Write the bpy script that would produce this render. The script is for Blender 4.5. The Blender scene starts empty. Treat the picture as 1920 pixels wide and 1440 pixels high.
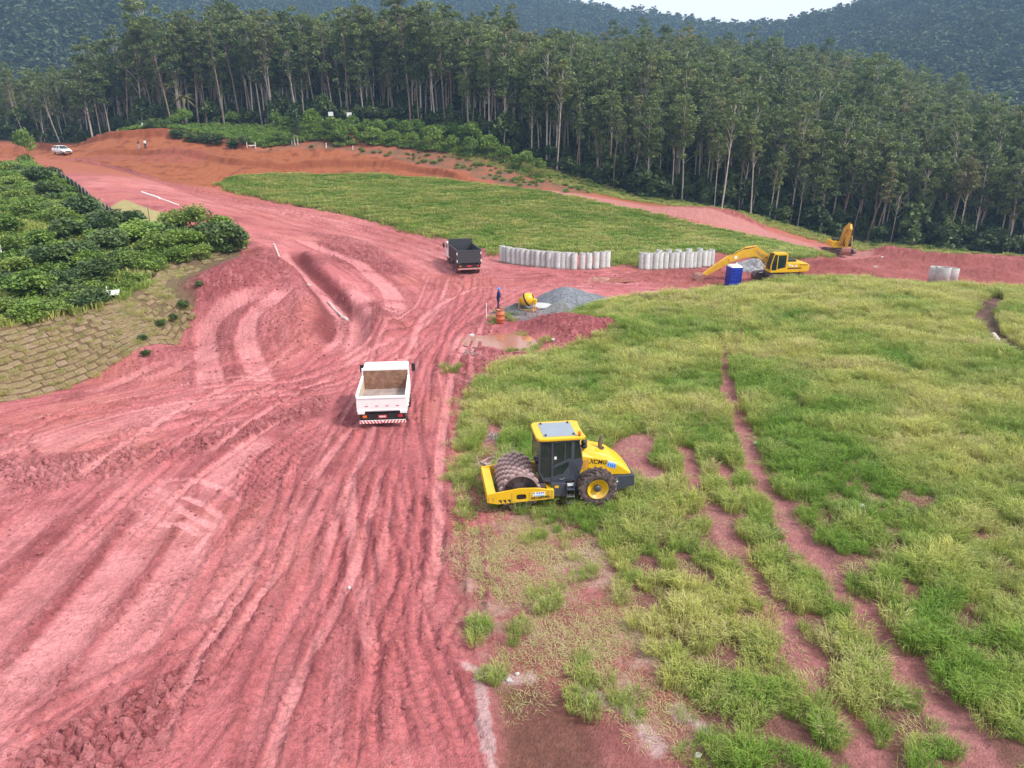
import bpy, bmesh, math, random
import numpy as np
from mathutils import Vector, Matrix, Euler

# ------------------------------------------------------------------ camera, light, exposure
SC = bpy.context.scene
COL = SC.collection
CAM_H, PITCH, FPX = 14.0, math.radians(20.0), 1333.0      # metres, tilt down, focal length in photo pixels
SP, CP = math.sin(PITCH), math.cos(PITCH)
cam_data = bpy.data.cameras.new("camera")
cam_data.sensor_width = 36.0
cam_data.lens = 36.0 * FPX / 1920.0
cam_data.clip_start = 0.5
cam_data.clip_end = 6000.0
cam = bpy.data.objects.new("camera", cam_data)
cam.location = (0, 0, CAM_H)
cam.rotation_euler = (math.pi / 2 - PITCH, 0, 0)
COL.objects.link(cam)
SC.camera = cam

SUN_EL, SUN_AZ = math.radians(48), math.radians(112)      # azimuth from +Y towards +X
world = bpy.data.worlds.new("World")
SC.world = world
world.use_nodes = True
wn, wl = world.node_tree.nodes, world.node_tree.links
wn.clear()
sky = wn.new("ShaderNodeTexSky")
sky.sky_type = 'NISHITA'
sky.sun_disc = False
sky.sun_elevation = SUN_EL
sky.sun_rotation = SUN_AZ
sky.altitude = 700
sky.air_density = 1.0
sky.dust_density = 6.0
sky.ozone_density = 1.0
hs = wn.new("ShaderNodeHueSaturation")
hs.inputs['Saturation'].default_value = 0.35             # a thin bright overcast
cloud = wn.new("ShaderNodeMix")
cloud.data_type = 'RGBA'
cloud.inputs[0].default_value = 0.75
cloud.inputs[7].default_value = (9.3, 9.6, 10.2, 1)       # even white cloud layer
bg = wn.new("ShaderNodeBackground")
bg.inputs['Strength'].default_value = 0.05
wo = wn.new("ShaderNodeOutputWorld")
wl.new(sky.outputs[0], hs.inputs['Color'])
wl.new(hs.outputs[0], cloud.inputs[6])
wl.new(cloud.outputs[2], bg.inputs['Color'])
wl.new(bg.outputs[0], wo.inputs['Surface'])
sun_data = bpy.data.lights.new("sun", 'SUN')
sun_data.energy = 1.5
sun_data.angle = math.radians(10)
sun_data.color = (1.0, 0.96, 0.9)
sun = bpy.data.objects.new("sun", sun_data)
sdir = Vector((math.sin(SUN_AZ) * math.cos(SUN_EL), math.cos(SUN_AZ) * math.cos(SUN_EL), math.sin(SUN_EL)))
sun.rotation_euler = (-sdir).to_track_quat('-Z', 'Y').to_euler()
COL.objects.link(sun)
SC.view_settings.view_transform = 'Standard'
SC.view_settings.look = 'None'
SC.view_settings.gamma = 1.0
SC.view_settings.exposure = 1.58
SC.view_settings.use_curve_mapping = False
SC.cycles.max_bounces = 5
SC.cycles.diffuse_bounces = 3
SC.cycles.glossy_bounces = 2
SC.cycles.transmission_bounces = 3
SC.cycles.transparent_max_bounces = 6
SC.cycles.volume_bounces = 0

# ------------------------------------------------------------------ numpy noise
f32 = np.float32
_rng = np.random.RandomState(7)
_PERM = _rng.permutation(256)
_PERM = np.concatenate([_PERM, _PERM, _PERM]).astype(np.int32)
_ANG = _rng.rand(256) * 2 * np.pi
_GX, _GY = np.cos(_ANG).astype(f32), np.sin(_ANG).astype(f32)

def perlin(x, y):
    xi = np.floor(x).astype(np.int32); yi = np.floor(y).astype(np.int32)
    xf = (x - xi).astype(f32); yf = (y - yi).astype(f32)
    xi &= 255; yi &= 255
    u = xf * xf * xf * (xf * (xf * 6 - 15) + 10)
    v = yf * yf * yf * (yf * (yf * 6 - 15) + 10)
    def g(ix, iy, dx, dy):
        h = _PERM[_PERM[ix] + iy]
        return _GX[h] * dx + _GY[h] * dy
    a = g(xi, yi, xf, yf); b = g(xi + 1, yi, xf - 1, yf)
    c = g(xi, yi + 1, xf, yf - 1); d = g(xi + 1, yi + 1, xf - 1, yf - 1)
    return ((a + u * (b - a)) * (1 - v) + (c + u * (d - c)) * v) * 1.5

def fbm(x, y, scale, octs=4, gain=0.5, seed=0.0):
    out = np.zeros(np.shape(x), f32); amp = 1.0; tot = 0.0
    f = 1.0 / scale
    for o in range(octs):
        out += amp * perlin(np.asarray(x) * f + 17.3 * o + seed, np.asarray(y) * f - 9.1 * o + seed * 1.7)
        tot += amp; amp *= gain; f *= 2.03
    return out / tot

def cells(x, y, size, seed=0.0):
    """distance to nearest jittered cell centre and to the cell border (for clods and cracked mud)"""
    X = np.asarray(x) / size + seed; Y = np.asarray(y) / size - seed
    xi = np.floor(X).astype(np.int32); yi = np.floor(Y).astype(np.int32)
    d1 = np.full(X.shape, 9.0, f32); d2 = np.full(X.shape, 9.0, f32); idv = np.zeros(X.shape, f32)
    for ox in (-1, 0, 1):
        for oy in (-1, 0, 1):
            cx = (xi + ox) & 255; cy = (yi + oy) & 255
            h = _PERM[_PERM[cx] + cy]
            px = xi + ox + 0.5 + 0.45 * _GX[h]; py = yi + oy + 0.5 + 0.45 * _GY[h]
            d = np.hypot(X - px, Y - py).astype(f32)
            near = d < d1
            d2 = np.where(near, d1, np.minimum(d2, d))
            idv = np.where(near, h / 255.0, idv).astype(f32)
            d1 = np.where(near, d, d1)
    return d1, d2 - d1, idv

def smooth(a, b, x):
    t = np.clip((x - a) / (b - a), 0, 1)
    return t * t * (3 - 2 * t)

# ------------------------------------------------------------------ base terrain from surveyed points
def world_pt(px, py, z=None, d=None):
    u, v = (px - 960) / FPX, (py - 720) / FPX
    t = (CAM_H - z) / (SP + v * CP) if d is None else d
    return (u * t, t * (CP - v * SP), CAM_H - t * (SP + v * CP))

def depth_pt(px, zc, z):
    return ((px - 960) / FPX * zc, (zc - (CAM_H - z) * SP) / CP, z)

zpts = [(0,1440,0),(400,1440,0),(960,1440,0),(1500,1440,0),(1920,1440,0),(-500,1440,0),(2400,1440,0),
 (0,1150,0),(960,1000,0),(1920,1000,0),(720,797,0),(1050,955,0),(1400,800,.1),(1900,750,.1),(300,900,0),(-200,900,0),
 (0,755,0),(200,692,0),(312,655,.1),(340,638,.4),(372,570,2.2),(395,515,3.2),(440,500,3.7),
 (-400,840,0),(2300,800,0),
 (470,470,3.8),(510,455,3.2),(400,402,5),(300,372,6),(200,332,7.3),
 (500,540,3.0),(470,600,1.7),(560,560,2.5),(560,690,.1),(390,720,.1),(610,640,1.0),
 (680,560,.4),(650,480,1.4),(560,420,2.5),(700,440,1.3),(300,338,6.2),(200,312,7.6),(450,375,3.9),
 (850,520,0),(950,580,0),(1100,560,0),(1150,505,0),(900,490,.2),(1000,620,0),(800,640,0),
 (1340,495,-.3),(1530,482,-1.2),(1340,545,-.4),(1500,526,-.15),(1640,529,-.2),(1800,541,-.3),(1920,546,-.4),(2200,560,-.6),
 (1500,600,.3),(1800,620,.2),(1250,620,0),(1700,700,.2)]
dpts = [(110,292,150),(60,290,155),(268,290,133),(200,262,142),(300,254,142),(420,275,140),(560,282,136),(560,326,125),(480,318,122),
 (420,342,112),(700,327,126),(880,340,122),(1060,363,116),(1300,397,110),(1450,426,112),(1600,456,118),
 (700,380,104),(900,400,100),(1150,430,96),(1350,450,95),
 (1462,527,72),(1378,542,70),(1780,534,79),(1900,540,80),(1597,494,99),(1700,505,95),(1850,505,98),
 (300,243,149),(600,248,143),(765,232,150),(900,270,141),(1000,310,136),(1200,370,126),(1440,415,118),(1700,462,116),(1920,490,112),
 (660,300,135),(800,320,132),(0,272,165),(-200,280,165),(0,255,175)]
fpts = [(1300,150,8),(1300,190,16),(1300,250,25),(1600,150,2),(1600,200,10),(1600,250,17),(1900,150,-4),(1900,200,1),(1900,250,4),(1000,170,12),(1000,230,21),(760,185,16),(760,225,20),(400,190,13),(280,190,13),(200,185,12),(50,205,8),(-150,215,4),(2300,220,-4),(-400,220,9),
 (0,330,6),(200,330,6),(0,450,80),(0,560,128),(200,450,64),(200,560,104),(350,450,34),(350,560,66),(450,450,20),(-400,450,100),(-400,330,30),
 (760,330,8),(1300,330,8),(1700,300,-6),(1920,330,3),(1920,420,50),(1920,560,125),(1700,450,42),(1700,560,86),(1500,500,32),(1560,600,80),(1440,560,38),
 (2300,450,100),(2300,300,8),(500,600,45),(700,650,60),(960,600,42),(700,850,150),(960,850,150),(1250,850,119),(1400,850,100),(1440,850,92),(1600,850,120),
 (1250,600,36),(400,850,165),(0,900,170),(1920,900,170),(960,1300,120),(0,1400,120),(1920,1400,120)]
ctrl = [world_pt(a, b, z=c) for a, b, c in zpts] + [world_pt(a, b, d=c) for a, b, c in dpts] + [depth_pt(*p) for p in fpts]
ctrl += [(-60, -60, 0), (60, -60, 0), (0, -80, 0), (-30, 5, 0), (30, 5, 0)]
plat = [world_pt(a, b, z=c) for a, b, c in [(-300,715,3),(0,625,3),(170,575,3),(290,525,3.5),(370,502,3.8),(440,488,4),(200,450,5),(50,400,6),(0,330,8),
        (150,380,6.2),(112,312,7.8),(450,440,4.3),(330,420,5),(220,405,5.6),(-300,400,6),(-300,600,3.5),(300,480,4.2),(100,520,3.8)]]

class RBF:
    def __init__(s, pts, c):
        s.P = np.array(pts, np.float64); s.c = c
        n = len(pts)
        A = np.zeros((n + 3, n + 3))
        d2 = (s.P[:, None, 0] - s.P[None, :, 0]) ** 2 + (s.P[:, None, 1] - s.P[None, :, 1]) ** 2
        A[:n, :n] = -np.sqrt(d2 + c * c) + np.eye(n) * -0.05
        A[:n, n] = 1; A[:n, n + 1:] = s.P[:, :2]; A[n, :n] = 1; A[n + 1:, :n] = s.P[:, :2].T
        b = np.zeros(n + 3); b[:n] = s.P[:, 2]
        s.w = np.linalg.solve(A, b)
    def __call__(s, x, y):
        x = np.asarray(x, f32); y = np.asarray(y, f32)
        out = (s.w[-3] + s.w[-2] * x + s.w[-1] * y).astype(f32)
        for (px, py, _), w in zip(s.P, s.w):
            out -= f32(w) * np.sqrt((x - f32(px)) ** 2 + (y - f32(py)) ** 2 + f32(s.c ** 2))
        return out
H_G, H_P = RBF(ctrl, 3.0), RBF(plat, 4.0)

def seg_dist(x, y, pts, closed=False):
    """distance, arc length and side to a polyline"""
    best = np.full(x.shape, 1e9, f32); S = np.zeros(x.shape, f32); side = np.ones(x.shape, f32)
    acc = 0.0
    P = list(pts) + ([pts[0]] if closed else [])
    for (ax, ay), (bx, by) in zip(P[:-1], P[1:]):
        dx, dy = bx - ax, by - ay
        L2 = dx * dx + dy * dy
        if L2 < 1e-9: continue
        t = np.clip(((x - ax) * dx + (y - ay) * dy) / L2, 0, 1)
        ex, ey = x - (ax + t * dx), y - (ay + t * dy)
        d = ex * ex + ey * ey
        m = d < best
        L = math.sqrt(L2)
        best = np.where(m, d, best)
        S = np.where(m, acc + t * L, S)
        side = np.where(m, np.sign(dx * (y - ay) - dy * (x - ax)), side)
        acc += L
    return np.sqrt(best), S, side

def inside(x, y, poly):
    r = np.zeros(x.shape, bool)
    n = len(poly)
    for i in range(n):
        x0, y0 = poly[i]; x1, y1 = poly[(i + 1) % n]
        if y0 == y1: continue
        c = ((y0 > y) != (y1 > y)) & (x < (x1 - x0) * (y - y0) / (y1 - y0) + x0)
        r ^= c
    return r

def sdf(x, y, poly):
    d, _, _ = seg_dist(x, y, poly, True)
    return np.where(inside(x, y, poly), d, -d)           # positive inside

toe_px = [(-420,865),(0,757),(100,726),(200,692),(270,672),(322,650),(345,625),(372,570),(395,515),(425,502),(448,494)]
toe_w = [world_pt(px, py, z=z)[:2] for (px, py), z in zip(toe_px, [0,0,0,0,.05,.2,.6,2.2,3.2,3.5,3.7])]
back_w = [world_pt(px, py, z=z)[:2] for px, py, z in [(462,452,4.1),(330,422,5),(215,412,5.6),(105,330,7.5),(60,308,8),(-300,320,8)]]
plat_poly = toe_w + back_w
SLOPE_W = 3.4

def H0(x, y):
    x = np.asarray(x, f32); y = np.asarray(y, f32)
    g = H_G(x, y)
    m = (x < 0) & (y > 20) & (y < 150) & (x > -130)
    if m.any():
        xs, ys = x[m], y[m]
        ins = inside(xs, ys, plat_poly)
        d, _, _ = seg_dist(xs, ys, toe_w)
        db, _, _ = seg_dist(xs, ys, back_w)
        w = np.where(ins, np.clip(d / SLOPE_W, 0, 1) * smooth(0, 4, db + .6), 0)
        p = H_P(xs, ys)
        gg = g[m]
        g = g.copy()
        g[m] = gg + (np.maximum(p, gg) - gg) * w
    return g

_T = np.concatenate([np.arange(12, 60, .05), np.arange(60, 200, .1), np.arange(200, 900, 1.0)]).astype(f32)
def G(px, py):
    """photo pixel -> point on the terrain"""
    u, v = (px - 960) / FPX, (py - 720) / FPX
    x, y, z = u * _T, _T * (CP - v * SP), CAM_H - _T * (SP + v * CP)
    below = z < H0(x, y)
    i = int(np.argmax(below)) if below.any() else len(_T) - 1
    return (float(x[i]), float(y[i]), float(z[i]))

def GP(pts): return [G(*p)[:2] for p in pts]

def curve(pts, n=6):
    """Catmull-Rom through points"""
    P = [np.array(p, float) for p in pts]
    P = [2 * P[0] - P[1]] + P + [2 * P[-1] - P[-2]]
    out = []
    for i in range(1, len(P) - 2):
        p0, p1, p2, p3 = P[i - 1], P[i], P[i + 1], P[i + 2]
        for k in range(n):
            t = k / n
            out.append(tuple(.5 * (2 * p1 + (p2 - p0) * t + (2 * p0 - 5 * p1 + 4 * p2 - p3) * t * t + (3 * p1 - p0 - 3 * p2 + p3) * t ** 3)))
    out.append(tuple(P[-2]))
    return out
# ------------------------------------------------------------------ regions and tracks (surveyed from the photograph, laid on the terrain)
grass_poly = GP([(905,925),(868,880),(862,800),(880,740),(912,716),(935,690),(1010,668),(1110,652),(1165,625),(1120,603),(1062,597),(1100,576),(1180,561),(1290,549),
    (1340,546),(1420,531),(1500,526),(1640,529),(1700,536),(1800,541),(1920,546),(2100,556),(2600,800),(2900,1500),(1330,1560),(1310,1380),(1240,1270),(1185,1160),(1150,1080),
    (1100,1020),(1010,985)])
dry_poly = GP([(870,930),(880,990),(1010,975),(1110,1010),(1165,1090),(1200,1170),(1260,1280),(1330,1390),(1340,1600),(930,1600),(912,1330),(905,1260),(880,1190),(850,1100),(850,1040)])
brown_poly = GP([(925,1290),(1000,1270),(1080,1320),(1130,1380),(1150,1600),(940,1600),(930,1400)])
field_poly = GP([(405,346),(440,332),(560,327),(720,329),(820,337),(900,346),(960,353),(1030,363),(1100,377),(1200,397),(1300,423),(1400,443),(1500,464),(1565,480),(1520,488),(1440,487),
    (1340,474),(1270,485),(1205,499),(1148,499),(1135,480),(1040,476),(938,470),(925,486),(905,470),(850,453),(780,440),(720,422),(640,402),(560,387),(480,370),(430,361)])
tan_poly = GP([(198,392),(232,374),(300,398),(336,418),(300,433),(250,427),(212,412)])
bank_poly = GP([(-200,300),(0,292),(90,296),(200,312),(300,340),(400,352),(440,331),(560,326),(720,327),(830,336),(930,350),(860,328),(740,305),(620,284),(560,283),(480,287),(420,276),(300,256),(190,263),(60,272),(-200,285)])
sparse_poly = GP([(480,287),(560,283),(640,284),(740,302),(860,326),(960,351),(1060,362),(1180,368),(1060,335),(960,300),(900,282),(800,285),(700,282),(620,272),(560,270)])
clod_polys = [GP(p) for p in ([(0,950),(0,868),(120,862),(260,842),(400,812),(520,775),(610,742),(625,770),(560,795),(460,825),(400,846),(300,870),(180,905),(80,930)],
    [(0,1440),(60,1390),(180,1330),(300,1268),(420,1200),(470,1180),(430,1260),(330,1340),(250,1440),(200,1520),(-60,1520)],
    [(330,640),(400,560),(425,505),(470,480),(520,470),(600,560),(585,640),(480,700),(420,730),(300,720),(230,700)],
    [(820,690),(870,660),(900,640),(880,610),(900,590),(950,640),(1020,668),(930,690),(905,720),(885,745),(850,730)],
    [(640,650),(680,600),(720,560),(760,560),(740,620),(690,660),(640,690)],
    [(590,470),(640,440),(700,460),(760,500),(740,520),(680,500)],
    [(840,960),(870,975),(880,1000),(850,985),(800,930),(780,900),(800,900)])]
dimple_poly = GP([(430,860),(500,825),(600,790),(625,810),(590,860),(540,920),(480,960),(420,940)])
gravel_poly = GP([(948,574),(985,562),(1050,548),(1110,560),(1135,566),(1100,578),(1060,592),(1000,604),(950,600),(940,590)])

def off(P, g):
    """parallel polyline at distance g"""
    P = [np.array(p) for p in P]; out = []
    for i, p in enumerate(P):
        t = P[min(i + 1, len(P) - 1)] - P[max(i - 1, 0)]
        t = t / (np.linalg.norm(t) + 1e-9)
        out.append(tuple(p + g * np.array((-t[1], t[0]))))
    return out

# wheel paths: pixels, half width, depth, rim of clods, tread
ruts = []
def rut(px, w=.22, depth=.05, rim=.5, tread=.5, pair=0.0, tone=0.0):
    P = curve(GP(px))
    for g in ((-pair / 2, pair / 2) if pair else (0,)):
        ruts.append((off(P, g) if g else P, w, depth, rim, tread, tone))
rut([(612,1440),(622,1230),(630,1080),(636,960),(655,880),(690,790)], .3, .07, .9, .6)
rut([(655,1440),(660,1200),(668,1050),(682,930),(700,800)], .24, .06, .4, .7)
rut([(712,1440),(708,1250),(700,1150),(690,1050),(688,950),(715,850),(735,790)], .26, .06, .6, .6)
rut([(748,1440),(745,1300),(742,1150),(740,1000),(742,900),(748,800)], .26, .05, .3, .5)
rut([(772,1440),(752,1330),(742,1200),(735,1090),(720,1000),(722,930),(745,880)], .28, .06, .5, .9)
rut([(905,1440),(860,1340),(810,1230),(775,1150),(752,1060),(745,980)], .34, .08, .8, .9)
rut([(880,1440),(825,1330),(780,1230),(757,1150)], .26, .07, .8, .7)
rut([(835,1440),(795,1330),(765,1230)], .26, .07, .7, .9)
rut([(700,1250),(695,1180),(715,1120),(735,1080),(725,1010),(705,940),(712,890),(745,860)], .26, .06, .9, .8)
rut([(620,990),(612,950),(628,915),(660,880),(688,840)], .26, .08, 1.0, .8)
rut([(870,1010),(830,960),(800,905),(785,850),(780,790),(786,740),(795,690)], .26, .06, .8, .4)
rut([(845,1040),(805,980),(775,910),(765,850),(766,800)], .26, .06, .5, .5)
rut([(800,1060),(775,1000),(758,930),(752,860)], .24, .06, .7, .5)
rut([(905,1130),(850,1080),(800,1030),(775,980)], .26, .06, .6, .4)
rut([(968,1130),(900,1090),(840,1050),(800,1000)], .26, .05, .5, .3)
for a, b in (((765,1062),(850,1095)), ((768,1082),(842,1100)), ((768,1102),(838,1104)), ((766,1124),(836,1112)), ((768,1150),(832,1118)), ((775,1160),(835,1130))):
    rut([a, ((a[0]+b[0])/2, (a[1]+b[1])/2 - 3), b], .16, .07, .8, .2)
rut([(838,1250),(850,1200),(880,1150),(905,1115)], .26, .07, .8, .8)
rut([(868,1255),(875,1200),(905,1150)], .26, .06, .6, .8)
rut([(690,1440),(690,1330),(700,1230),(725,1170)], .26, .06, .8, .8)
rut([(560,1440),(590,1250),(618,1080),(650,980)], .3, .05, .4, .3)
rut([(470,1440),(520,1300),(570,1150),(612,1040)], .5, .05, .4, .8, tone=.2)
# beyond the white truck
rut([(745,680),(775,650),(810,620),(850,585),(875,550),(880,515)], .28, .07, .5, .2)
rut([(780,675),(812,640),(850,608),(885,575),(905,545),(905,520)], .28, .08, .7, .2)
rut([(800,690),(825,650),(862,615),(898,580),(915,548),(912,520)], .26, .07, .7, .2)
rut([(760,690),(790,650),(830,615),(860,585),(866,548),(850,525)], .26, .06, .6, .2)
rut([(810,700),(815,660),(850,620),(900,590),(935,570),(1000,540),(1100,532),(1300,528)], .26, .06, .7, .2)
rut([(796,760),(800,700),(808,660),(830,630)], .3, .09, .9, .2)
# track coming in from the left below the stone slope
rut([(0,845),(60,800),(160,775),(320,757),(480,728),(600,702),(690,668),(780,620)], .28, .06, .7, .6)
rut([(120,860),(240,828),(380,790),(500,752),(600,722),(680,690)], .34, .07, .8, .9)
rut([(60,870),(40,835),(70,800),(150,772),(300,745),(450,718),(580,690),(680,655),(770,610),(840,570),(860,540)], .26, .06, .6, .3)
rut([(300,800),(430,765),(540,732),(640,705)], .26, .06, .7, .9)
# dozer passes down the fill
rut([(400,735),(392,690),(388,640),(402,600),(440,570),(520,548)], .75, .09, .5, 1.0, tone=.45)
rut([(500,725),(478,680),(462,640),(468,600),(500,570),(545,545)], .7, .09, .5, 1.0, tone=.45)
rut([(250,720),(330,690),(400,640)], .5, .05, .3, .6, tone=.25)
rut([(150,740),(260,700),(340,668)], .5, .05, .3, .6, tone=.3)
rut([(665,690),(672,640),(680,580),(675,555)], .8, .05, .6, .4, tone=.4)
rut([(610,668),(626,630),(640,600)], .3, .05, .6, .6, tone=.3)
# wide roller passes on the left apron
for P, t in (([(-60,1240),(60,1110),(170,1000),(250,930),(310,885)], .30), ([(20,1340),(140,1180),(240,1050),(310,950),(345,900)], .45),
             ([(150,1330),(270,1170),(350,1050),(400,950)], .40), ([(300,1250),(400,1110),(480,1010),(560,930)], .25),
             ([(-80,1100),(20,1010),(100,945)], .2), ([(400,960),(430,880),(470,840),(520,820)], .45), ([(390,1180),(500,1060),(590,960),(640,880)], .2)):
    rut(P, .8, .05, .7, .5, tone=t)
for P in ([(225,940),(300,930),(345,960),(400,985),(430,1000)], [(235,945),(300,980),(340,985),(375,1000),(380,1015)], [(270,905),(310,925),(380,945),(415,970),(420,985)],
          [(270,905),(350,900),(420,915),(460,940),(470,945)], [(480,935),(440,960),(400,995),(375,1025),(350,1060)], [(380,1015),(372,1050),(340,1075)]):
    rut(P, .17, .03, .1, 0, tone=.6)
rut([(0,1410),(140,1320),(260,1255),(360,1205),(450,1160),(520,1140)], .3, .09, 1.0, .3)
rut([(-20,1440),(150,1340),(270,1275),(380,1220),(440,1190)], .24, .07, .8, .3)
# the haul road up the hill
for dy in (-26,-18,-8,2,12,24):
    rut([(120+dy,296),(200+dy,312+dy*.2),(300+dy*.6,340+dy*.3),(420+dy*.5,375+dy*.5),(560,408+dy*.8),(700,438+dy*.9),(800,470+dy),(870,500+dy)], .35, .10, .7, 0, tone=.15 if dy in (-18,2) else 0)
rut([(640,470),(720,500),(790,530),(850,545)], .3, .08, .6, 0)
rut([(560,450),(640,485),(700,520),(740,560),(735,600)], .9, .06, .6, 0, tone=.4)
# the site road to the right
for k, yy in enumerate((512,519,526,534,541)):
    rut([(880,505+k*8),(960,yy-2),(1080,yy),(1200,yy+3),(1300,yy+4),(1400,min(yy+6,538))], .3, .08, .6, 0, tone=.1)
rut([(1400,515),(1500,517),(1620,520),(1760,533),(1900,540)], .3, .10, .7, 0, pair=2.2)
rut([(1480,512),(1600,508),(1700,517),(1800,528)], .3, .10, .7, 0, pair=2.2)
rut([(1050,366),(1150,380),(1260,402),(1380,430),(1500,458),(1580,478)], .4, .08, .4, 0, pair=2.4)
# many lighter passes that wander and cross
_r = random.Random(21)
for px, n_, spread in (([(650,1500),(668,1250),(690,1050),(715,880),(745,740),(790,640),(850,575),(880,515)], 5, 2.6), ([(830,1500),(790,1280),(765,1100),(768,930),(785,770),(815,650),(880,575),(960,535)], 4, 1.6),
                       ([(-120,1420),(120,1190),(280,1010),(420,860),(560,760),(700,680)], 7, 5.0), ([(-60,860),(160,785),(420,738),(640,692),(800,610),(880,540)], 6, 1.8), ([(110,296),(300,342),(560,412),(760,466),(880,515)], 5, 2.6),
                       ([(880,522),(1100,523),(1300,529),(1420,526)], 5, 2.0), ([(300,1500),(430,1250),(560,1060),(640,900),(700,780)], 4, 3.5)):
    P = curve(GP(px), 8)
    for q in range(n_):
        o0, am, ph, wl0 = _r.uniform(-spread, spread), _r.uniform(.3, 1.3), _r.uniform(0, 6.28), _r.uniform(5, 14)
        a_, b_ = sorted((_r.uniform(0, .7), _r.uniform(.3, 1))); b_ = max(b_, a_ + .3)
        i0_, i1_ = int(a_ * len(P)), max(int(a_ * len(P)) + 4, int(min(1, b_) * len(P)))
        seg = P[i0_:i1_]
        if len(seg) < 3: continue
        acc, out_ = 0.0, []
        for k_, p_ in enumerate(seg):
            if k_: acc += math.dist(seg[k_ - 1], p_)
            t_ = np.array(seg[min(k_ + 1, len(seg) - 1)]) - np.array(seg[max(k_ - 1, 0)]); t_ = t_ / (np.linalg.norm(t_) + 1e-9)
            out_.append(tuple(np.array(p_) + np.array((-t_[1], t_[0])) * (o0 + am * math.sin(acc / wl0 + ph))))
        g_ = 1.9
        for gg in (-g_ / 2, g_ / 2): ruts.append((off(out_, gg), _r.uniform(.14, .24), _r.uniform(.025, .05), _r.uniform(.3, .9), _r.uniform(.4, 1.0), _r.choice((0, 0, .25, .4))))
# bare wheel tracks through the grass: (pixels, half width, grass-free)
bare = [(curve(GP(p)), w, dp) for p, w, dp in (
    ([(1352,640),(1362,700),(1378,770),(1405,850),(1442,930),(1500,1010),(1560,1090),(1618,1165),(1700,1255),(1790,1360),(1880,1480)], .5, .12),
    ([(1283,845),(1318,930),(1368,1010),(1415,1095),(1462,1170),(1512,1245),(1565,1325),(1620,1400),(1680,1500)], .45, .07),
    ([(1342,868),(1380,935),(1410,985)], .3, .05), ([(1870,560),(1846,590),(1862,625),(1890,650),(1935,680)], .75, .14),
    ([(1390,610),(1385,660)], .3, .04), ([(1200,830),(1175,870),(1215,890)], .8, .05), ([(905,905),(920,850),(928,800)], .45, .1))]

mounds = [(1045,612,2.6,.75),(1100,632,3.2,.75),(1135,628,2.6,.5),(985,585,1.4,.3),(1000,655,2.0,-.1),(955,632,3.2,-.75),(905,640,1.2,.3),(920,655,1.2,.3),(1125,521,3.6,-.22),(1500,503,3,.5),(1590,512,3,.6),(1660,487,4,.9),(1720,507,4,.7),(1800,505,4,1.1),(1860,520,3.5,.9),(1920,500,5,1.2),
          (1290,402,5,.6),(1352,412,4.5,1.1),(1395,420,3.5,.8),(1690,492,5,1.3),(1640,500,4,1.0),(1750,500,4,.9),(1885,508,6,1.5),(1830,492,5,1.0),(1560,508,3,.7),
          (865,690,2.2,.3),(885,735,1.2,.35),(660,470,4,.5),(690,500,4,.4),(620,450,3,.4),(1300,522,3,.25),(905,478,2.5,.45),
          (200,300,5,.5),(330,300,8,.8),(300,780,3,.12),(200,840,3.5,.15),(470,500,4,.5),(420,520,3,.4),(700,610,3,.3),(560,800,2,.1)]
trench = curve(GP([(528,462),(560,492),(598,528),(632,566),(648,596),(636,628),(612,662)]))
forest_edge = [world_pt(a, b, d=c)[:2] for a, b, c in [(-400,282,172),(0,268,170),(160,250,163),(300,240,157),(480,234,153),(640,229,150),(765,231,151),(860,252,145),(930,280,140),(1010,310,136),(1100,342,131),(1200,369,126),(1330,394,122),(1440,414,119),(1560,436,118),(1700,460,117),(1820,475,115),(1960,492,112),(2300,520,108)]]
forest_poly = forest_edge + [(300, 900), (-300, 900)]

# ------------------------------------------------------------------ the ground sheet
ys = [-60, -40, -25, -12, -4, 1, 4, 6]
y = 7.0
while y < 170:
    ys.append(y)
    st = .8 * (y * y + 196) / (14 * 711)
    y += min(st, .13 if y < 45 else .22 if y < 70 else .3 if y < 95 else .5)
while y < 985:
    ys.append(y); y *= 1.03
YS = np.array(ys, f32)
def half(yv): return np.maximum(np.asarray(yv) * .76, 2) + 7
fine = np.linspace(-1, 1, 861)
side = 1 + np.array([.03,.07,.12,.2,.3,.42,.6])
US = np.concatenate([-side[::-1], fine, side]).astype(f32)
NR, NC = len(YS), len(US)
GX = (US[None, :] * half(YS)[:, None]).astype(f32).ravel()
GY = np.repeat(YS, NC).astype(f32)
Z = H0(GX, GY)

def near(P, pad, extra=None):
    a = np.array(P)
    m = (GX > a[:, 0].min() - pad) & (GX < a[:, 0].max() + pad) & (GY > a[:, 1].min() - pad) & (GY < a[:, 1].max() + pad)
    return np.nonzero(m)[0]

C = np.zeros((len(GX), 3), f32)
fadeN = 1 - smooth(80, 130, GY)                      # fine relief only where it can be seen
n_big = fbm(GX, GY, 14, 4, .55, 1.0)
n_mid = fbm(GX, GY, 2.6, 4, .55, 5.0)
n_fine = fbm(GX, GY, .55, 3, .6, 9.0)
PINK_L, PINK, PINK_D = np.array((.58, .24, .24)), np.array((.47, .142, .148)), np.array((.255, .056, .060))
ORANGE, ORANGE_D, TAN = np.array((.37, .115, .048)), np.array((.26, .062, .026)), np.array((.40, .30, .13))
def mixc(idx, w, c):
    w = np.asarray(w, f32)[:, None]
    C[idx] = C[idx] * (1 - w) + np.asarray(c, f32) * w
allv = np.arange(len(GX))
C[:] = PINK
mixc(allv, smooth(-.05, .45, n_big + .45 * n_mid) * .75, PINK_L)
mixc(allv, smooth(.05, .5, -n_big * .7 - .6 * n_mid) * .6, PINK_D)
mixc(allv, .42 * smooth(.05, .45, fbm(GX, GY, 9, 3, .5, 140)) * (GY < 100), (.50, .165, .115))
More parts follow.
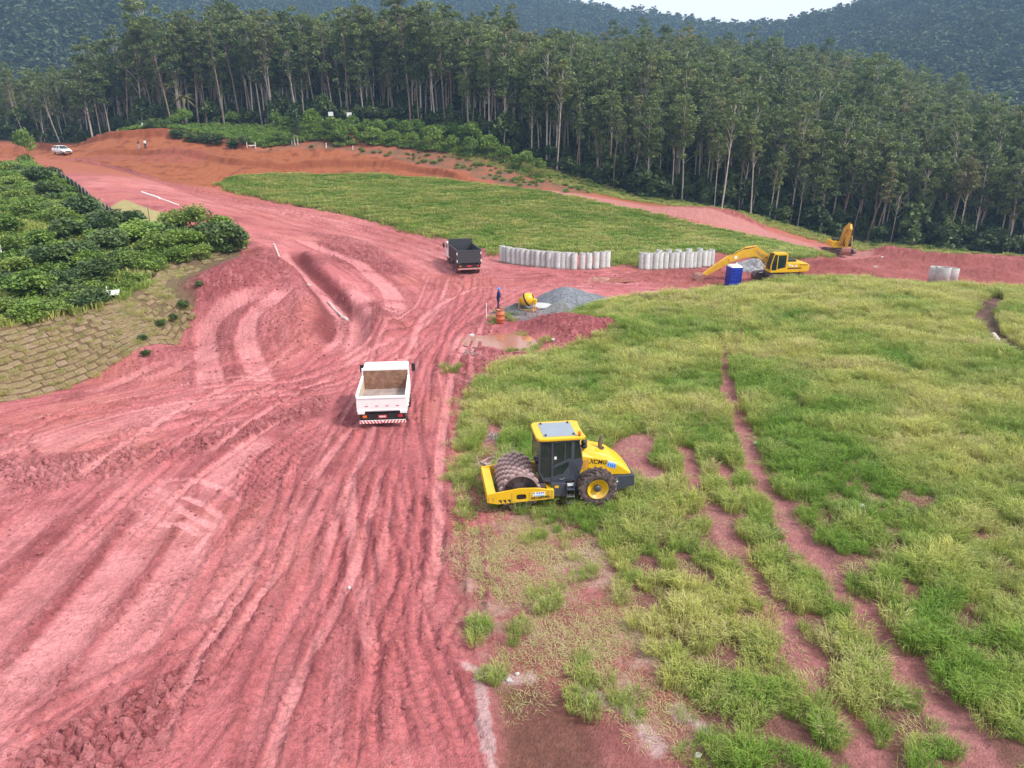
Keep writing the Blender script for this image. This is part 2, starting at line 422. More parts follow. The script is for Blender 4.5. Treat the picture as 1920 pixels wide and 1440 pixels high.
mixc(allv, .5 * smooth(.12, .4, fbm(GX, GY, 4.5, 4, .55, 150)) * (GY < 100), PINK_D * 1.1)
Z += n_big * .10 * smooth(8, 20, GY) + n_mid * .045 + n_fine * .022 * fadeN
# traffic streaks: relief and tone drawn out along the ways the machines drive
flows = [curve(GP(p)) for p in ([(640,1500),(665,1200),(690,980),(725,800),(765,690),(840,590),(875,520)], [(880,1500),(820,1250),(770,1080),(770,900),(790,750),(820,640),(900,560)],
    [(-100,1380),(120,1180),(280,990),(400,860)], [(200,1400),(420,1160),(560,980),(650,850)], [(-50,850),(160,780),(420,735),(640,690),(800,610)], [(110,294),(300,340),(560,408),(760,460),(880,510)],
    [(890,520),(1100,522),(1300,528),(1500,516),(1750,528),(1950,545)], [(540,470),(640,490),(740,540),(760,600)], [(395,735),(390,640),(430,575),(520,545)], [(1040,363),(1260,401),(1500,457)])]
idx = np.nonzero((GY < 118) & (GY > 5))[0]
fb = np.full(len(idx), 1e9, f32); fs = np.zeros(len(idx), f32); fdd = np.zeros(len(idx), f32)
for q, P in enumerate(flows):
    d, s, sd = seg_dist(GX[idx], GY[idx], P)
    m = d < fb
    fb = np.where(m, d, fb); fs = np.where(m, s + 40 * q, fs); fdd = np.where(m, d * sd + 13 * q, fdd)
st1 = fbm(fdd * 2.6, fs * .16, 1.0, 3, .6, 3.0); st2 = fbm(fdd * 7.0, fs * .35, 1.0, 2, .6, 8.0)
sw = smooth(14, 5, fb)
Z[idx] += sw * (.030 * st1 + .016 * st2 * fadeN[idx]) * (1 + smooth(40, 80, GY[idx]))
mixc(idx, sw * smooth(.05, .45, st1 + .35 * st2) * .38, PINK_L)
mixc(idx, sw * smooth(.05, .5, -st1 - .35 * st2) * .38, PINK_D)
# farther soil turns to orange red
mixc(allv, smooth(55, 100, GY) * .45 * smooth(-.4, .5, n_mid + .3), (.45, .15, .115))
mixc(allv, smooth(100, 118, GY) * .75, ORANGE * 1.05)
idx = near(bank_poly, 4); d = sdf(GX[idx], GY[idx], bank_poly)
wb = smooth(-1.2, 1.0, d + n_mid[idx] * 1.5)
mixc(idx, wb, ORANGE); mixc(idx, wb * smooth(.0, .5, n_mid[idx] + .3 * n_fine[idx]), ORANGE_D)
gul = np.abs(fbm(GX[idx] * 1.0, GY[idx] * .25, 1.6, 3, .6, 31.0))
Z[idx] += wb * (gul * .5 - .1) + wb * .25 * n_mid[idx]
for pts_, hh, back in (([(60,274),(190,264),(300,257),(360,264),(420,277),(480,288)], 1.3, 9), ([(140,293),(262,292),(330,298),(400,304),(450,310),(500,314),(535,318),(600,312),(700,312),(800,325),(880,340)], .9, 14)):
    P = curve(GP(pts_)); idx = near(P, 16)
    d, s, sd = seg_dist(GX[idx], GY[idx], P)
    q = d * sd + .5 * n_mid[idx]
    endw = smooth(0, 6, s) * smooth(0, 6, s.max() - s)
    Z[idx] += hh * endw * smooth(-.5, .5, q) * np.exp(-np.maximum(q, 0) / back * 1.6)
    Z[idx] += endw * .3 * np.abs(fbm(s * 1.0, d * .2, 1.3, 3, .6, 5)) * np.exp(-(q / 1.5) ** 2)
    mixc(idx, endw * np.exp(-(q / .9) ** 2) * .55, ORANGE_D * .9)  # dark band along each step: its shadow painted into the soil colour
idx = near(tan_poly, 2); d = sdf(GX[idx], GY[idx], tan_poly)
mixc(idx, smooth(-.3, .3, d + .3 * n_mid[idx]), (.36, .30, .13))
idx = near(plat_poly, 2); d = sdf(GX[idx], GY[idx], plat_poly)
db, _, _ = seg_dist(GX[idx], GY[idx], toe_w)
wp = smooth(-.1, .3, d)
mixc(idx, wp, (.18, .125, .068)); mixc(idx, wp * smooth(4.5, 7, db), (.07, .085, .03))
mixc(idx, wp * (smooth(3.0, 4.2, db) - smooth(5, 6.5, db)) * smooth(-.1, .3, n_mid[idx]) * .8, (.36, .11, .05))
brown_d, _, _ = seg_dist(GX[idx], GY[idx], GP([(-20,425),(60,432),(110,440)]))
mixc(idx, wp * smooth(3, 1.5, brown_d), (.17, .10, .085))

extra_rough = []
for px, py, r, h in mounds:
    gx, gy, _ = G(px, py)
    idx = np.nonzero((np.abs(GX - gx) < 2.6 * r) & (np.abs(GY - gy) < 2.6 * r))[0]
    d2 = ((GX[idx] - gx) ** 2 + (GY[idx] - gy) ** 2) / (r * r)
    k = np.exp(-d2 * 1.4)
    Z[idx] += h * k * (1 + .35 * n_mid[idx])
    if h > .2:
        extra_rough.append((idx, .75 * smooth(.12, .45, k)))
        mixc(idx, smooth(.2, .6, k) * .5, PINK_D * 1.25 if gy < 90 else (.34, .09, .075))
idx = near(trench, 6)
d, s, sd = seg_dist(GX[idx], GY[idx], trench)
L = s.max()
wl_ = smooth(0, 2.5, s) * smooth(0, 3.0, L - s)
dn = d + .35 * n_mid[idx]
Z[idx] -= 1.0 * wl_ * smooth(1.9, .8, dn)
Z[idx] += .45 * wl_ * np.exp(-((dn - 2.7) / .8) ** 2)
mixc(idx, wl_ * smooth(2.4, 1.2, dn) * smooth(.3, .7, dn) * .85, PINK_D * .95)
mixc(idx, wl_ * smooth(.8, .4, dn) * .6, PINK_L)

# clods: broken raw earth
rough = np.zeros(len(GX), f32)
for P in clod_polys:
    idx = near(P, 2)
    rough[idx] = np.maximum(rough[idx], (.45 if P is clod_polys[2] else 1.0) * smooth(-.8, .6, sdf(GX[idx], GY[idx], P) + .9 * n_mid[idx] - .1))
for q, wq in extra_rough: rough[q] = np.maximum(rough[q], wq)
rough = np.maximum(rough, .4 * smooth(.2, .5, fbm(GX, GY, 5, 3, .55, 60.0)) * (GY < 110))
_sr = GP([(1480,512),(1620,503),(1760,512),(1900,520),(2100,530)]); idx = near(_sr, 14); d, _, _ = seg_dist(GX[idx], GY[idx], _sr)
rough[idx] = np.maximum(rough[idx], .7 * smooth(11, 7, d + 2 * n_mid[idx]) * smooth(-.25, .2, n_mid[idx] + .5 * n_big[idx]))
bare_w = np.zeros(len(GX), f32)

rutw = np.zeros(len(GX), f32)
for P, w, depth, rim, tread, tone in ruts:
    idx = near(P, w * 4 + .3)
    if len(idx) == 0: continue
    d, s, sd = seg_dist(GX[idx], GY[idx], P)
    k = d < w * 4 + .3
    idx, d, s = idx[k], d[k], s[k]
    if len(idx) == 0: continue
    wob = .16 * w * n_mid[idx]
    L = s.max(); endw = smooth(0, 1.2, s) * smooth(0, 1.2, L - s)
    dd = d + wob
    core = smooth(w * 1.15, w * .8, dd) * endw * (.55 + .45 * smooth(-.5, .1, n_big[idx] * .6 + fbm(s * .9, s * 0 + w * 50, 2.2, 2)))
    rimk = np.exp(-((dd - w * 1.5) / (w * .45)) ** 2) * endw
    deep = 1.5 if P[0][1] > 60 else 1.0
    prev = rutw[idx]
    Z[idx] -= 1.15 * depth * deep * core * (1 - .5 * prev)
    Z[idx] += rim * .065 * deep * rimk * (1 + 1.2 * n_fine[idx])
    if tread:
        rib = np.sin(s * 2 * np.pi / .30 + 5 * d * np.sign(w - .5))
        Z[idx] += core * tread * .030 * rib * fadeN[idx]
    rough[idx] = np.maximum(rough[idx] * (1 - core * .9), rimk * rim * .62 * smooth(-.35, .25, n_mid[idx] + n_fine[idx] * .5))
    mixc(idx, rimk * rim * (.40 if w < .45 else .3), PINK_D * .95)
    if tone: mixc(idx, core * min(1, tone * 1.5), PINK_L * 1.03)
    else: mixc(idx, core * .35, PINK * (1.06 + .1 * tread))
    rutw[idx] = np.maximum(prev, core)

idx = near(dimple_poly, 1); d = sdf(GX[idx], GY[idx], dimple_poly)
ca, sa = math.cos(.75), math.sin(.75)
a_, b_ = GX[idx] * ca + GY[idx] * sa, -GX[idx] * sa + GY[idx] * ca
row = np.floor(a_ / .30)
pad_ = np.maximum(0, np.cos(a_ / .30 * 2 * np.pi)) * np.maximum(0, np.cos((b_ + .17 * row) / .36 * 2 * np.pi))
Z[idx] -= smooth(0, .5, d) * .14 * smooth(.15, .7, pad_)
mixc(idx, smooth(0, .5, d) * .35 * smooth(.2, .7, pad_), PINK_D)

gx_, gy_, _ = G(958, 636); rough *= smooth(1.6, 3.2, np.hypot((GX - gx_) / 1.3, GY - gy_))
near_m = np.nonzero((rough > .02) & (GY < 120))[0]
c1, e1, id1 = cells(GX[near_m] + .12 * n_fine[near_m], GY[near_m], .34, 3.0)
c2, e2, id2 = cells(GX[near_m], GY[near_m] + .05 * n_fine[near_m], .15, 8.0)
r = rough[near_m]
lump = np.maximum(0, .75 - c1) * (.4 + id1) * smooth(.02, .25, e1)
lump2 = np.maximum(0, .7 - c2) * (.3 + id2) * smooth(.02, .3, e2)
Z[near_m] += r * (.30 * lump + .11 * lump2 + .07 * n_fine[near_m])
mixc(near_m, r * (.34 + .5 * smooth(.18, .0, e1)), PINK_D * .85)
mixc(near_m, r * smooth(.5, .9, id1) * .35, PINK_L)
# shrinkage cracks in the dry crust near the camera
idx = np.nonzero((GY < 34) & (GX < 6))[0]
_, e3, _ = cells(GX[idx] + .1 * n_fine[idx], GY[idx] + .1 * n_mid[idx], .42, 21.0)
ck = smooth(.05, .0, e3) * smooth(-.1, .25, n_mid[idx] + .5 * n_big[idx]) * (1 - rough[idx])
Z[idx] -= .035 * ck; mixc(idx, ck * .55, PINK_D)

# ground below the grass
for P, c, lim in ((field_poly, (.075, .10, .028), 1.0), (grass_poly, (.17, .10, .06), 1.0)):
    idx = near(P, 2); d = sdf(GX[idx], GY[idx], P)
    wg = smooth(-.4, .5, d + .7 * n_mid[idx])
    mixc(idx, wg * .85, c)
    Z[idx] += wg * (.05 * n_mid[idx] + (.12 if P is field_poly else .02))
idx = near(grass_poly, 2); d = sdf(GX[idx], GY[idx], grass_poly)
wg = smooth(-.2, .6, d + .7 * n_mid[idx])
mixc(idx, wg * smooth(36, 52, GY[idx]) * .9, (.085, .10, .03))
mixc(idx, wg * smooth(.1, .5, n_big[idx] + .6 * n_mid[idx] + .25) * smooth(45, 30, GY[idx]) * .5, (.27, .105, .10))
idx = near(dry_poly, 2); d = sdf(GX[idx], GY[idx], dry_poly)
wd = smooth(-.5, .6, d + .9 * n_mid[idx] + .3 * n_fine[idx])
mixc(idx, wd * .6, (.25, .105, .085))
mixc(idx, wd * smooth(.0, .35, n_mid[idx] + .4 * n_fine[idx]) * .7, (.36, .235, .185))
mixc(idx, wd * smooth(.25, .5, n_mid[idx] * .7 + n_big[idx] + .25 * n_fine[idx]) * .4 * smooth(-.5, .3, n_fine[idx]), (.40, .27, .22))
idx = near(brown_poly, 2); d = sdf(GX[idx], GY[idx], brown_poly)
wd = smooth(-.4, .5, d + .5 * n_mid[idx])
mixc(idx, wd * .85, (.20, .085, .06)); Z[idx] -= wd * .12
for P, w in ((GP([(872,1245),(895,1260),(905,1300),(908,1350),(918,1400),(925,1450)]), .12), (GP([(1100,1300),(1180,1330),(1230,1400)]), .25), (GP([(1270,1330),(1320,1370)]), .2), (GP([(940,1275),(1000,1268)]), .18)):
    idx = near(P, 1.5); d, s, _ = seg_dist(GX[idx], GY[idx], P)
    mixc(idx, smooth(w * 1.5, w * .4, d + .25 * n_mid[idx] + .25 * n_fine[idx]) * .6, (.46, .36, .35))
for P, w, dp in bare:
    idx = near(P, 3); d, s, _ = seg_dist(GX[idx], GY[idx], P)
    k = smooth(w * 1.5, w * .7, d + .2 * n_mid[idx])
    Z[idx] -= dp * k
    mixc(idx, k * .9, np.array((.38, .15, .145)) if P is not bare[3][0] else (.10, .055, .04))
    mixc(idx, k * smooth(.0, .35, n_mid[idx]) * .5, (.38, .18, .17))
idx = near(sparse_poly, 3); d = sdf(GX[idx], GY[idx], sparse_poly)
mixc(idx, smooth(-1, 1, d + n_mid[idx]) * (.35 + .6 * smooth(-.2, .3, n_mid[idx])), (.20, .125, .07))
idx = near(gravel_poly, 2); d = sdf(GX[idx], GY[idx], gravel_poly)
mixc(idx, smooth(-.3, .6, d + .5 * n_mid[idx]) * .85, (.20, .195, .20))
# verge and forest floor
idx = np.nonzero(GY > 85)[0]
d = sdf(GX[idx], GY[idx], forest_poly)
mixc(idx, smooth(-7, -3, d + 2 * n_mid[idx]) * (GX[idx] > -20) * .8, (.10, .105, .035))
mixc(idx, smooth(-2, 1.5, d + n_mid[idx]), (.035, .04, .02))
road_r = GP([(1040,363),(1150,378),(1260,400),(1380,428),(1500,457),(1600,482)])
idx = near(road_r, 8); d, _, _ = seg_dist(GX[idx], GY[idx], road_r)
mixc(idx, smooth(2.9, 2.0, d + .5 * n_mid[idx]), (.44, .18, .16))
site_r = GP([(1360,524),(1500,510),(1620,503),(1760,512),(1900,520),(2100,530)])
idx = near(site_r, 16); d, _, _ = seg_dist(GX[idx], GY[idx], site_r)
mixc(idx, smooth(12, 8, d + 3 * n_mid[idx]) * (sdf(GX[idx], GY[idx], grass_poly) < 0) * (sdf(GX[idx], GY[idx], field_poly) < 0) * .8 * (.6 + .4 * smooth(-.3, .3, n_mid[idx])), (.31, .085, .068))

lumC = C.mean(axis=1, keepdims=True)
soilk = smooth(.0, .12, C[:, 0] - C[:, 1])[:, None]
C = C * (1 + soilk * (np.clip(lumC / .265, .3, 1.8) ** .42 - 1))          # contrast curve on soil: pale tones paler, dark tones deeper
C *= (1 + .24 * n_fine[:, None] * fadeN[:, None])
C = np.clip(C, .01, .8)

def ground_z(x, yv):
    """height of the finished ground sheet"""
    x = np.atleast_1d(np.asarray(x, f32)); yv = np.atleast_1d(np.asarray(yv, f32))
    r = np.clip(np.searchsorted(YS, yv) - 1, 0, NR - 2)
    fr = np.clip((yv - YS[r]) / (YS[r + 1] - YS[r]), 0, 1)
    u = x / half(yv)
    c = np.clip(np.searchsorted(US, u) - 1, 0, NC - 2)
    fc = np.clip((u - US[c]) / (US[c + 1] - US[c]), 0, 1)
    Zg = Z.reshape(NR, NC)
    return (Zg[r, c] * (1 - fr) * (1 - fc) + Zg[r + 1, c] * fr * (1 - fc) + Zg[r, c + 1] * (1 - fr) * fc + Zg[r + 1, c + 1] * fr * fc)
def gz(x, yv): return float(ground_z(x, yv)[0])

def grid_mesh(name, X, Y, Zv, nr, nc, col=None):
    me = bpy.data.meshes.new(name)
    n = nr * nc
    co = np.empty((n, 3), f32); co[:, 0] = X; co[:, 1] = Y; co[:, 2] = Zv
    i = (np.arange(nr - 1)[:, None] * nc + np.arange(nc - 1)[None, :]).ravel()
    q = np.stack([i, i + 1, i + nc + 1, i + nc], 1).astype(np.int32).ravel()
    nf = len(i)
    me.vertices.add(n); me.vertices.foreach_set("co", co.ravel())
    me.loops.add(nf * 4); me.loops.foreach_set("vertex_index", q)
    me.polygons.add(nf)
    me.polygons.foreach_set("loop_start", np.arange(0, nf * 4, 4, dtype=np.int32))
    me.polygons.foreach_set("use_smooth", np.ones(nf, bool))
    me.update(calc_edges=True)
    if col is not None:
        a = me.attributes.new("albedo", 'FLOAT_COLOR', 'POINT')
        c4 = np.ones((n, 4), f32); c4[:, :3] = col
        a.data.foreach_set("color", c4.ravel())
    return me
# ------------------------------------------------------------------ materials
MATS = {}
def new_mat(name):
    m = bpy.data.materials.new(name); m.use_nodes = True
    MATS[name] = m
    nt = m.node_tree
    return m, nt.nodes, nt.links, nt.nodes["Principled BSDF"]

def paint(name, col, rough=.45, metal=0.0, mud=None, dirt=0.0, dirt_col=(.36, .12, .11), scale=3.0, var=.12, coat=0.0, bump=0.0):
    """painted or plain surface with uneven tone, fine relief and dust that sits in patches"""
    if name in MATS: return MATS[name]
    m, N, L, b = new_mat(name)
    tc = N.new("ShaderNodeTexCoord")
    n1 = N.new("ShaderNodeTexNoise"); n1.inputs['Scale'].default_value = scale; n1.inputs['Detail'].default_value = 6; n1.inputs['Roughness'].default_value = .62
    L.new(tc.outputs['Object'], n1.inputs['Vector'])
    r = N.new("ShaderNodeMapRange"); r.inputs[1].default_value = .3; r.inputs[2].default_value = .7; r.inputs[3].default_value = 1 - var; r.inputs[4].default_value = 1 + var
    L.new(n1.outputs['Fac'], r.inputs[0])
    mul = N.new("ShaderNodeMix"); mul.data_type = 'RGBA'; mul.blend_type = 'MULTIPLY'; mul.inputs[0].default_value = 1
    mul.inputs[6].default_value = (*col, 1)
    L.new(r.outputs[0], mul.inputs[7])
    out = mul.outputs[2]
    if dirt > 0:
        n2 = N.new("ShaderNodeTexNoise"); n2.inputs['Scale'].default_value = scale * 1.7; n2.inputs['Detail'].default_value = 8; n2.inputs['Roughness'].default_value = .7
        L.new(tc.outputs['Object'], n2.inputs['Vector'])
        r2 = N.new("ShaderNodeMapRange"); r2.inputs[1].default_value = .62 - .3 * dirt; r2.inputs[2].default_value = .82 - .3 * dirt; r2.inputs[4].default_value = min(1, .35 + dirt * .6)
        L.new(n2.outputs['Fac'], r2.inputs[0])
        mx = N.new("ShaderNodeMix"); mx.data_type = 'RGBA'; mx.inputs[7].default_value = (*dirt_col, 1)
        L.new(r2.outputs[0], mx.inputs[0]); L.new(out, mx.inputs[6]); out = mx.outputs[2]
        r3 = N.new("ShaderNodeMapRange"); r3.inputs[3].default_value = rough; r3.inputs[4].default_value = .9
        L.new(r2.outputs[0], r3.inputs[0]); L.new(r3.outputs[0], b.inputs['Roughness'])
    else:
        b.inputs['Roughness'].default_value = rough
    if mud:                                                # splashed earth up to a ragged height
        sx = N.new("ShaderNodeSeparateXYZ"); L.new(tc.outputs['Object'], sx.inputs[0])
        nm = N.new("ShaderNodeTexNoise"); nm.inputs['Scale'].default_value = 4; nm.inputs['Detail'].default_value = 8; L.new(tc.outputs['Object'], nm.inputs['Vector'])
        ma = N.new("ShaderNodeMath"); ma.operation = 'MULTIPLY_ADD'; ma.inputs[1].default_value = -mud * 1.6; L.new(nm.outputs['Fac'], ma.inputs[0]); L.new(sx.outputs[2], ma.inputs[2])
        rm = N.new("ShaderNodeMapRange"); rm.inputs[1].default_value = mud * .35; rm.inputs[2].default_value = -mud * .4; rm.inputs[4].default_value = .85; L.new(ma.outputs[0], rm.inputs[0])
        mm = N.new("ShaderNodeMix"); mm.data_type = 'RGBA'; mm.inputs[7].default_value = (*dirt_col, 1); L.new(rm.outputs[0], mm.inputs[0]); L.new(out, mm.inputs[6]); out = mm.outputs[2]
    L.new(out, b.inputs['Base Color'])
    b.inputs['Metallic'].default_value = metal
    b.inputs['Coat Weight'].default_value = coat
    if bump:
        bp = N.new("ShaderNodeBump"); bp.inputs['Strength'].default_value = bump; bp.inputs['Distance'].default_value = .02
        n3 = N.new("ShaderNodeTexNoise"); n3.inputs['Scale'].default_value = scale * 8; n3.inputs['Detail'].default_value = 5
        L.new(tc.outputs['Object'], n3.inputs['Vector']); L.new(n3.outputs['Fac'], bp.inputs['Height']); L.new(bp.outputs[0], b.inputs['Normal'])
    return m

def ground_material():
    m, N, L, b = new_mat("earth")
    at = N.new("ShaderNodeAttribute"); at.attribute_name = "albedo"
    tc = N.new("ShaderNodeTexCoord")
    n1 = N.new("ShaderNodeTexNoise"); n1.inputs['Scale'].default_value = 7; n1.inputs['Detail'].default_value = 8; n1.inputs['Roughness'].default_value = .68
    L.new(tc.outputs['Object'], n1.inputs['Vector'])
    r = N.new("ShaderNodeMapRange"); r.inputs[1].default_value = .3; r.inputs[2].default_value = .7; r.inputs[3].default_value = .68; r.inputs[4].default_value = 1.25
    L.new(n1.outputs['Fac'], r.inputs[0])
    mul = N.new("ShaderNodeMix"); mul.data_type = 'RGBA'; mul.blend_type = 'MULTIPLY'; mul.inputs[0].default_value = 1
    L.new(at.outputs['Color'], mul.inputs[6]); L.new(r.outputs[0], mul.inputs[7])
    L.new(mul.outputs[2], b.inputs['Base Color'])
    b.inputs['Roughness'].default_value = .92
    b.inputs['Specular IOR Level'].default_value = .25
    v = N.new("ShaderNodeTexVoronoi"); v.inputs['Scale'].default_value = 16; v.feature = 'F1'
    L.new(tc.outputs['Object'], v.inputs['Vector'])
    ad = N.new("ShaderNodeMath"); ad.operation = 'MULTIPLY_ADD'; ad.inputs[1].default_value = -.35
    L.new(v.outputs['Distance'], ad.inputs[0]); L.new(n1.outputs['Fac'], ad.inputs[2])
    bp = N.new("ShaderNodeBump"); bp.inputs['Strength'].default_value = 1.0; bp.inputs['Distance'].default_value = .10
    L.new(ad.outputs[0], bp.inputs['Height']); L.new(bp.outputs[0], b.inputs['Normal'])
    return m

def leaf_material(name, dark, light, brown=None, backlight=.25, rough=.55):
    """foliage: tone varies leaf by leaf (vertex attribute) and plant by plant"""
    m, N, L, b = new_mat(name)
    at = N.new("ShaderNodeAttribute"); at.attribute_name = "tone"
    oi = N.new("ShaderNodeObjectInfo")
    mx = N.new("ShaderNodeMix"); mx.data_type = 'RGBA'
    mx.inputs[6].default_value = (*dark, 1); mx.inputs[7].default_value = (*light, 1)
    a2 = N.new("ShaderNodeMath"); a2.operation = 'MULTIPLY_ADD'; a2.inputs[1].default_value = .5; a2.use_clamp = True
    s2 = N.new("ShaderNodeMath"); s2.operation = 'MULTIPLY_ADD'; s2.inputs[1].default_value = .7; s2.inputs[2].default_value = -.1
    L.new(at.outputs['Fac'], s2.inputs[0]); L.new(oi.outputs['Random'], a2.inputs[0]); L.new(s2.outputs[0], a2.inputs[2])
    L.new(a2.outputs[0], mx.inputs[0])
    out = mx.outputs[2]
    if brown:
        gt = N.new("ShaderNodeMapRange"); gt.inputs[1].default_value = .80; gt.inputs[2].default_value = 1.0; gt.inputs[4].default_value = .75
        fr = N.new("ShaderNodeMath"); fr.operation = 'FRACT'; ml = N.new("ShaderNodeMath"); ml.operation = 'MULTIPLY'; ml.inputs[1].default_value = 7.13
        L.new(oi.outputs['Random'], ml.inputs[0]); L.new(ml.outputs[0], fr.inputs[0]); L.new(fr.outputs[0], gt.inputs[0])
        m3 = N.new("ShaderNodeMix"); m3.data_type = 'RGBA'; m3.inputs[7].default_value = (*brown, 1)
        L.new(gt.outputs[0], m3.inputs[0]); L.new(out, m3.inputs[6]); out = m3.outputs[2]
    L.new(out, b.inputs['Base Color'])
    b.inputs['Roughness'].default_value = rough
    b.inputs['Specular IOR Level'].default_value = .3
    if backlight:
        tr = N.new("ShaderNodeBsdfTranslucent"); L.new(out, tr.inputs['Color'])
        ms = N.new("ShaderNodeMixShader"); ms.inputs[0].default_value = backlight
        L.new(b.outputs[0], ms.inputs[1]); L.new(tr.outputs[0], ms.inputs[2])
        L.new(ms.outputs[0], N["Material Output"].inputs['Surface'])
    return m

def glass_mat(name="cab_glass", tint=(.02, .03, .03)):
    if name in MATS: return MATS[name]
    m, N, L, b = new_mat(name)
    b.inputs['Base Color'].default_value = (*tint, 1)
    b.inputs['Roughness'].default_value = .06
    b.inputs['Specular IOR Level'].default_value = .7
    b.inputs['Alpha'].default_value = .82
    return m

# ------------------------------------------------------------------ object helpers
def tag(o, label, cat, group=None):
    o['label'] = label; o['category'] = cat
    if group: o['group'] = group
    return o
def link(o, parent=None):
    COL.objects.link(o)
    if parent is not None: o.parent = parent
    return o
def thing(name, label, cat, loc, rz=0.0, group=None, tilt=(0, 0)):
    o = bpy.data.objects.new(name, None)
    o.empty_display_size = .2
    o.location = loc; o.rotation_euler = (tilt[0], tilt[1], rz)
    link(o)
    return tag(o, label, cat, group)
def structure(o): o['kind'] = 'structure'; return o

class MB:
    """collects faces of one part"""
    def __init__(s): s.v = []; s.f = []; s.sm = []
    def add(s, vs, fs, smooth_=False):
        k = len(s.v); s.v += [tuple(p) for p in vs]
        s.f += [tuple(i + k for i in f) for f in fs]; s.sm += [smooth_] * len(fs)
        return s
    def box(s, c, d, rot=None):
        hx, hy, hz = d[0] / 2, d[1] / 2, d[2] / 2
        vs = [Vector((x, y, z)) for x in (-hx, hx) for y in (-hy, hy) for z in (-hz, hz)]
        if rot is not None: vs = [rot @ p for p in vs]
        vs = [p + Vector(c) for p in vs]
        return s.add(vs, [(0,1,3,2),(4,6,7,5),(0,4,5,1),(2,3,7,6),(0,2,6,4),(1,5,7,3)])
    def hexa(s, low, high):
        """low, high: 4 points each, same order"""
        return s.add(list(low) + list(high), [(3,2,1,0),(4,5,6,7),(0,1,5,4),(1,2,6,5),(2,3,7,6),(3,0,4,7)])
    def prism(s, prof, y0, y1, axis='y'):
        """closed (x,z) profile extruded along y"""
        n = len(prof)
        def P(a, b, t): return (a, t, b) if axis == 'y' else (t, a, b) if axis == 'x' else (a, b, t)
        vs = [P(a, b, y0) for a, b in prof] + [P(a, b, y1) for a, b in prof]
        fs = [tuple(range(n - 1, -1, -1)), tuple(range(n, 2 * n))] + [(i, (i + 1) % n, n + (i + 1) % n, n + i) for i in range(n)]
        return s.add(vs, fs)
    def cyl(s, p0, p1, r0, r1=None, n=14, caps=True, sm=True):
        r1 = r0 if r1 is None else r1
        p0, p1 = Vector(p0), Vector(p1)
        ax = (p1 - p0).normalized()
        a = ax.orthogonal().normalized(); b = ax.cross(a)
        vs = []
        for p, r in ((p0, r0), (p1, r1)):
            vs += [p + r * (math.cos(2 * math.pi * i / n) * a + math.sin(2 * math.pi * i / n) * b) for i in range(n)]
        s.add(vs, [(i, (i + 1) % n, n + (i + 1) % n, n + i) for i in range(n)], sm)
        if caps: s.add(vs, [tuple(range(n - 1, -1, -1)), tuple(range(n, 2 * n))])
        return s
    def tube(s, pts, r, n=8):
        rs = r if isinstance(r, (list, tuple)) else [r] * len(pts)
        P = [Vector(p) for p in pts]; vs = []
        a = None
        for i, p in enumerate(P):
            t = (P[min(i + 1, len(P) - 1)] - P[max(i - 1, 0)]).normalized()
            a = (t.orthogonal() if a is None else a - a.dot(t) * t).normalized(); b = t.cross(a)
            vs += [p + rs[i] * (math.cos(2 * math.pi * k / n) * a + math.sin(2 * math.pi * k / n) * b) for k in range(n)]
        m = len(P)
        s.add(vs, [(i * n + k, i * n + (k + 1) % n, (i + 1) * n + (k + 1) % n, (i + 1) * n + k) for i in range(m - 1) for k in range(n)], True)
        return s.add(vs, [tuple(range(n - 1, -1, -1)), tuple((m - 1) * n + k for k in range(n))])
    def lathe(s, prof, c, axis='y', n=24, sm=True):
        """prof: (radius, offset along axis)"""
        vs = []
        for r, h in prof:
            for k in range(n):
                a = 2 * math.pi * k / n
                q = (r * math.cos(a), h, r * math.sin(a)) if axis == 'y' else (r * math.cos(a), r * math.sin(a), h) if axis == 'z' else (h, r * math.cos(a), r * math.sin(a))
                vs.append((c[0] + q[0], c[1] + q[1], c[2] + q[2]))
        m = len(prof)
        return s.add(vs, [(i * n + k, i * n + (k + 1) % n, (i + 1) * n + (k + 1) % n, (i + 1) * n + k) for i in range(m - 1) for k in range(n)], sm)
    def mesh(s, name, mat, bevel=0.0, seg=2):
        me = bpy.data.meshes.new(name)
        me.from_pydata([tuple(p) for p in s.v], [], s.f)
        me.polygons.foreach_set("use_smooth", s.sm)
        bm = bmesh.new(); bm.from_mesh(me)
        bmesh.ops.recalc_face_normals(bm, faces=bm.faces)
        if bevel:
            es = [e for e in bm.edges if len(e.link_faces) == 2 and e.calc_face_angle(0) > .35]
            bmesh.ops.bevel(bm, geom=es, offset=bevel, segments=seg, affect='EDGES', profile=.5, clamp_overlap=True)
        bm.to_mesh(me); bm.free()
        me.materials.append(mat)
        return me
    def build(s, name, mat, parent=None, bevel=0.0, loc=None, rot=None, seg=2):
        o = bpy.data.objects.new(name, s.mesh(name, mat, bevel, seg))
        if loc is not None: o.location = loc
        if rot is not None: o.rotation_euler = rot
        return link(o, parent)

def text(body, size, loc, rot, mat, parent, name="lettering", shear=0.0, offs=0.0, align='CENTER', space=1.0):
    cu = bpy.data.curves.new(name, 'FONT')
    cu.body = body; cu.size = size; cu.align_x = align; cu.align_y = 'CENTER'; cu.extrude = .002; cu.space_character = space; cu.shear = shear; cu.offset = offs
    cu.materials.append(mat)
    tmp = bpy.data.objects.new(name, cu); COL.objects.link(tmp)
    dg = bpy.context.evaluated_depsgraph_get()
    me = bpy.data.meshes.new_from_object(tmp.evaluated_get(dg)); bpy.data.objects.remove(tmp)
    me.name = name
    if not me.materials: me.materials.append(mat)
    o = bpy.data.objects.new(name, me)
    o.location = loc; o.rotation_euler = rot
    return link(o, parent)

def copy_tree(o, parent=None):
    c = o.copy(); link(c)
    if parent is not None: c.parent = parent
    for ch in list(o.children): copy_tree(ch, c)
    return c

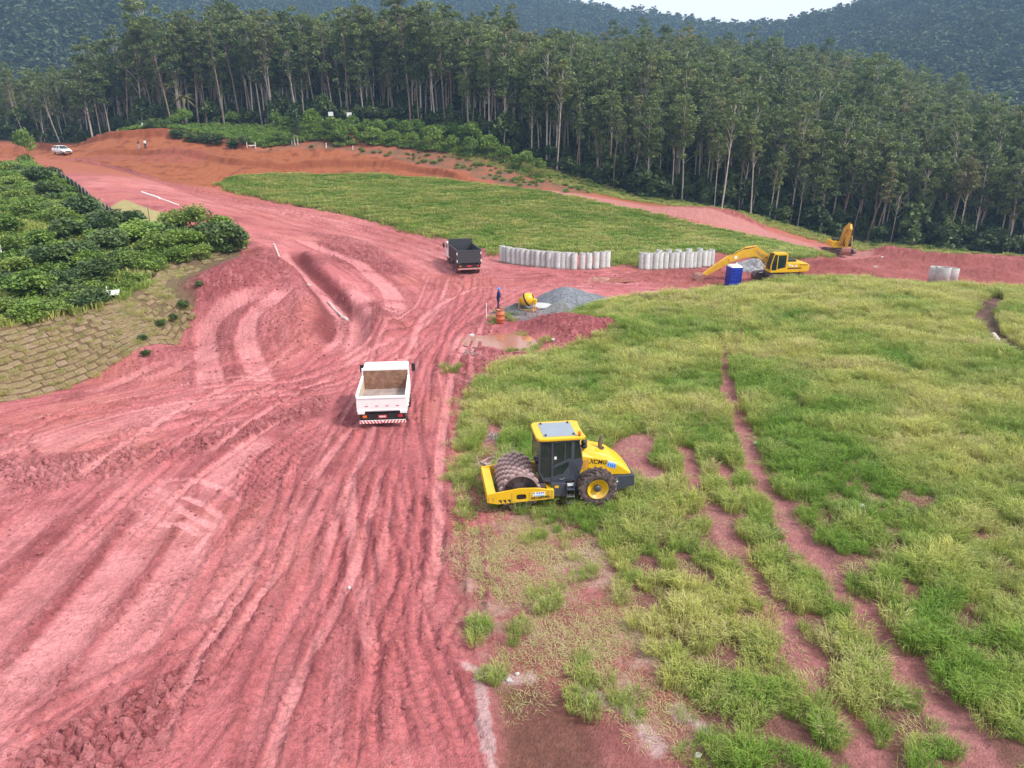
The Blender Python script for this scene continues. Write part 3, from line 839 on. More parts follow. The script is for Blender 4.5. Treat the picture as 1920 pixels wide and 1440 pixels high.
# ------------------------------------------------------------------ ground object
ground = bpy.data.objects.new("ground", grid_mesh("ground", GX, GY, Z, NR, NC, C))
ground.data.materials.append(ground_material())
link(ground); structure(ground); ground['label'] = "bare pink and red earth of the building site rising to wooded hills"
# ------------------------------------------------------------------ vegetation
RS = np.random.RandomState(11)
random.seed(5)
M_BARK = paint("bark", (.46, .40, .33), .85, scale=1.2, var=.3)
M_BARK_D = paint("dark_bark", (.20, .15, .11), .9, scale=1.5, var=.3)
M_EUC = leaf_material("eucalyptus_leaves", (.078, .120, .045), (.225, .275, .088), (.28, .245, .105), .28)
M_BUSH = leaf_material("bush_leaves", (.075, .15, .028), (.26, .37, .065), None, .28)
M_BUSH_D = leaf_material("dark_bush_leaves", (.045, .085, .03), (.145, .205, .06), None, .22)
M_FAR = leaf_material("far_leaves", (.078, .112, .054), (.112, .150, .066), (.135, .14, .075), .1, .95)
M_UNDER = leaf_material("undergrowth_leaves", (.042, .075, .028), (.14, .19, .06), None, .2)

def leaves_mesh(name, C_, S_, tone, mat, up=.5, elong=1.6, rs=RS):
    """many small leaf faces: centres (n,3), sizes (n), tone (n)"""
    n = len(C_)
    nr = rs.normal(size=(n, 3)); nr[:, 2] = np.abs(nr[:, 2]) + up * 1.5
    nr /= np.linalg.norm(nr, axis=1)[:, None]
    t = np.cross(nr, rs.normal(size=(n, 3))); t /= np.linalg.norm(t, axis=1)[:, None]
    b = np.cross(nr, t)
    a = (S_ * elong / 2)[:, None] * t; c = (S_ / 2)[:, None] * b
    dr = nr * (S_ * .18)[:, None]
    V = np.stack([C_ - a, C_ - c + dr, C_ + a, C_ + c + dr], 1).reshape(-1, 3)
    me = bpy.data.meshes.new(name)
    me.vertices.add(4 * n); me.vertices.foreach_set("co", V.astype(f32).ravel())
    me.loops.add(4 * n); me.loops.foreach_set("vertex_index", np.arange(4 * n, dtype=np.int32))
    me.polygons.add(n); me.polygons.foreach_set("loop_start", np.arange(0, 4 * n, 4, dtype=np.int32))
    me.update(calc_edges=True)
    at = me.attributes.new("tone", 'FLOAT', 'POINT'); at.data.foreach_set("value", np.repeat(tone, 4).astype(f32))
    me.materials.append(mat)
    return me

def blob(n, c, r, rs=RS, shell=.55):
    """points in a lumpy ellipsoid, more of them near its skin"""
    d = rs.normal(size=(n, 3)); d /= np.linalg.norm(d, axis=1)[:, None]
    d[:, 2] = np.where(d[:, 2] < -.3, d[:, 2] * .5, d[:, 2])
    rad = (shell + (1 - shell) * rs.rand(n)) * (1 + .18 * np.sin(d[:, 0] * 5 + c[0]) * np.cos(d[:, 1] * 4 + c[1]))
    return np.array(c) + d * rad[:, None] * np.array(r)

def eucalyptus(i, leaf=.42, per=105, start=.42, wide=1.0, H=20.0, lobes=27, mat=None):
    """returns trunk MB and crown mesh for a tree H tall"""
    rs = np.random.RandomState(100 + i)
    bend = rs.normal(size=2) * .55
    def axis(t): return Vector((bend[0] * math.sin(t * 2.2 + i) * t * 1.6, bend[1] * math.sin(t * 2.6) * t * 1.6, H * t))
    tr = MB()
    ts = [0, .03, .15, .3, .45, .6, .75, .88, .97]
    tr.tube([axis(t) for t in ts], [.26, .20, .175, .155, .135, .11, .08, .05, .02], 6)
    cs, ss, tn = [], [], []
    for k in range(lobes):
        t = start + (1 - start) * ((k + .5) / lobes) ** .8
        ang = k * 2.4 + rs.rand() * .8
        prof = math.sin(math.pi * min(1, (t - start) / (1 - start) * .72 + .22))
        reach = wide * (.5 + 2.5 * prof) * (.35 + .75 * rs.rand())
        base = axis(t - .07)
        tip = axis(t) + Vector((math.cos(ang) * reach, math.sin(ang) * reach, .6 + rs.rand()))
        if reach > .8: tr.tube([base, base.lerp(tip, .55) + Vector((0, 0, .25)), tip], [.06, .04, .015], 4)
        r = (.55 + .8 * rs.rand()) * (.75 + .45 * prof) * wide
        n = int(per * (r / 1.3) ** 2 * (.7 + .6 * rs.rand()))
        cs.append(blob(n, tip, (r, r, r * .72), rs)); ss.append(leaf * (.6 + .8 * rs.rand(n)))
        tn.append(np.clip(.5 + .35 * rs.normal() + .2 * rs.normal(size=n), 0, 1))
    me = leaves_mesh("crown", np.concatenate(cs), np.concatenate(ss), np.concatenate(tn), mat or M_EUC, .45, 1.5, rs)
    return tr, me

def joined(name, tr, crown, bark):
    """trunk and crown as one source mesh for massed woods"""
    t = tr.mesh(name, bark)
    bm = bmesh.new(); bm.from_mesh(crown)
    k = len(bm.faces)
    for f in bm.faces: f.material_index = 0
    bm.from_mesh(t)
    bm.faces.ensure_lookup_table()
    for f in bm.faces[k:]: f.material_index = 1
    me = bpy.data.meshes.new(name); bm.to_mesh(me); bm.free()
    me.materials.append(crown.materials[0]); me.materials.append(bark)
    return me

def scatter(name, sources, P, scale, rot, idx, label, extra=None, tilt=None):
    """one stuff object that sets copies of the source meshes on points"""
    col = bpy.data.collections.new(name + "_sources")
    for k, me in enumerate(sources):
        o = bpy.data.objects.new("%s_%02d" % (name, k), me); col.objects.link(o)
    n = len(P)
    me = bpy.data.meshes.new(name)
    me.vertices.add(n); me.vertices.foreach_set("co", np.asarray(P, f32).ravel())
    def attr(nm, typ, val):
        a = me.attributes.new(nm, typ, 'POINT')
        a.data.foreach_set("vector" if typ == 'FLOAT_VECTOR' else "value", np.ascontiguousarray(val).ravel())
    attr("inst_scale", 'FLOAT_VECTOR', np.asarray(scale, f32))
    R = np.zeros((n, 3), f32); R[:, 2] = rot
    if tilt is not None: R[:, :2] = tilt
    attr("inst_rot", 'FLOAT_VECTOR', R)
    attr("inst_idx", 'INT', np.asarray(idx, np.int32))
    for k, v in (extra or {}).items(): attr(k, 'FLOAT', np.asarray(v, f32))
    o = bpy.data.objects.new(name, me); link(o)
    ng = bpy.data.node_groups.new(name, 'GeometryNodeTree')
    ng.interface.new_socket("Geometry", in_out='INPUT', socket_type='NodeSocketGeometry')
    ng.interface.new_socket("Geometry", in_out='OUTPUT', socket_type='NodeSocketGeometry')
    N, L = ng.nodes, ng.links
    gi, go = N.new("NodeGroupInput"), N.new("NodeGroupOutput")
    ci = N.new("GeometryNodeCollectionInfo"); ci.inputs[0].default_value = col
    ci.inputs['Separate Children'].default_value = True; ci.inputs['Reset Children'].default_value = True
    ip = N.new("GeometryNodeInstanceOnPoints"); ip.inputs['Pick Instance'].default_value = True
    def na(nm, t):
        a = N.new("GeometryNodeInputNamedAttribute"); a.data_type = t; a.inputs[0].default_value = nm
        return a.outputs[0]
    e2r = N.new("FunctionNodeEulerToRotation")
    L.new(na("inst_rot", 'FLOAT_VECTOR'), e2r.inputs[0])
    L.new(gi.outputs[0], ip.inputs['Points']); L.new(ci.outputs[0], ip.inputs['Instance'])
    L.new(na("inst_idx", 'INT'), ip.inputs['Instance Index']); L.new(e2r.outputs[0], ip.inputs['Rotation']); L.new(na("inst_scale", 'FLOAT_VECTOR'), ip.inputs['Scale'])
    L.new(ip.outputs[0], go.inputs[0])
    md = o.modifiers.new("scatter", 'NODES'); md.node_group = ng
    o['kind'] = 'stuff'; o['label'] = label
    return o

def jgrid(x0, x1, y0, y1, s, rs=RS, jit=.45):
    gx, gy = np.meshgrid(np.arange(x0, x1, s), np.arange(y0, y1, s))
    gx = gx.ravel() + rs.uniform(-jit, jit, gx.size) * s; gy = gy.ravel() + rs.uniform(-jit, jit, gy.size) * s
    return gx.astype(f32), gy.astype(f32)
def inview(x, yv, margin=1.12, add=8): return np.abs(x) < .745 * yv * margin + add

# --- the eucalyptus forest: trees near its edge one by one, the depth of it as one mass
euc = [eucalyptus(i, H=20, start=(.40, .5, .36, .56, .45, .33, .52, .42, .6, .48)[i], wide=(.95, .8, 1.05, .75, .95, 1.1, .72, .85, .9, .7)[i], per=150, leaf=.30) for i in range(10)]
euc_trunk = [t.mesh("trunk", M_BARK if i % 3 else M_BARK_D) for i, (t, c) in enumerate(euc)]
euc_src = [joined("forest_tree", t, c, M_BARK) for t, c in euc]
fx, fy = jgrid(-230, 230, 85, 335, 3.1)
fd = sdf(fx, fy, forest_poly)
keep = (fd > .5) & inview(fx, fy)
fx, fy, fd = fx[keep], fy[keep], fd[keep]
fz = H0(fx, fy)
hgt = 15 + 3.2 * smooth(20, -15, fx) + 2.0 * np.exp(-((fx + 72) / 24) ** 2) - 6.5 * smooth(-84, -112, fx) + 2.0 * np.random.RandomState(3).normal(size=len(fx))
hgt *= np.where(RS.rand(len(fx)) < .12, .72, 1.0)
order = np.argsort(fd + .05 * np.abs(fx) + 3.0 * RS.rand(len(fx)))
single, mass = order[:262], order[262:]
keep_m = (RS.rand(len(mass)) < np.where(fd[mass] > 60, .55, .9))
mass = mass[keep_m]
def tree_thing(x, yv, h, k, label, group, rz, name="eucalyptus_tree", lean=None, wide=1.0):
    lean = lean or (random.gauss(0, .035), random.gauss(0, .035))
    t = thing(name, label, "tree", (x, yv, gz(x, yv) - .15), rz, group, lean)
    s = h / 20.0
    for nm, me in (("trunk", euc_trunk[k]), ("crown", euc[k][1])):
        o = bpy.data.objects.new(nm, me); o.scale = (s * wide, s * wide, s); link(o, t)
    return t
spots = [(90, "at the picture's left edge beyond the white car"), (230, "behind the orange rim between the white car and the two people"), (380, "behind the dark rim shrubs above the two people"),
         (520, "left of the lone small tree"), (610, "right of the lone small tree"), (720, "behind the two white notice boards"), (860, "above the thick of the young trees"), (980, "above the right end of the young trees"),
         (1100, "above the right end of the orange bank"), (1220, "behind the start of the upper red track"), (1340, "behind the mounds of the upper red track"), (1480, "above the near excavator"),
         (1580, "just left of the far excavator"), (1680, "just right of the far excavator"), (1790, "behind the red mounds left of the three large pipes"), (1880, "behind the three large pipes"), (9999, "at the picture's right edge")]
for i in single:
    x, yv = float(fx[i]), float(fy[i])
    pxx = 960 + FPX * x / (yv * CP + (CAM_H - gz(x, yv)) * SP)
    where = next(t for lim, t in spots if pxx < lim)
    size = "tall" if hgt[i] > 18.5 else "short" if hgt[i] < 14 else "middling"
    row = "first-row" if fd[i] < 3.2 else "second-row" if fd[i] < 6.4 else "inner"
    tree_thing(x, yv, float(hgt[i]), int(RS.randint(10)), "%s %s eucalyptus %s" % (size, row, where), "eucalyptus forest", RS.rand() * 6.28)
for px, py, dist, h, k, wide, lab in (
    (770, 232, 151, 26, 3, 1.0, "tallest eucalyptus with long pale bare trunk, rising above the forest left of centre"),
    (1635, 385, 150, 22, 4, 1.0, "emergent eucalyptus with pale forked limbs above the forest behind the far excavator"),
    (1352, 398, 118, 17, 8, .8, "broken-topped eucalyptus with a stout white trunk behind the upper red track"),
    (322, 236, 152, 20, 0, 1.0, "pale double-stemmed eucalyptus at the knoll above the two standing people"),
    (420, 232, 152, 22, 9, .8, "thin eucalyptus with a small high tuft of leaves left of the lone small tree"),
    (945, 285, 140, 22, 5, .85, "yellowish-brown crowned eucalyptus at the forest edge near the picture's centre"),
    (170, 240, 158, 17, 5, 1.25, "broad spreading eucalyptus standing apart behind the white car")):
    x, yv, _ = world_pt(px, py, d=dist)
    tree_thing(x, yv, h, k, lab, "eucalyptus forest", k * 1.0, wide=wide)
n = len(mass)
scatter("forest_mass", euc_src, np.stack([fx[mass], fy[mass], fz[mass] - .3], 1),
        np.repeat((hgt[mass] / 20)[:, None], 3, 1) * RS.uniform(.9, 1.15, (n, 3)), RS.rand(n) * 6.28, RS.randint(0, 10, n),
        "depth of the eucalyptus forest behind its edge, seen as one mass of crowns")

# --- undergrowth along the forest edge
def bush_crown(i, mat, R=1.0, n=520, leaf=.16, lobes=9, tall=1.0, up=.5):
    rs = np.random.RandomState(300 + i)
    cs, ss, tn = [], [], []
    for k in range(lobes):
        a = k * 2.4 + rs.rand(); q = math.sqrt((k + .3) / lobes) * .72 * R
        c = (math.cos(a) * q, math.sin(a) * q, R * tall * (.42 + .55 * (1 - (q / R) ** 2) * (.5 + .7 * rs.rand())))
        r = R * (.30 + .2 * rs.rand())
        m = n // lobes
        cs.append(blob(m, c, (r, r, r * (.7 + .2 * tall)), rs, .45)); ss.append(leaf * (.6 + .8 * rs.rand(m)))
        tn.append(np.clip(.5 + .3 * rs.normal() + .2 * rs.normal(size=m), 0, 1))
    m = n // 4
    cs.append(blob(m, (0, 0, R * .25), (R * .85, R * .85, R * .3), rs, .4)); ss.append(leaf * (.6 + .8 * rs.rand(m))); tn.append(rs.rand(m))
    return leaves_mesh("foliage", np.concatenate(cs), np.concatenate(ss), np.concatenate(tn), mat, up, 1.7, rs)
under = [bush_crown(40 + k, M_UNDER, 1.0, 700, .17, 10, 1.5) for k in range(4)]
ux, uy = jgrid(-190, 190, 85, 260, 2.3)
ud = sdf(ux, uy, forest_poly)
keep = (ud > .2) & (ud < 22) & inview(ux, uy) & (RS.rand(len(ux)) < .75)
ux, uy = ux[keep], uy[keep]; n = len(ux)
us = RS.uniform(.9, 2.1, n) * np.where(RS.rand(n) < .15, 1.6, 1)
scatter("forest_undergrowth", under, np.stack([ux, uy, ground_z(ux, uy) - .2], 1), np.stack([us, us, us * RS.uniform(.9, 1.5, n)], 1), RS.rand(n) * 6.28, RS.randint(0, 4, n),
        "dark leafy undergrowth between the trunks along the forest edge")

# --- wooded hills far behind
far_src = []
for i in range(6):
    tr, cr = eucalyptus(30 + i, leaf=1.15, per=17, start=.18, wide=1.45, lobes=18, mat=M_FAR)
    far_src.append(joined("hill_tree", tr, cr, M_BARK_D))
hx, hy = [], []
for y0, y1, s in ((215, 420, 4.8), (420, 640, 5.4), (640, 960, 7.0)):
    a, b = jgrid(-.86 * y1, .86 * y1, y0, y1, s); hx.append(a); hy.append(b)
hx, hy = np.concatenate(hx), np.concatenate(hy)
keep = inview(hx, hy, 1.1, 10) & (hy > 330); hx, hy = hx[keep], hy[keep]
hz = H0(hx, hy)
pv = 720 - FPX * np.tan(np.arctan2(hz + 20 - CAM_H, hy) + PITCH)        # leave out trees far above the picture's top edge
keep = pv > -160; hx, hy, hz = hx[keep], hy[keep], hz[keep]; n = len(hx)
hsz = RS.uniform(.65, 1.1, n) * np.where(RS.rand(n) < .1, 1.25, 1)
scatter("wooded_hills", far_src, np.stack([hx, hy, hz - .5], 1), np.stack([hsz * 1.15, hsz * 1.15, hsz * RS.uniform(.75, 1.05, n)], 1), RS.rand(n) * 6.28, RS.randint(0, 6, n),
        "dense dark woodland covering the far hills")

# --- shrubs on the knoll and the plateau, one by one
bush_a = [bush_crown(k, M_BUSH, 1.0, 1900, .105, 13) for k in range(4)]
bush_d = [bush_crown(10 + k, M_BUSH_D, 1.0, 1900, .105, 13) for k in range(3)]
M_BUSH_Y = leaf_material("yellow_green_leaves", (.10, .17, .03), (.30, .38, .08), None, .25)
bush_y = [bush_crown(16 + k, M_BUSH_Y, 1.0, 1500, .085, 16) for k in range(3)]
young = [bush_crown(20 + k, M_BUSH, 1.0, 1600, .11, 14, 1.7, .3) for k in range(3)]
stem_mb = MB()
for k in range(4):
    a = k * 1.7; stem_mb.tube([(0, 0, -.1), (.12 * math.cos(a), .12 * math.sin(a), .3), (.35 * math.cos(a), .35 * math.sin(a), .8)], [.05, .035, .01], 5)
stem_me = stem_mb.mesh("stem", M_BARK_D)
def bush(x, yv, r, h, me, label, group, name="shrub"):
    t = thing(name, label, "shrub", (x, yv, gz(x, yv) - .05), random.random() * 6.28, group, (random.gauss(0, .08), random.gauss(0, .08)))
    for nm, m in (("foliage", me), ("stem", stem_me)):
        o = bpy.data.objects.new(nm, m); o.scale = (r, r, h); link(o, t)
    return t
for px, py, s, dark, lab in (
    (60,560,1.5,0,0),(120,545,1.4,1,0),(185,530,1.5,1,0),(250,505,1.4,0,0),(300,478,1.6,0,0),(350,470,1.7,0,0),(395,462,1.7,1,1),(432,470,1.9,1,1),(415,440,1.6,0,1),(370,440,1.8,0,1),(330,436,1.6,0,1),
    (30,520,1.5,0,0),(90,505,1.6,1,0),(150,490,1.6,1,0),(210,470,1.6,1,0),(265,455,1.8,0,0),(20,480,1.5,0,0),(75,465,1.5,0,0),(130,450,1.7,1,0),(190,440,1.8,1,0),(245,432,1.7,1,0),
    (10,440,1.6,0,0),(110,420,1.5,0,0),(160,412,1.7,1,0),(200,425,1.5,1,0),(50,410,1.4,0,0),(100,395,1.3,0,0),(40,380,1.4,0,0),(90,370,1.4,1,0),(30,350,1.5,0,0),(75,345,1.6,1,0),(15,325,1.5,0,0),
    (100,330,1.5,1,0),(55,600,1.2,0,0),(15,590,1.3,0,0),(10,545,1.3,1,0),(300,450,1.6,1,0),(285,500,1.1,0,0),(225,500,1.3,1,0),(170,510,1.3,0,0),(340,490,1.0,0,0),(385,485,1.0,0,1)):
    x, yv, _ = G(px, py)
    me = (bush_d if dark else bush_y if random.random() < .6 else bush_a)[random.randrange(3)]
    r = s * random.uniform(.85, 1.15)
    if lab: bush(x, yv, r, r * 1.1, me, "large dark green shrub at the tip of the plateau above the red fill", "shrubs at the plateau tip")
    else:
        where = ("at the picture's left edge" if px < 60 else "left of the silt fence" if py < 400 else "behind the white board" if 150 < px < 260 and py > 480 else "towards the plateau tip" if px > 260 else "near the brown bare strip" if py < 450 else "in the middle of the thicket")
        if px < 60: where += ", upper part" if py < 400 else ", middle part" if py < 500 else ", lower part"
        tone_ = "dark green" if dark else "yellow-green" if me in bush_y else "bright green"
        bush(x, yv, r, r * random.uniform(.7, 1.0), me, "%s %s leafy shrub %s" % ("big" if s >= 1.55 else "smaller", tone_, where), "thicket on the left plateau")
x, yv, _ = G(50, 308); bush(x, yv, 1.7, 3.0, young[0], "upright bright green shrub beside the road, left of the white car", None)
kn = [(640,250),(662,246),(690,248),(712,252),(735,246),(760,252),(783,250),(800,258),(825,262),(845,258),(868,268),(885,272),(905,280),(700,268),(660,270),(635,272),(740,270),(775,275),(812,280),(850,282),(620,262),
      (520,240),(540,246),(438,232),(350,238),(590,246),(920,292),(945,302),(965,312),(985,318),(880,290),(1010,328),(330,240),(250,245)]
for px, py in kn:
    x, yv, _ = G(px, py + 6)
    s = random.uniform(1.3, 2.1)
    bush(x, yv, s, s * random.uniform(.9, 1.25), young[random.randrange(3)], "%s young tree %s on the knoll" % ("big bushy" if s > 1.7 else "small bushy", "left of the lone small tree" if px < 556 else "below the notice boards" if px < 680 and py > 255 else "beside the notice boards" if px < 680 else "in the middle clump" if px < 790 else "in the right clump" if px < 870 else "straggling down to the right"), "young trees on the knoll", "young_tree")
for px, py in ((270,248),(290,252),(310,250),(335,262),(360,268),(385,272),(410,276),(436,282),(460,282)):
    x, yv, _ = G(px, py); s = random.uniform(1.3, 1.8)
    bush(x, yv, s, s * .9, bush_d[random.randrange(3)], "dark vine-covered shrub on the rim of the orange cut, %s" % ("above the two people" if px < 300 else "at the middle of the rim" if px < 400 else "near the white crosspiece"), "shrubs on the rim of the cut")
for px, py, s in ((345,578,.7),(300,612,.65),(325,600,.6),(268,638,.5),(275,668,.5),(375,545,.5)):
    x, yv, _ = G(px, py)
    bush(x, yv, s * .7, s * .6, bush_d[random.randrange(3)], "small weed shrub on the stone-faced slope, %s" % {345: "highest of the right-hand ones", 300: "in the slope's middle right", 325: "beside the highest right-hand weed", 268: "lowest but one", 275: "lowest of all at the foot", 375: "nearest the red fill"}[px], "weeds on the stone-faced slope", "weed")

# low cover plants as masses
cover = [bush_crown(60 + k, M_BUSH, 1.0, 420, .12, 7, .6) for k in range(3)] + [bush_crown(66 + k, M_BUSH_D, 1.0, 420, .12, 7, .6) for k in range(2)]
knoll_poly = GP([(165,252),(300,246),(420,240),(560,238),(700,236),(830,250),(900,268),(960,300),(920,298),(800,290),(700,276),(600,268),(560,272),(480,284),(420,274),(300,254),(230,256)])
def cover_in(poly, s, p, rs, inset=.2):
    a = np.array(poly)
    x, yv = jgrid(a[:, 0].min(), a[:, 0].max(), a[:, 1].min(), a[:, 1].max(), s)
    k = (sdf(x, yv, poly) > inset) & (rs.rand(len(x)) < p) & inview(x, yv, 1.2, 10)
    return x[k], yv[k]
px_, py_ = cover_in(plat_poly, .95, .7, RS, 0)
dt, _, _ = seg_dist(px_, py_, toe_w)
db_, _, _ = seg_dist(px_, py_, GP([(-20,425),(60,432),(110,440)]))
k = (dt > 3.7 + .8 * fbm(px_, py_, 2.5)) & (db_ > 2.2) & (sdf(px_, py_, tan_poly) < -.3) & (fbm(px_, py_, 6, 3, .5, 77) > -.32)
px_, py_ = px_[k], py_[k]
k1x, k1y = cover_in(knoll_poly, .95, .9, RS)
sp_x, sp_y = cover_in(sparse_poly, 1.2, .5, RS); k = fbm(sp_x, sp_y, 5, 3, .5, 12) > -.1; sp_x, sp_y = sp_x[k], sp_y[k]
e_x, e_y = jgrid(-120, 150, 85, 200, 1.3); ed = sdf(e_x, e_y, forest_poly)
k = (ed > -5) & (ed < .8) & (e_x > -25) & (RS.rand(len(ed)) < .35 + .12 * ed / 5) & (seg_dist(e_x, e_y, road_r)[0] > 4); e_x, e_y = e_x[k], e_y[k]
cx = np.concatenate([px_, k1x, sp_x, e_x]); cy = np.concatenate([py_, k1y, sp_y, e_y]); n = len(cx)
cs_ = np.concatenate([RS.uniform(.5, 1.15, len(px_)), RS.uniform(.7, 1.2, len(k1x)), RS.uniform(.35, .75, len(sp_x)), RS.uniform(.35, .8, len(e_x))])
ci_ = np.where((fbm(cx, cy, 7, 2, .5, 90) + .25 * RS.normal(size=n) > .25) & (cy < 110), 3 + RS.randint(0, 2, n), RS.randint(0, 3, n))
scatter("ground_cover", cover, np.stack([cx, cy, ground_z(cx, cy)], 1), np.stack([cs_, cs_, cs_ * RS.uniform(.7, 1.2, n)], 1), RS.rand(n) * 6.28, ci_,
        "low leafy ground cover on the plateau, the knoll and the verges")

# lone small tree with twin stems
x, yv, _ = G(556, 276)
lt = thing("small_tree", "lone small tree with dense oval crown and twin pale stems above the orange bank", "tree", (x, yv, gz(x, yv) - .1))
mb = MB(); mb.tube([(-.25,0,0),(-.3,0,1.2),(-.1,0,3.4)],[.12,.1,.05],6); mb.tube([(.3,.1,0),(.3,.1,1.2),(.1,0,3.6)],[.11,.09,.05],6); mb.tube([(0,0,3.2),(.1,0,7.2)],[.06,.02],5)
mb.build("trunk", M_BARK, lt)
rs = np.random.RandomState(9); cs, ss, tn = [], [], []
for k in range(16):
    z = 2.4 + 5.2 * k / 15; w = 1.25 * math.sin(math.pi * min(.97, .22 + .72 * (k / 15)))
    a = k * 2.4; m = 150
    cs.append(blob(m, (math.cos(a) * w * .5, math.sin(a) * w * .5, z), (w * .8, w * .8, .8), rs)); ss.append(.2 * (.6 + .8 * rs.rand(m))); tn.append(np.clip(.4 + .25 * rs.normal(size=m), 0, 1))
link(bpy.data.objects.new("crown", leaves_mesh("crown", np.concatenate(cs), np.concatenate(ss), np.concatenate(tn), M_BUSH_D, .4)), lt)
# palm at the forest edge
x, yv, _ = world_pt(350, 236, d=149)
pt = thing("palm_tree", "palm with drooping dry fronds at the forest edge above the knoll", "tree", (x, yv, gz(x, yv) - .1))
MB().tube([(0,0,0),(.1,0,3),(.15,0,6.2)],[.28,.2,.18],7).build("trunk", M_BARK, pt)
mb = MB()
for k in range(15):
    a = k * 2.4; el = .9 - .09 * k
    pts = []
    for t in np.linspace(0, 1, 6):
        rr = 2.6 * t * math.cos(el * (1 - .4 * t)); pts.append((.15 + math.cos(a) * rr, math.sin(a) * rr, 6.2 + 2.3 * t * math.sin(el) - 1.5 * t * t))
    sd_ = Vector((-math.sin(a), math.cos(a), 0))
    for (p, q), w0, w1 in zip(zip(pts[:-1], pts[1:]), (.1, .3, .38, .34, .2), (.3, .38, .34, .2, .03)):
        p, q = Vector(p), Vector(q)
        mb.add([p, p + sd_ * w0 - Vector((0,0,w0*.4)), q + sd_ * w1 - Vector((0,0,w1*.4)), q, p - sd_ * w0 - Vector((0,0,w0*.4)), q - sd_ * w1 - Vector((0,0,w1*.4))], [(0,1,2,3),(0,3,5,4)])
mb.build("crown", leaf_material("palm_fronds", (.10, .10, .04), (.20, .17, .07), None, .2), pt)

# ------------------------------------------------------------------ grass
def grass_material(name):
    m, N, L, b = new_mat(name)
    tn = N.new("ShaderNodeAttribute"); tn.attribute_name = "tone"
    ti = N.new("ShaderNodeAttribute"); ti.attribute_type = 'INSTANCER'; ti.attribute_name = "tint"
    dr = N.new("ShaderNodeAttribute"); dr.attribute_type = 'INSTANCER'; dr.attribute_name = "dry"
    m1 = N.new("ShaderNodeMix"); m1.data_type = 'RGBA'; m1.inputs[6].default_value = (.18, .31, .04, 1); m1.inputs[7].default_value = (.50, .50, .14, 1)
    L.new(ti.outputs['Fac'], m1.inputs[0])
    ad = N.new("ShaderNodeMath"); ad.operation = 'MULTIPLY_ADD'; ad.inputs[1].default_value = .55; ad.use_clamp = True
    L.new(tn.outputs['Fac'], ad.inputs[0]); L.new(dr.outputs['Fac'], ad.inputs[2])
    mr = N.new("ShaderNodeMapRange"); mr.inputs[1].default_value = .45; mr.inputs[2].default_value = 1.0
    L.new(ad.outputs[0], mr.inputs[0])
    m2 = N.new("ShaderNodeMix"); m2.data_type = 'RGBA'; m2.inputs[7].default_value = (.55, .46, .25, 1)
    L.new(mr.outputs[0], m2.inputs[0]); L.new(m1.outputs[2], m2.inputs[6])
    v = N.new("ShaderNodeMapRange"); v.inputs[3].default_value = .75; v.inputs[4].default_value = 1.25
    fr = N.new("ShaderNodeMath"); fr.operation = 'FRACT'; ml = N.new("ShaderNodeMath"); ml.operation = 'MULTIPLY'; ml.inputs[1].default_value = 9.7
    L.new(tn.outputs['Fac'], ml.inputs[0]); L.new(ml.outputs[0], fr.inputs[0]); L.new(fr.outputs[0], v.inputs[0])
    m3 = N.new("ShaderNodeMix"); m3.data_type = 'RGBA'; m3.blend_type = 'MULTIPLY'; m3.inputs[0].default_value = 1
    L.new(m2.outputs[2], m3.inputs[6]); L.new(v.outputs[0], m3.inputs[7])
    L.new(m3.outputs[2], b.inputs['Base Color']); b.inputs['Roughness'].default_value = .6; b.inputs['Specular IOR Level'].default_value = .25
    tr = N.new("ShaderNodeBsdfTranslucent"); L.new(m3.outputs[2], tr.inputs['Color'])
    ms = N.new("ShaderNodeMixShader"); ms.inputs[0].default_value = .3
    L.new(b.outputs[0], ms.inputs[1]); L.new(tr.outputs[0], ms.inputs[2]); L.new(ms.outputs[0], N["Material Output"].inputs['Surface'])
    return m
M_GRASS = grass_material("grass_blades")
def clump(i, blades, rad, h, w, droop=.5, flat=0.0):
    rs = np.random.RandomState(500 + i)
    V, F, T = [], [], []
    for k in range(blades):
        a = rs.rand() * 6.283; q = rad * math.sqrt(rs.rand())
        bx, by = q * math.cos(a), q * math.sin(a)
        oa = a + rs.normal() * .8
        L_ = h * (.55 + .75 * rs.rand())
        out = (.25 + .75 * rs.rand()) * droop * L_
        ww = w * (.7 + .6 * rs.rand())
        pa = oa + 1.57 + rs.normal() * .4
        sx, sy = math.cos(pa) * ww, math.sin(pa) * ww
        lift = 1 - flat
        p0 = (bx, by, -.02); p1 = (bx + math.cos(oa) * out * .35, by + math.sin(oa) * out * .35, L_ * .62 * lift + .02); p2 = (bx + math.cos(oa) * out, by + math.sin(oa) * out, L_ * (.95 - .3 * droop) * lift + .015)
        j = len(V)
        V += [(p0[0] - sx, p0[1] - sy, p0[2]), (p0[0] + sx, p0[1] + sy, p0[2]), (p1[0] - sx * .8, p1[1] - sy * .8, p1[2]), (p1[0] + sx * .8, p1[1] + sy * .8, p1[2]), p2]
        F += [(j, j + 1, j + 3, j + 2), (j + 2, j + 3, j + 4)]
        T += [rs.rand()] * 5
    me = bpy.data.meshes.new("grass_tuft"); me.from_pydata(V, [], F)
    at = me.attributes.new("tone", 'FLOAT', 'POINT'); at.data.foreach_set("value", np.array(T, f32))
    me.materials.append(M_GRASS)
    return me
tufts = [clump(k, 120, .26, .42, .0075, .75) for k in range(4)] + [clump(10 + k, 100, .32, .30, .007, 1.0) for k in range(2)]
litter = [clump(20 + k, 90, .38, .22, .006, 1.3, .82) for k in range(3)]
broad = [clump(30 + k, 60, .45, .42, .030, .8) for k in range(4)]

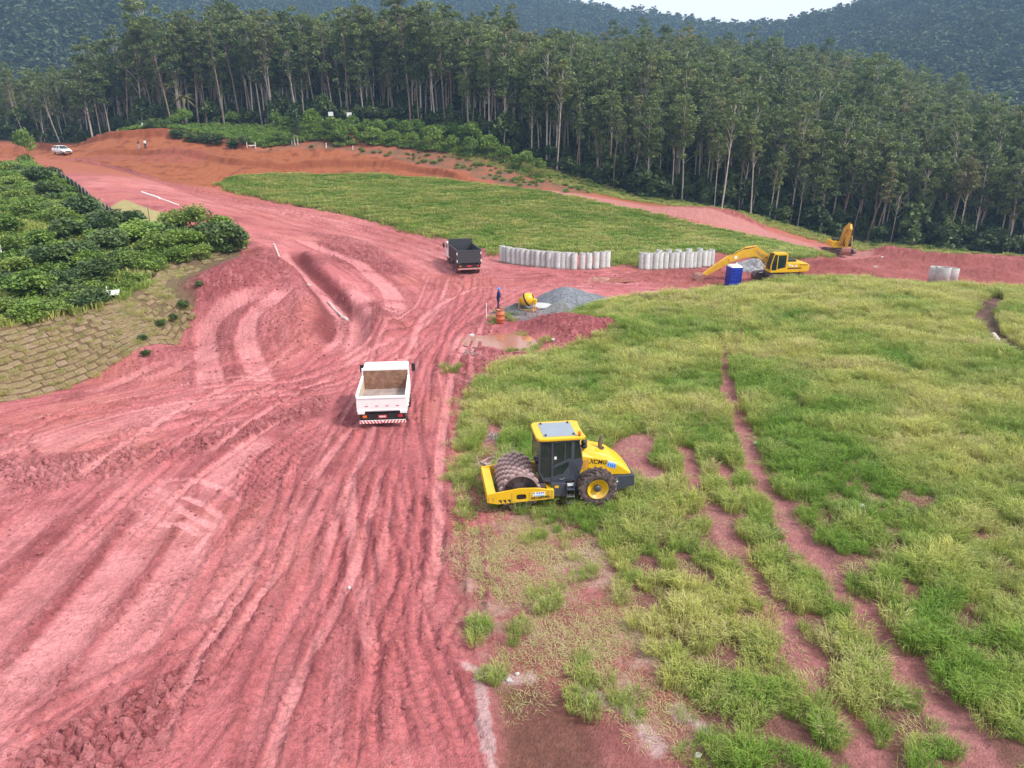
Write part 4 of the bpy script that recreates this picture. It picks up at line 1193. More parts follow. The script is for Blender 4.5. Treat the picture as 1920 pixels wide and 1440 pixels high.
def bare_mask(x, yv):
    k = np.zeros(len(x), f32)
    for P, w, dp in bare:
        d, _, _ = seg_dist(x, yv, P); k = np.maximum(k, smooth(w * 1.38, w * .85, d + .2 * fbm(x, yv, 1.2, 2)))
    return k
G_ALL = {}
def put(srcname, x, yv, s, sz, tint, dry, idx):
    G_ALL.setdefault(srcname, []).append((x, yv, s, sz, tint, dry, idx))
# near meadow, right
a = np.array(grass_poly)
x, yv = jgrid(-4, 62, 10, 72, .30)
d = sdf(x, yv, grass_poly)
lown = fbm(x, yv, 3.2, 3, .55, 41); midn = fbm(x, yv, 1.1, 2, .5, 43); big = fbm(x, yv, 9, 3, .5, 47)
dens = smooth(-.3, .5, d + .6 * midn)
patch = smooth(-.02, .16, midn * .8 + .5 * lown + .42 * smooth(17, 42, yv) + .13)
dens = dens * patch * (1 - bare_mask(x, yv)) * np.where(yv > 45, .8, 1)
k = (RS.rand(len(x)) < dens) & inview(x, yv, 1.1, 7)
x, yv, lown, midn, big, d = x[k], yv[k], lown[k], midn[k], big[k], d[k]
n = len(x)
s = RS.uniform(.55, 1.4, n) * (1 + .5 * lown) * np.where(d < .8, .8, 1) * (1 + .3 * smooth(25, 45, yv))
tint = np.clip(.36 + 1.3 * big + .8 * lown + .2 * RS.normal(size=n) + .25 * smooth(28, 48, yv) + .25 * smooth(8, 30, x), 0, 1)
dry = np.clip(.10 + .45 * fbm(x, yv, 2.2, 3, .5, 49) + .35 * big + .14 * RS.normal(size=n), 0, .7)
put("tuft", x, yv, s, s * RS.uniform(.8, 1.25, n), tint, dry, RS.randint(0, 6, n))
# straw and litter on the dry apron and between tufts
x, yv = jgrid(-4, 40, 10, 45, .34)
dd = sdf(x, yv, dry_poly); dg = sdf(x, yv, grass_poly)
nz = fbm(x, yv, 1.8, 3, .5, 55)
p = np.maximum(smooth(-.3, .6, dd + .6 * nz) * smooth(-.25, .15, nz) * .9 * smooth(12, 18, yv), smooth(-.8, .2, dg) * .35 * smooth(.1, -.3, nz)) * (1 - .8 * bare_mask(x, yv))
p = np.maximum(p, smooth(-1.6, -.2, dg) * (dg < .2) * .55 * smooth(-.3, .2, nz) * (x > -3))
k = (RS.rand(len(x)) < p); x, yv = x[k], yv[k]; n = len(x)
put("litter", x, yv, RS.uniform(.7, 1.4, n), RS.uniform(.7, 1.3, n), RS.uniform(.2, .9, n), RS.uniform(.35, .95, n), RS.randint(0, 3, n))
# odd tufts along the road edge
for px, py, c, sp in ((893,1190,10,.35),(920,1270,6,.25),(880,790,14,.5),(870,830,14,.5),(960,640,0,.3),(945,592,12,.9),(980,650,8,.7),(955,655,7,.4),(1005,648,8,.5),(930,600,6,.6),(1025,640,5,.4),(975,622,6,.5),(850,700,6,.5),
                      (960,1180,4,.5),(1040,1140,5,.6),(890,905,8,.5),(870,960,7,.5),(1010,1000,6,.6),(1080,1060,6,.6),(1000,1130,4,.4),(1100,1250,5,.5),(1130,1300,4,.4),(1090,1330,4,.5),(1180,1320,4,.4),(865,895,9,.5)):
    if not c: continue
    gx, gy, _ = G(px, py)
    put("tuft", gx + RS.normal(size=c) * sp * .5, gy + RS.normal(size=c) * sp, RS.uniform(.6, 1.1, c), RS.uniform(.6, 1.1, c), RS.uniform(.1, .6, c), RS.uniform(.05, .45, c), RS.randint(0, 6, c))
# far field
x, yv = jgrid(-60, 70, 60, 150, .62)
d = sdf(x, yv, field_poly)
lown = fbm(x, yv * 1.8, 7, 3, .55, 71); midn = fbm(x, yv, 2.0, 2, .5, 73)
k = (RS.rand(len(x)) < smooth(-.4, .6, d + .7 * midn) * .95)
x, yv, lown, midn = x[k], yv[k], lown[k], midn[k]; n = len(x)
s = RS.uniform(.8, 1.4, n) * (1 + .35 * lown)
put("broad", x, yv, s * 1.1, s * RS.uniform(.6, 1.0, n), np.clip(.45 + 1.0 * lown + .35 * midn + .1 * RS.normal(size=n), 0, 1), np.clip(.06 + .3 * midn + .3 * lown + .08 * RS.normal(size=n), 0, .5), RS.randint(0, 4, n))
# rank grass between the shrubs of the left plateau and on the verge of the knoll
a = np.array(plat_poly)
x, yv = jgrid(-80, -14, 38, 110, .7)
dt, _, _ = seg_dist(x, yv, toe_w)
k = (sdf(x, yv, plat_poly) > .3) & (dt > 3.4) & (sdf(x, yv, tan_poly) < -.2) & (RS.rand(len(x)) < .75) & inview(x, yv, 1.1, 8)
x, yv = x[k], yv[k]; n = len(x)
put("broad", x, yv, RS.uniform(.8, 1.6, n), RS.uniform(.7, 1.6, n), np.clip(.5 + fbm(x, yv, 5, 3) + .15 * RS.normal(size=n), 0, 1), np.clip(.1 + .5 * fbm(x, yv, 4, 2, .5, 5), 0, .6), RS.randint(0, 4, n))
# verge in front of the forest, right
x, yv = jgrid(-20, 95, 85, 150, .8)
d = -sdf(x, yv, forest_poly); dr_, _, _ = seg_dist(x, yv, road_r); ds_, _, _ = seg_dist(x, yv, site_r)
k = (d > -1) & (d < 9) & (dr_ > 2.8) & (ds_ > 9) & (sdf(x, yv, field_poly) < -.5) & (sdf(x, yv, bank_poly) < 0) & (RS.rand(len(x)) < .8) & inview(x, yv)
x, yv = x[k], yv[k]; n = len(x)
put("broad", x, yv, RS.uniform(.8, 1.5, n), RS.uniform(.6, 1.1, n), RS.uniform(.45, 1, n), RS.uniform(0, .35, n), RS.randint(0, 4, n))
for nm, src, lab in (("tuft", tufts, "tall green grass tufts of the meadow on the right"), ("litter", litter, "flattened straw and dry grass on the bare apron"), ("broad", broad, "green grass of the far field and the forest verge")):
    A = [np.concatenate([np.asarray(q[j], f32) for q in G_ALL[nm]]) for j in range(7)]
    scatter({"tuft": "meadow_grass", "litter": "dry_grass", "broad": "field_grass"}[nm], src, np.stack([A[0], A[1], ground_z(A[0], A[1])], 1), np.stack([A[2], A[2], A[3]], 1), RS.rand(len(A[0])) * 6.28,
            A[6].astype(int), lab, {"tint": A[4], "dry": A[5]})
# ------------------------------------------------------------------ machines: shared materials
DUST = (.36, .12, .11)
M_YEL = paint("yellow_paint", (.72, .43, .010), .38, dirt=.2, dirt_col=(.46, .25, .12), mud=.5, scale=1.6, var=.06, coat=.15)
M_YEL2 = paint("worn_yellow_paint", (.66, .36, .015), .45, dirt=.42, dirt_col=(.42, .17, .08), scale=1.3, var=.1)
M_GREY = paint("slate_paint", (.050, .056, .080), .42, dirt=.22, dirt_col=(.25, .13, .12), mud=.5, scale=2.0, var=.14, coat=.15)
M_BLACK = paint("black_plastic", (.015, .015, .017), .5, dirt=.15, dirt_col=(.15, .07, .06), scale=3)
M_STEEL = paint("dusty_steel", (.16, .13, .125), .6, .5, dirt=.5, dirt_col=(.40, .18, .17), scale=5)
M_PAD = paint("worn_pad_steel", (.42, .36, .34), .55, .2, dirt=.72, dirt_col=(.36, .10, .10), scale=4.0, var=.3)
M_RUBBER = paint("dusty_rubber", (.035, .034, .035), .8, dirt=.7, dirt_col=(.22, .13, .115), scale=3)
M_RUBBER_R = paint("muddy_rubber", (.05, .035, .034), .85, dirt=.75, dirt_col=(.30, .10, .10), scale=5)
M_WHITE = paint("white_paint", (.80, .80, .80), .4, dirt=.14, dirt_col=(.50, .26, .24), mud=.62, scale=1.3, var=.05, coat=.15)
M_WHITE_P = paint("plain_white", (.80, .80, .78), .5, var=.04)
M_RED = paint("red_reflector", (.62, .02, .03), .35, var=.05)
M_ORANGE_L = paint("orange_lens", (.80, .16, .02), .3, var=.05)
M_PANEL = paint("roof_panel", (.25, .29, .34), .35, var=.05)
M_TEXT = paint("black_lettering", (.012, .012, .012), .5, var=.02)
M_BLUE_S = paint("blue_sticker", (.18, .45, .80), .4, var=.25, scale=12)
M_CHROME = paint("bare_steel", (.42, .40, .38), .35, .8, var=.15, scale=6)
M_GLASS = glass_mat()
M_LIGHTGLASS = paint("lamp_glass", (.75, .75, .72), .15, var=.03)

from mathutils.geometry import tessellate_polygon
def plate(mb, outer, holes, y0, y1):
    """flat plate in the x-z plane with cut-outs"""
    loops = [[Vector((a, b, 0)) for a, b in lp] for lp in [outer] + holes]
    flat = [p for lp in loops for p in lp]
    tris = tessellate_polygon(loops)
    n = len(flat)
    vs = [(p.x, y0, p.y) for p in flat] + [(p.x, y1, p.y) for p in flat]
    fs = [tuple(t) for t in tris] + [tuple(n + i for i in reversed(t)) for t in tris]
    k = 0
    for lp in loops:
        m = len(lp)
        fs += [(k + i, k + (i + 1) % m, n + k + (i + 1) % m, n + k + i) for i in range(m)]; k += m
    mb.add(vs, fs)
    return mb

def tyre(mb, c, r, w, lugs=0, lug_h=.05, n=28):
    h = w / 2
    mb.lathe([(r * .56, -h * .8), (r * .72, -h), (r * .93, -h * .95), (r, -h * .72), (r, h * .72), (r * .93, h * .95), (r * .72, h), (r * .56, h * .8)], c, 'y', n)
    for k in range(lugs):
        for sd in (-1, 1):
            a = 2 * math.pi * (k + (.5 if sd > 0 else 0)) / lugs
            prof = []
            for t, da in ((0, 0), (.5, .10), (1, .24)):
                yv = c[1] + sd * h * (1.02 - t * .98); aa = a - da * 1.2
                hw_ = .5 * (2 * math.pi / lugs) * .34
                for rr in ((r * .93 if t == 0 else r * .985), r + lug_h * (0.6 if t == 0 else 1)):
                    for s2 in (-1, 1):
                        prof.append((c[0] + rr * math.cos(aa + s2 * hw_), yv, c[2] + rr * math.sin(aa + s2 * hw_)))
            f = []
            for i in (0, 4):
                f += [(i, i + 4, i + 6, i + 2), (i + 2, i + 6, i + 7, i + 3), (i + 3, i + 7, i + 5, i + 1)]
            f += [(0, 2, 3, 1), (8, 9, 11, 10)]
            mb.add(prof, f)
    return mb

def rim(mb, c, r, w, side_):
    mb.lathe([(r, side_ * w * .5), (r * .93, side_ * w * .5), (r * .86, side_ * w * .28), (r * .5, side_ * w * .12), (r * .35, side_ * w * .12), (.001, side_ * w * .12)], c, 'y', 24)
    return mb

# ------------------------------------------------------------------ padfoot roller
def build_roller():
    gx, gy, _ = G(1040, 931)
    R0 = thing("padfoot_roller", "yellow padfoot soil compactor with dark grey cab parked at the edge of the grass", "roller", (gx, gy, gz(gx, gy) + .0), math.pi + math.radians(8))
    # drum
    mb = MB(); c = (1.55, 0, .80)
    mb.lathe([(.70, -1.05), (.70, 1.05), (.665, 1.05), (.66, .70), (.30, .66), (.26, .80), (.001, .80)], c, 'y', 40)
    mb.lathe([(.70, -1.05), (.665, -1.05), (.66, -.70), (.001, -.66)], c, 'y', 40)
    drum = mb.build("drum", M_STEEL, R0)
    for k in range(4):
        a = k * math.pi / 2 + .5
        MB().box((c[0] + .45 * math.cos(a), .74, c[2] + .45 * math.sin(a)), (.42, .05, .13), Matrix.Rotation(-a, 3, 'Y')).build("spoke", M_STEEL, drum)
    pm = MB(); pm.hexa([(-.105, -.08, -.01), (.105, -.08, -.01), (.105, .08, -.01), (-.105, .08, -.01)], [(-.06, -.062, .10), (.06, -.062, .10), (.06, .062, .10), (-.06, .062, .10)])
    pads = [pm.mesh("pad", M_PAD, .012, 1)]
    for j in range(11):
        for k in range(14):
            a = 2 * math.pi * (k + (.5 if j % 2 else 0)) / 14
            o = bpy.data.objects.new("pad", pads[0])
            o.location = (c[0] + .70 * math.sin(a), -.93 + j * .186, c[2] + .70 * math.cos(a)); o.rotation_euler = (0, a, 0)
            link(o, drum)
    # yoke frame
    prof = [(2.85, .54), (2.45, .44), (.28, .52), (.28, .90), (1.0, 1.03), (1.6, 1.05), (2.85, .88)]
    fr = None
    oval = [(1.54 + .19 * math.copysign(abs(math.cos(a)) ** .5, math.cos(a)), .68 + .12 * math.copysign(abs(math.sin(a)) ** .5, math.sin(a))) for a in np.linspace(0, 2 * math.pi, 20, endpoint=False)]
    mb = MB()
    plate(mb, prof, [oval], 1.13, 1.19); plate(mb, prof, [oval], -1.19, -1.13)
    mb.hexa([(2.5, -1.13, .58), (2.85, -1.13, .56), (2.85, 1.13, .56), (2.5, 1.13, .58)], [(2.5, -1.13, .86), (2.84, -1.13, .875), (2.84, 1.13, .875), (2.5, 1.13, .86)])
    mb.box((.38, 0, .66), (.24, 2.26, .36))
    fr = mb.build("yoke_frame", M_YEL, R0, .008, seg=1)
    MB().lathe([(.21, 1.06), (.21, 1.135), (.08, 1.145), (.001, 1.145)], (1.54, 0, .68), 'y', 18).build("hub", M_BLACK, fr)
    for k in range(3):
        x0 = 2.42 - k * .17
        MB().prism([(x0, .62), (x0 - .13, .62), (x0 - .13, .47)], 1.19, 1.196).build("triangle_marking", M_TEXT, fr)
    bolts = MB()
    for x0 in (2.78, 2.60, 1.90, 1.22, .50, .36):
        for z0 in ((.72, .62) if x0 > 2 else (.84, .74, .64, .54)):
            bolts.cyl((x0, 1.185, z0), (x0, 1.21, z0), .022, n=8)
    bolts.build("bolts", M_CHROME, fr)
    text("XS123PDBR", .145, (.80, 1.193, .61), (math.pi / 2, math.radians(-2), math.pi), M_TEXT, fr, offs=.006)
    st = MB().box((.86, 1.193, .77), (.46, .006, .17)).build("sticker", M_WHITE_P, fr)
    M_STB = paint("sticker_blue", (.05, .09, .55), .5, var=.05)
    for x0, w0 in ((1.05, .05), (.93, .05), (.85, .05), (.77, .05), (.69, .05)): MB().box((x0, 1.198, .815), (w0, .004, .06)).build("print_mark", M_STB, st)
    MB().box((.86, 1.197, .715), (.40, .004, .035)).build("stripe", M_BLUE_S, st)
    MB().box((.75, .3, .72), (.06, 1.5, .25)).box((.62, .62, .80), (.2, .25, .3)).build("scraper", M_STEEL, fr)
    # chassis under the cab
    ch = MB(); ch.box((.05, 0, .72), (.5, .8, .42)); ch.box((-.9, 0, .85), (1.5, 1.1, .5)); ch.prism([(-.6, .78), (-.6, 1.12), (-1.0, 1.36), (-1.0, .9)], -.72, .72)
    ch.build("chassis", M_STEEL, R0, .02)
    MB().prism([(.30, .48), (-.24, .42), (-.24, 1.0), (.34, 1.0)], .52, .92).build("tank_box", M_GREY, R0, .02)
    MB().box((.12, .925, .88), (.16, .006, .10)).build("warning_label", M_YEL, R0)
    sp = MB()
    for x0 in (-.26, -.56): sp.box((x0, .98, .60), (.035, .10, .82))
    sp.build("step_frame", M_GREY, R0, .006)
    for z0 in (.22, .50, .80): MB().box((-.41, 1.0, z0), (.30, .22, .035)).build("step", M_CHROME if z0 < .7 else M_GREY, R0, .004)
    lb = MB().box((-.40, .94, .95), (.26, .006, .12)).build("data_plate", M_WHITE_P, R0)
    MB().box((-.46, .945, .985), (.10, .004, .04)).build("stripe", M_BLUE_S, lb)
    # cab
    outer = [(.78, 2.75), (-.76, 2.75), (-.92, 1.75), (-.74, 1.03), (.35, 1.0), (.66, 1.12), (.82, 1.5)]
    panes = [[(.73, 2.69), (.33, 2.69), (.33, 1.22), (.60, 1.20), (.76, 1.5)], [(.25, 2.66), (-.19, 2.66), (-.19, 1.90), (.25, 1.70)], [(-.225, 2.66), (-.43, 2.66), (-.43, 1.99), (-.225, 1.90)],
             [(.24, 1.60), (-.36, 1.84), (-.36, 1.66), (-.14, 1.33), (.24, 1.24)], [(-.57, 2.68), (-.73, 2.68), (-.86, 1.98), (-.57, 1.92)]]
    cab = MB()
    for y0, y1 in ((.71, .76), (-.76, -.71)): plate(cab, outer, panes, y0, y1)
    cab.box((.20, 0, 1.03), (.95, 1.42, .06)); cab.box((-.3, 0, 1.03), (.9, 1.42, .06))
    cab.prism([(.66, 1.10), (.82, 1.5), (.80, 1.52), (.62, 1.14)], -.71, .71)
    cab.prism([(-.90, 1.72), (-.92, 1.78), (-.74, 1.03), (-.70, 1.05)], -.71, .71)
    cab.box((.76, 0, 2.71), (.06, 1.42, .08)); cab.box((-.76, 0, 2.71), (.06, 1.42, .08))
    cabo = cab.build("cab", M_GREY, R0)
    for y0 in (.735, -.735):
        for q, pn in enumerate(panes):
            mbp = MB(); plate(mbp, pn, [], y0 - .006, y0 + .006); mbp.build("window", M_GLASS, cabo)
    MB().prism([(.815, 1.52), (.765, 2.68), (.755, 2.68), (.80, 1.52)], -.70, .70).build("windscreen", M_GLASS, cabo)
    MB().prism([(-.90, 1.80), (-.755, 2.68), (-.745, 2.68), (-.885, 1.80)], -.70, .70).build("rear_window", M_GLASS, cabo)
    dr = MB()
    for a, b in (((.29, 1.06), (.29, 2.70)), ((-.47, 1.35), (-.47, 2.70))):
        dr.box(((a[0] + b[0]) / 2, .768, (a[1] + b[1]) / 2), (.035, .016, b[1] - a[1]))
    dr.box((-.09, .768, 1.12), (.75, .016, .03)); dr.box((-.09, .768, 2.69), (.78, .016, .03))
    door = dr.build("door_frame", M_GREY, cabo, .003)
    MB().tube([(-.02, .77, 1.14), (-.05, .80, 1.12), (-.16, .80, 1.13), (-.20, .77, 1.18)], .012, 6).build("handle", M_CHROME, door)
    MB().tube([(-.60, .76, 1.78), (-.62, .82, 1.72), (-.78, .82, 1.22), (-.80, .76, 1.16)], .014, 6).build("grab_rail", M_BLACK, cabo)
    seat = MB().box((-.25, 0, 1.45), (.5, .5, .14)).box((-.5, 0, 1.8), (.14, .5, .7)).box((-.25, 0, 1.2), (.3, .3, .35)).build("seat", M_BLACK, cabo, .05)
    MB().tube([(.5, 0, 1.1), (.30, 0, 1.72)], .04, 6).lathe([(.19, -.015), (.21, 0), (.19, .015), (.17, 0), (.19, -.015)], (.28, 0, 1.75), 'z', 16).build("steering_wheel", M_BLACK, cabo)
    MB().box((.16, .748, 2.02), (.085, .004, .12)).build("notice", M_WHITE_P, cabo)
    MB().box((.58, .50, 1.35), (.14, .05, .04)).build("blue_bottle", M_BLUE_S, cabo)
    MB().tube([(.55, .55, 2.6), (.62, .62, 2.35)], .012, 5).box((.52, .62, 1.95), (.05, .14, .32)).build("mirror", M_BLACK, cabo, .01)
    rp = [(.90, .60), (.82, .80), (.55, .84), (-.80, .84), (-1.0, .74), (-.96, .45), (-.96, -.45), (-1.0, -.74), (-.80, -.84), (.55, -.84), (.82, -.80), (.90, -.60)]
    rf = MB().prism(rp, 2.755, 2.875, 'z').build("roof", M_YEL, R0, .03, seg=2)
    MB().prism([(.62, .66), (-.66, .66), (-.66, -.66), (.62, -.66)], 2.876, 2.892, 'z').build("roof_panel", M_PANEL, rf, .006)
    br = MB()
    for sx in (.52, -.56):
        for sy in (.56, -.56): br.box((sx, sy, 2.91), (.06, .10, .05))
    br.build("bracket", M_BLACK, rf)
    bc = MB().cyl((-.76, .70, 2.87), (-.76, .70, 2.93), .04, n=10).build("beacon", M_BLACK, rf)
    MB().lathe([(.065, 0), (.07, .03), (.06, .11), (.03, .14), (.001, .145)], (-.76, .70, 2.93), 'z', 14).build("lens", M_ORANGE_L, bc)
    # hood
    secs = [(-.72, 1.16, 1.86, 1.98), (-.93, 1.30, 1.97, 2.13), (-1.40, 1.43, 1.87, 2.09), (-1.85, 1.34, 1.76, 1.97), (-2.14, 1.12, 1.66, 1.84), (-2.60, 1.10, 1.34, 1.50), (-2.88, 1.10, 1.14, 1.20)]
    vs, fs = [], []
    for x0, zb, zs, zt in secs:
        vs += [(x0, -.68, zb), (x0, -.68, zs), (x0, -.56, zt - .015), (x0, 0, zt + .02), (x0, .56, zt - .015), (x0, .68, zs), (x0, .68, zb)]
    for i in range(len(secs) - 1):
        for k in range(6): fs.append((i * 7 + k, i * 7 + k + 1, (i + 1) * 7 + k + 1, (i + 1) * 7 + k))
        fs.append((i * 7 + 6, i * 7, (i + 1) * 7, (i + 1) * 7 + 6))
    fs += [tuple(range(7)), tuple(reversed(range(len(vs) - 7, len(vs))))]
    hood = MB().add(vs, fs).build("hood", M_YEL, R0, .02)
    vg = MB().prism([(-.80, 1.42), (-.86, 1.82), (-1.12, 1.84), (-1.08, 1.44)], .68, .686).build("vent_grille", paint("grille_orange", (.50, .24, .06), .7, var=.3, scale=40), hood)
    lv = MB()
    for k in range(9): lv.box((-.96, .69, 1.45 + k * .043), (.25, .01, .012))
    lv.build("louvre", M_YEL2, vg)
    MB().box((-1.14, .682, 1.60), (.012, .006, .5)).build("hood_seam", M_BLACK, hood)
    MB().prism([(-1.20, 1.49), (-1.55, 1.50), (-1.95, 1.36), (-2.15, 1.14), (-2.10, 1.10), (-1.90, 1.31), (-1.54, 1.45), (-1.20, 1.44)], .68, .70).build("wheel_arch", M_YEL, hood, .005)
    text("X", .27, (-1.27, .684, 1.74), (math.pi / 2, math.radians(8), math.pi), paint("grey_brown_lettering", (.08, .055, .03), .5), hood, shear=.25, offs=.006)
    text("CMG", .235, (-1.62, .684, 1.690), (math.pi / 2, math.radians(8), math.pi), M_TEXT, hood, shear=.12, offs=.006, space=1.06)
    stk = MB().prism([(-1.93, 1.74), (-2.28, 1.62), (-2.24, 1.38), (-1.89, 1.50)], .68, .688).build("sticker", M_BLUE_S, hood)
    M_STD = paint("sticker_dark_blue", (.02, .07, .65), .5)
    for q in range(4): MB().prism([(-1.945 - q * .085, 1.625 - q * .028), (-1.985 - q * .085, 1.61 - q * .028), (-1.965 - q * .085, 1.50 - q * .028), (-1.925 - q * .085, 1.515 - q * .028)], .6885, .6915).build("print_mark", M_STD, stk)
    MB().prism([(-1.93, 1.735), (-2.27, 1.62), (-2.265, 1.575), (-1.925, 1.69)], .6885, .690).build("sticker_band", M_WHITE_P, stk)
    ex = MB().lathe([(.17, 2.0), (.17, 2.02), (.001, 2.02)], (-1.76, .05, 0), 'z', 18).build("exhaust_opening", M_TEXT, hood)
    ex = MB().cyl((-1.76, .05, 1.9), (-1.76, .05, 2.33), .085, n=14).tube([(-1.76, .05, 2.3), (-1.76, .05, 2.40), (-1.80, .05, 2.47), (-1.88, .05, 2.50)], .05, 10).build("exhaust_stack", M_STEEL, hood)
    pc = MB().cyl((-1.02, .42, 2.05), (-1.02, .42, 2.25), .05, n=10).build("intake_post", M_YEL, hood)
    MB().lathe([(.001, 2.22), (.09, 2.22), (.13, 2.27), (.13, 2.34), (.08, 2.38), (.08, 2.40), (.12, 2.42), (.12, 2.50), (.05, 2.54), (.001, 2.54)], (-1.02, .42, 0), 'z', 16).build("air_precleaner", M_BLACK, pc)
    # rear
    bp = MB().prism([(-2.14, 1.08), (-3.02, 1.09), (-3.04, .62), (-2.34, .44)], -.74, .74).build("rear_bumper", M_GREY, R0, .03)
    MB().box((-2.75, .45, 1.10), (.35, .4, .03)).build("cover_plate", M_BLACK, bp, .005)
    MB().cyl((-2.30, .735, .95), (-2.30, .755, .95), .055, n=12).build("rear_lamp", M_CHROME, bp)
    MB().cyl((-2.33, .735, .84), (-2.33, .755, .84), .04, n=12).build("tail_lamp", M_LIGHTGLASS, bp)
    MB().tube([(-2.72, .55, 1.09), (-2.72, .55, 1.16)], .03, 8).box((-2.72, .55, 1.19), (.12, .14, .06)).build("lift_lug", M_BLACK, bp)
    # wheels
    for sy in (1, -1):
        wc = (-1.45, sy * .93, .77)
        w = tyre(MB(), wc, .73, .46, 20, .05, 36).build("wheel", M_RUBBER, R0)
        rim(MB(), wc, .42, .46, sy).build("rim", M_YEL, w)
        MB().lathe([(.001, .10 * sy), (.15, .10 * sy), (.13, .20 * sy), (.07, .22 * sy), (.001, .22 * sy)], wc, 'y', 16).build("hub", M_GREY, w)
    return R0
build_roller()

# ------------------------------------------------------------------ dump trucks
def lining_mat(name, a, b):
    return paint(name, a, .8, dirt=.6, dirt_col=b, scale=2.2, var=.25, bump=.4)
def wheel_set(parent, x, r, w, ys, mat, rimcol):
    for yv in ys:
        wh = tyre(MB(), (x, yv, r), r, w, 0, n=24).build("wheel", mat, parent)
        rim(MB(), (x, yv, r), r * .6, w, 1 if yv > 0 else -1).build("rim", rimcol, wh)

def truck(label, loc, rz, P):
    T = thing("dump_truck", label, "truck", loc, rz)
    W, L_, zf, zt, hb = P['W'], P['L'], P['floor'], P['top'], P['head']
    bed_m, cab_m = P['bed'], P['cab']
    body = MB(); t = .07
    body.box((L_ / 2, 0, zf - .05), (L_ - .02, W - .04, .08))
    for sy in (1, -1):
        body.box((L_ / 2 - .02, sy * (W / 2 - t / 2), (zf + zt) / 2), (L_ - .14, t, zt - zf))
        body.box((L_ / 2 - .02, sy * (W / 2 - t / 2 + .005), zt + .03), (L_ - .1, t + .05, .07))
    body.box((L_ - t / 2, 0, (zf + hb) / 2), (t, W, hb - zf))
    b = body.build("dump_body", bed_m, T, .012)
    for k in range(P['ribs']):
        for sy in (1, -1): MB().box((.35 + (L_ - .7) * k / (P['ribs'] - 1), sy * (W / 2 + .025), (zf + zt) / 2), (.09, .06, zt - zf - .06)).build("side_rib", bed_m, b, .008)
    li = MB()
    li.box((L_ / 2, 0, zf + .012), (L_ - .2, W - 2 * t - .01, .03))
    li.build("bed_floor_lining", P['floor_m'], b)
    li = MB().box((L_ - t - .012, 0, (zf + hb) / 2 - .05), (.02, W - 2 * t - .01, hb - zf - .16)).build("headboard_lining", P['head_m'], b)
    for sy in (1, -1): MB().box((L_ / 2, sy * (W / 2 - t - .010), (zf + zt) / 2 - .02), (L_ - .2, .018, zt - zf - .08)).build("side_lining", P['side_m'], b)
    tg = MB(); tg.box((-.005, 0, (zf + zt) / 2 - .02), (.06, W, zt - zf + .10)); tg.box((-.045, 0, zt - .06), (.04, W - .1, .06)); tg.box((-.04, 0, zf), (.035, W - .5, .05))
    tg = tg.build("tailgate", bed_m, T, .012)
    for k in range(4 if P['stripes'] else 0): MB().box((-.042, -.75 + k * .5, zf + .22), (.012, .14, .035)).build("reflector", M_RED, tg)
    if not P['stripes']:
        for sy in (1, -1):
            for z0 in (zt - .28, zf + .16): MB().box((-.045, sy * (W / 2 - .05), z0), (.03, .08, .24)).build("corner_marker", M_WHITE_P, tg)
    for sy in (1, -1): MB().cyl((-.07, sy * .32, zf - .10), (.06, sy * .32, zf - .10), .045, n=8).build("hinge", M_BLACK, tg)
    ch = MB()
    for sy in (1, -1): ch.box((P['len'] / 2, sy * .40, zf - .26), (P['len'] - .2, .09, .24))
    ch.box((.15, 0, zf - .26), (.12, 1.3, .22)); ch.box((L_ * .55, 0, zf - .25), (.5, .9, .3))
    c = ch.build("chassis", M_BLACK, T)
    # rear end
    z1 = P['bar']
    MB().box((-.02, 0, z1 + .26), (.05, W - .25, .30)).build("rear_panel", M_BLACK, c)
    for sy in (1, -1):
        MB().box((-.055, sy * (W / 2 - .36), z1 + .28), (.03, .20, .13)).build("tail_light", M_ORANGE_L if sy > 0 else M_RED, c, .01)
        MB().box((.25, sy * (W / 2 - .20), z1 + .50), (.7, .34, .16)).build("mudguard", cab_m if P['stripes'] else M_BLACK, T, .02)
    bar = MB().box((-.06, 0, z1), (.06, W - .2, .15)).build("rear_bar", M_WHITE_P if P['stripes'] else paint("dusty_bar", (.45, .22, .19), .7, var=.2), T)
    if P['stripes']:
        for k in range(14):
            y0 = -(W - .2) / 2 + (W - .2) * (k + .25) / 14; sl = .09 * (1 if k < 7 else -1)
            MB().prism([(y0 + sl * .5, z1 - .074), (y0 + .075 + sl * .5, z1 - .074), (y0 + .075 - sl * .5, z1 + .074), (y0 - sl * .5, z1 + .074)], -.0955, -.0915, 'x').build("red_stripe", M_RED, bar)
    pl = MB().box((-.075, 0, z1 + .27), (.012, .42, .15)).build("licence_plate", M_RED, c)
    text(P['plate'], .13, (-.084, 0, z1 + .27), (math.pi / 2, 0, -math.pi / 2), M_WHITE_P, pl, offs=.004)
    # wheels
    r = P['r']
    for x0 in P['rear']: wheel_set(T, x0, r, .25, (W / 2 - .16, W / 2 - .45, -W / 2 + .45, -W / 2 + .16), M_RUBBER_R, M_STEEL)
    wheel_set(T, P['front'], r, .26, (W / 2 - .2, -W / 2 + .2), M_RUBBER_R, M_STEEL)
    # cab
    x0, x1, zc, hw_ = P['cab0'], P['cab1'], P['cabz'], W / 2 - .08
    cb = MB(); zb = zf - .30
    outer = [(x0, zb), (x1, zb), (x1 + .02, zb + .75), (x1 - .22, zc - .12), (x1 - .35, zc), (x0 + .1, zc), (x0, zc - .1)]
    win = [(x0 + .75, zc - .2), (x1 - .28, zc - .2), (x1 - .14, zb + .85), (x0 + .62, zb + .85)]
    for sy in (1, -1): plate(cb, outer, [win], sy * hw_ - .03 * sy, sy * hw_ + .02 * sy)
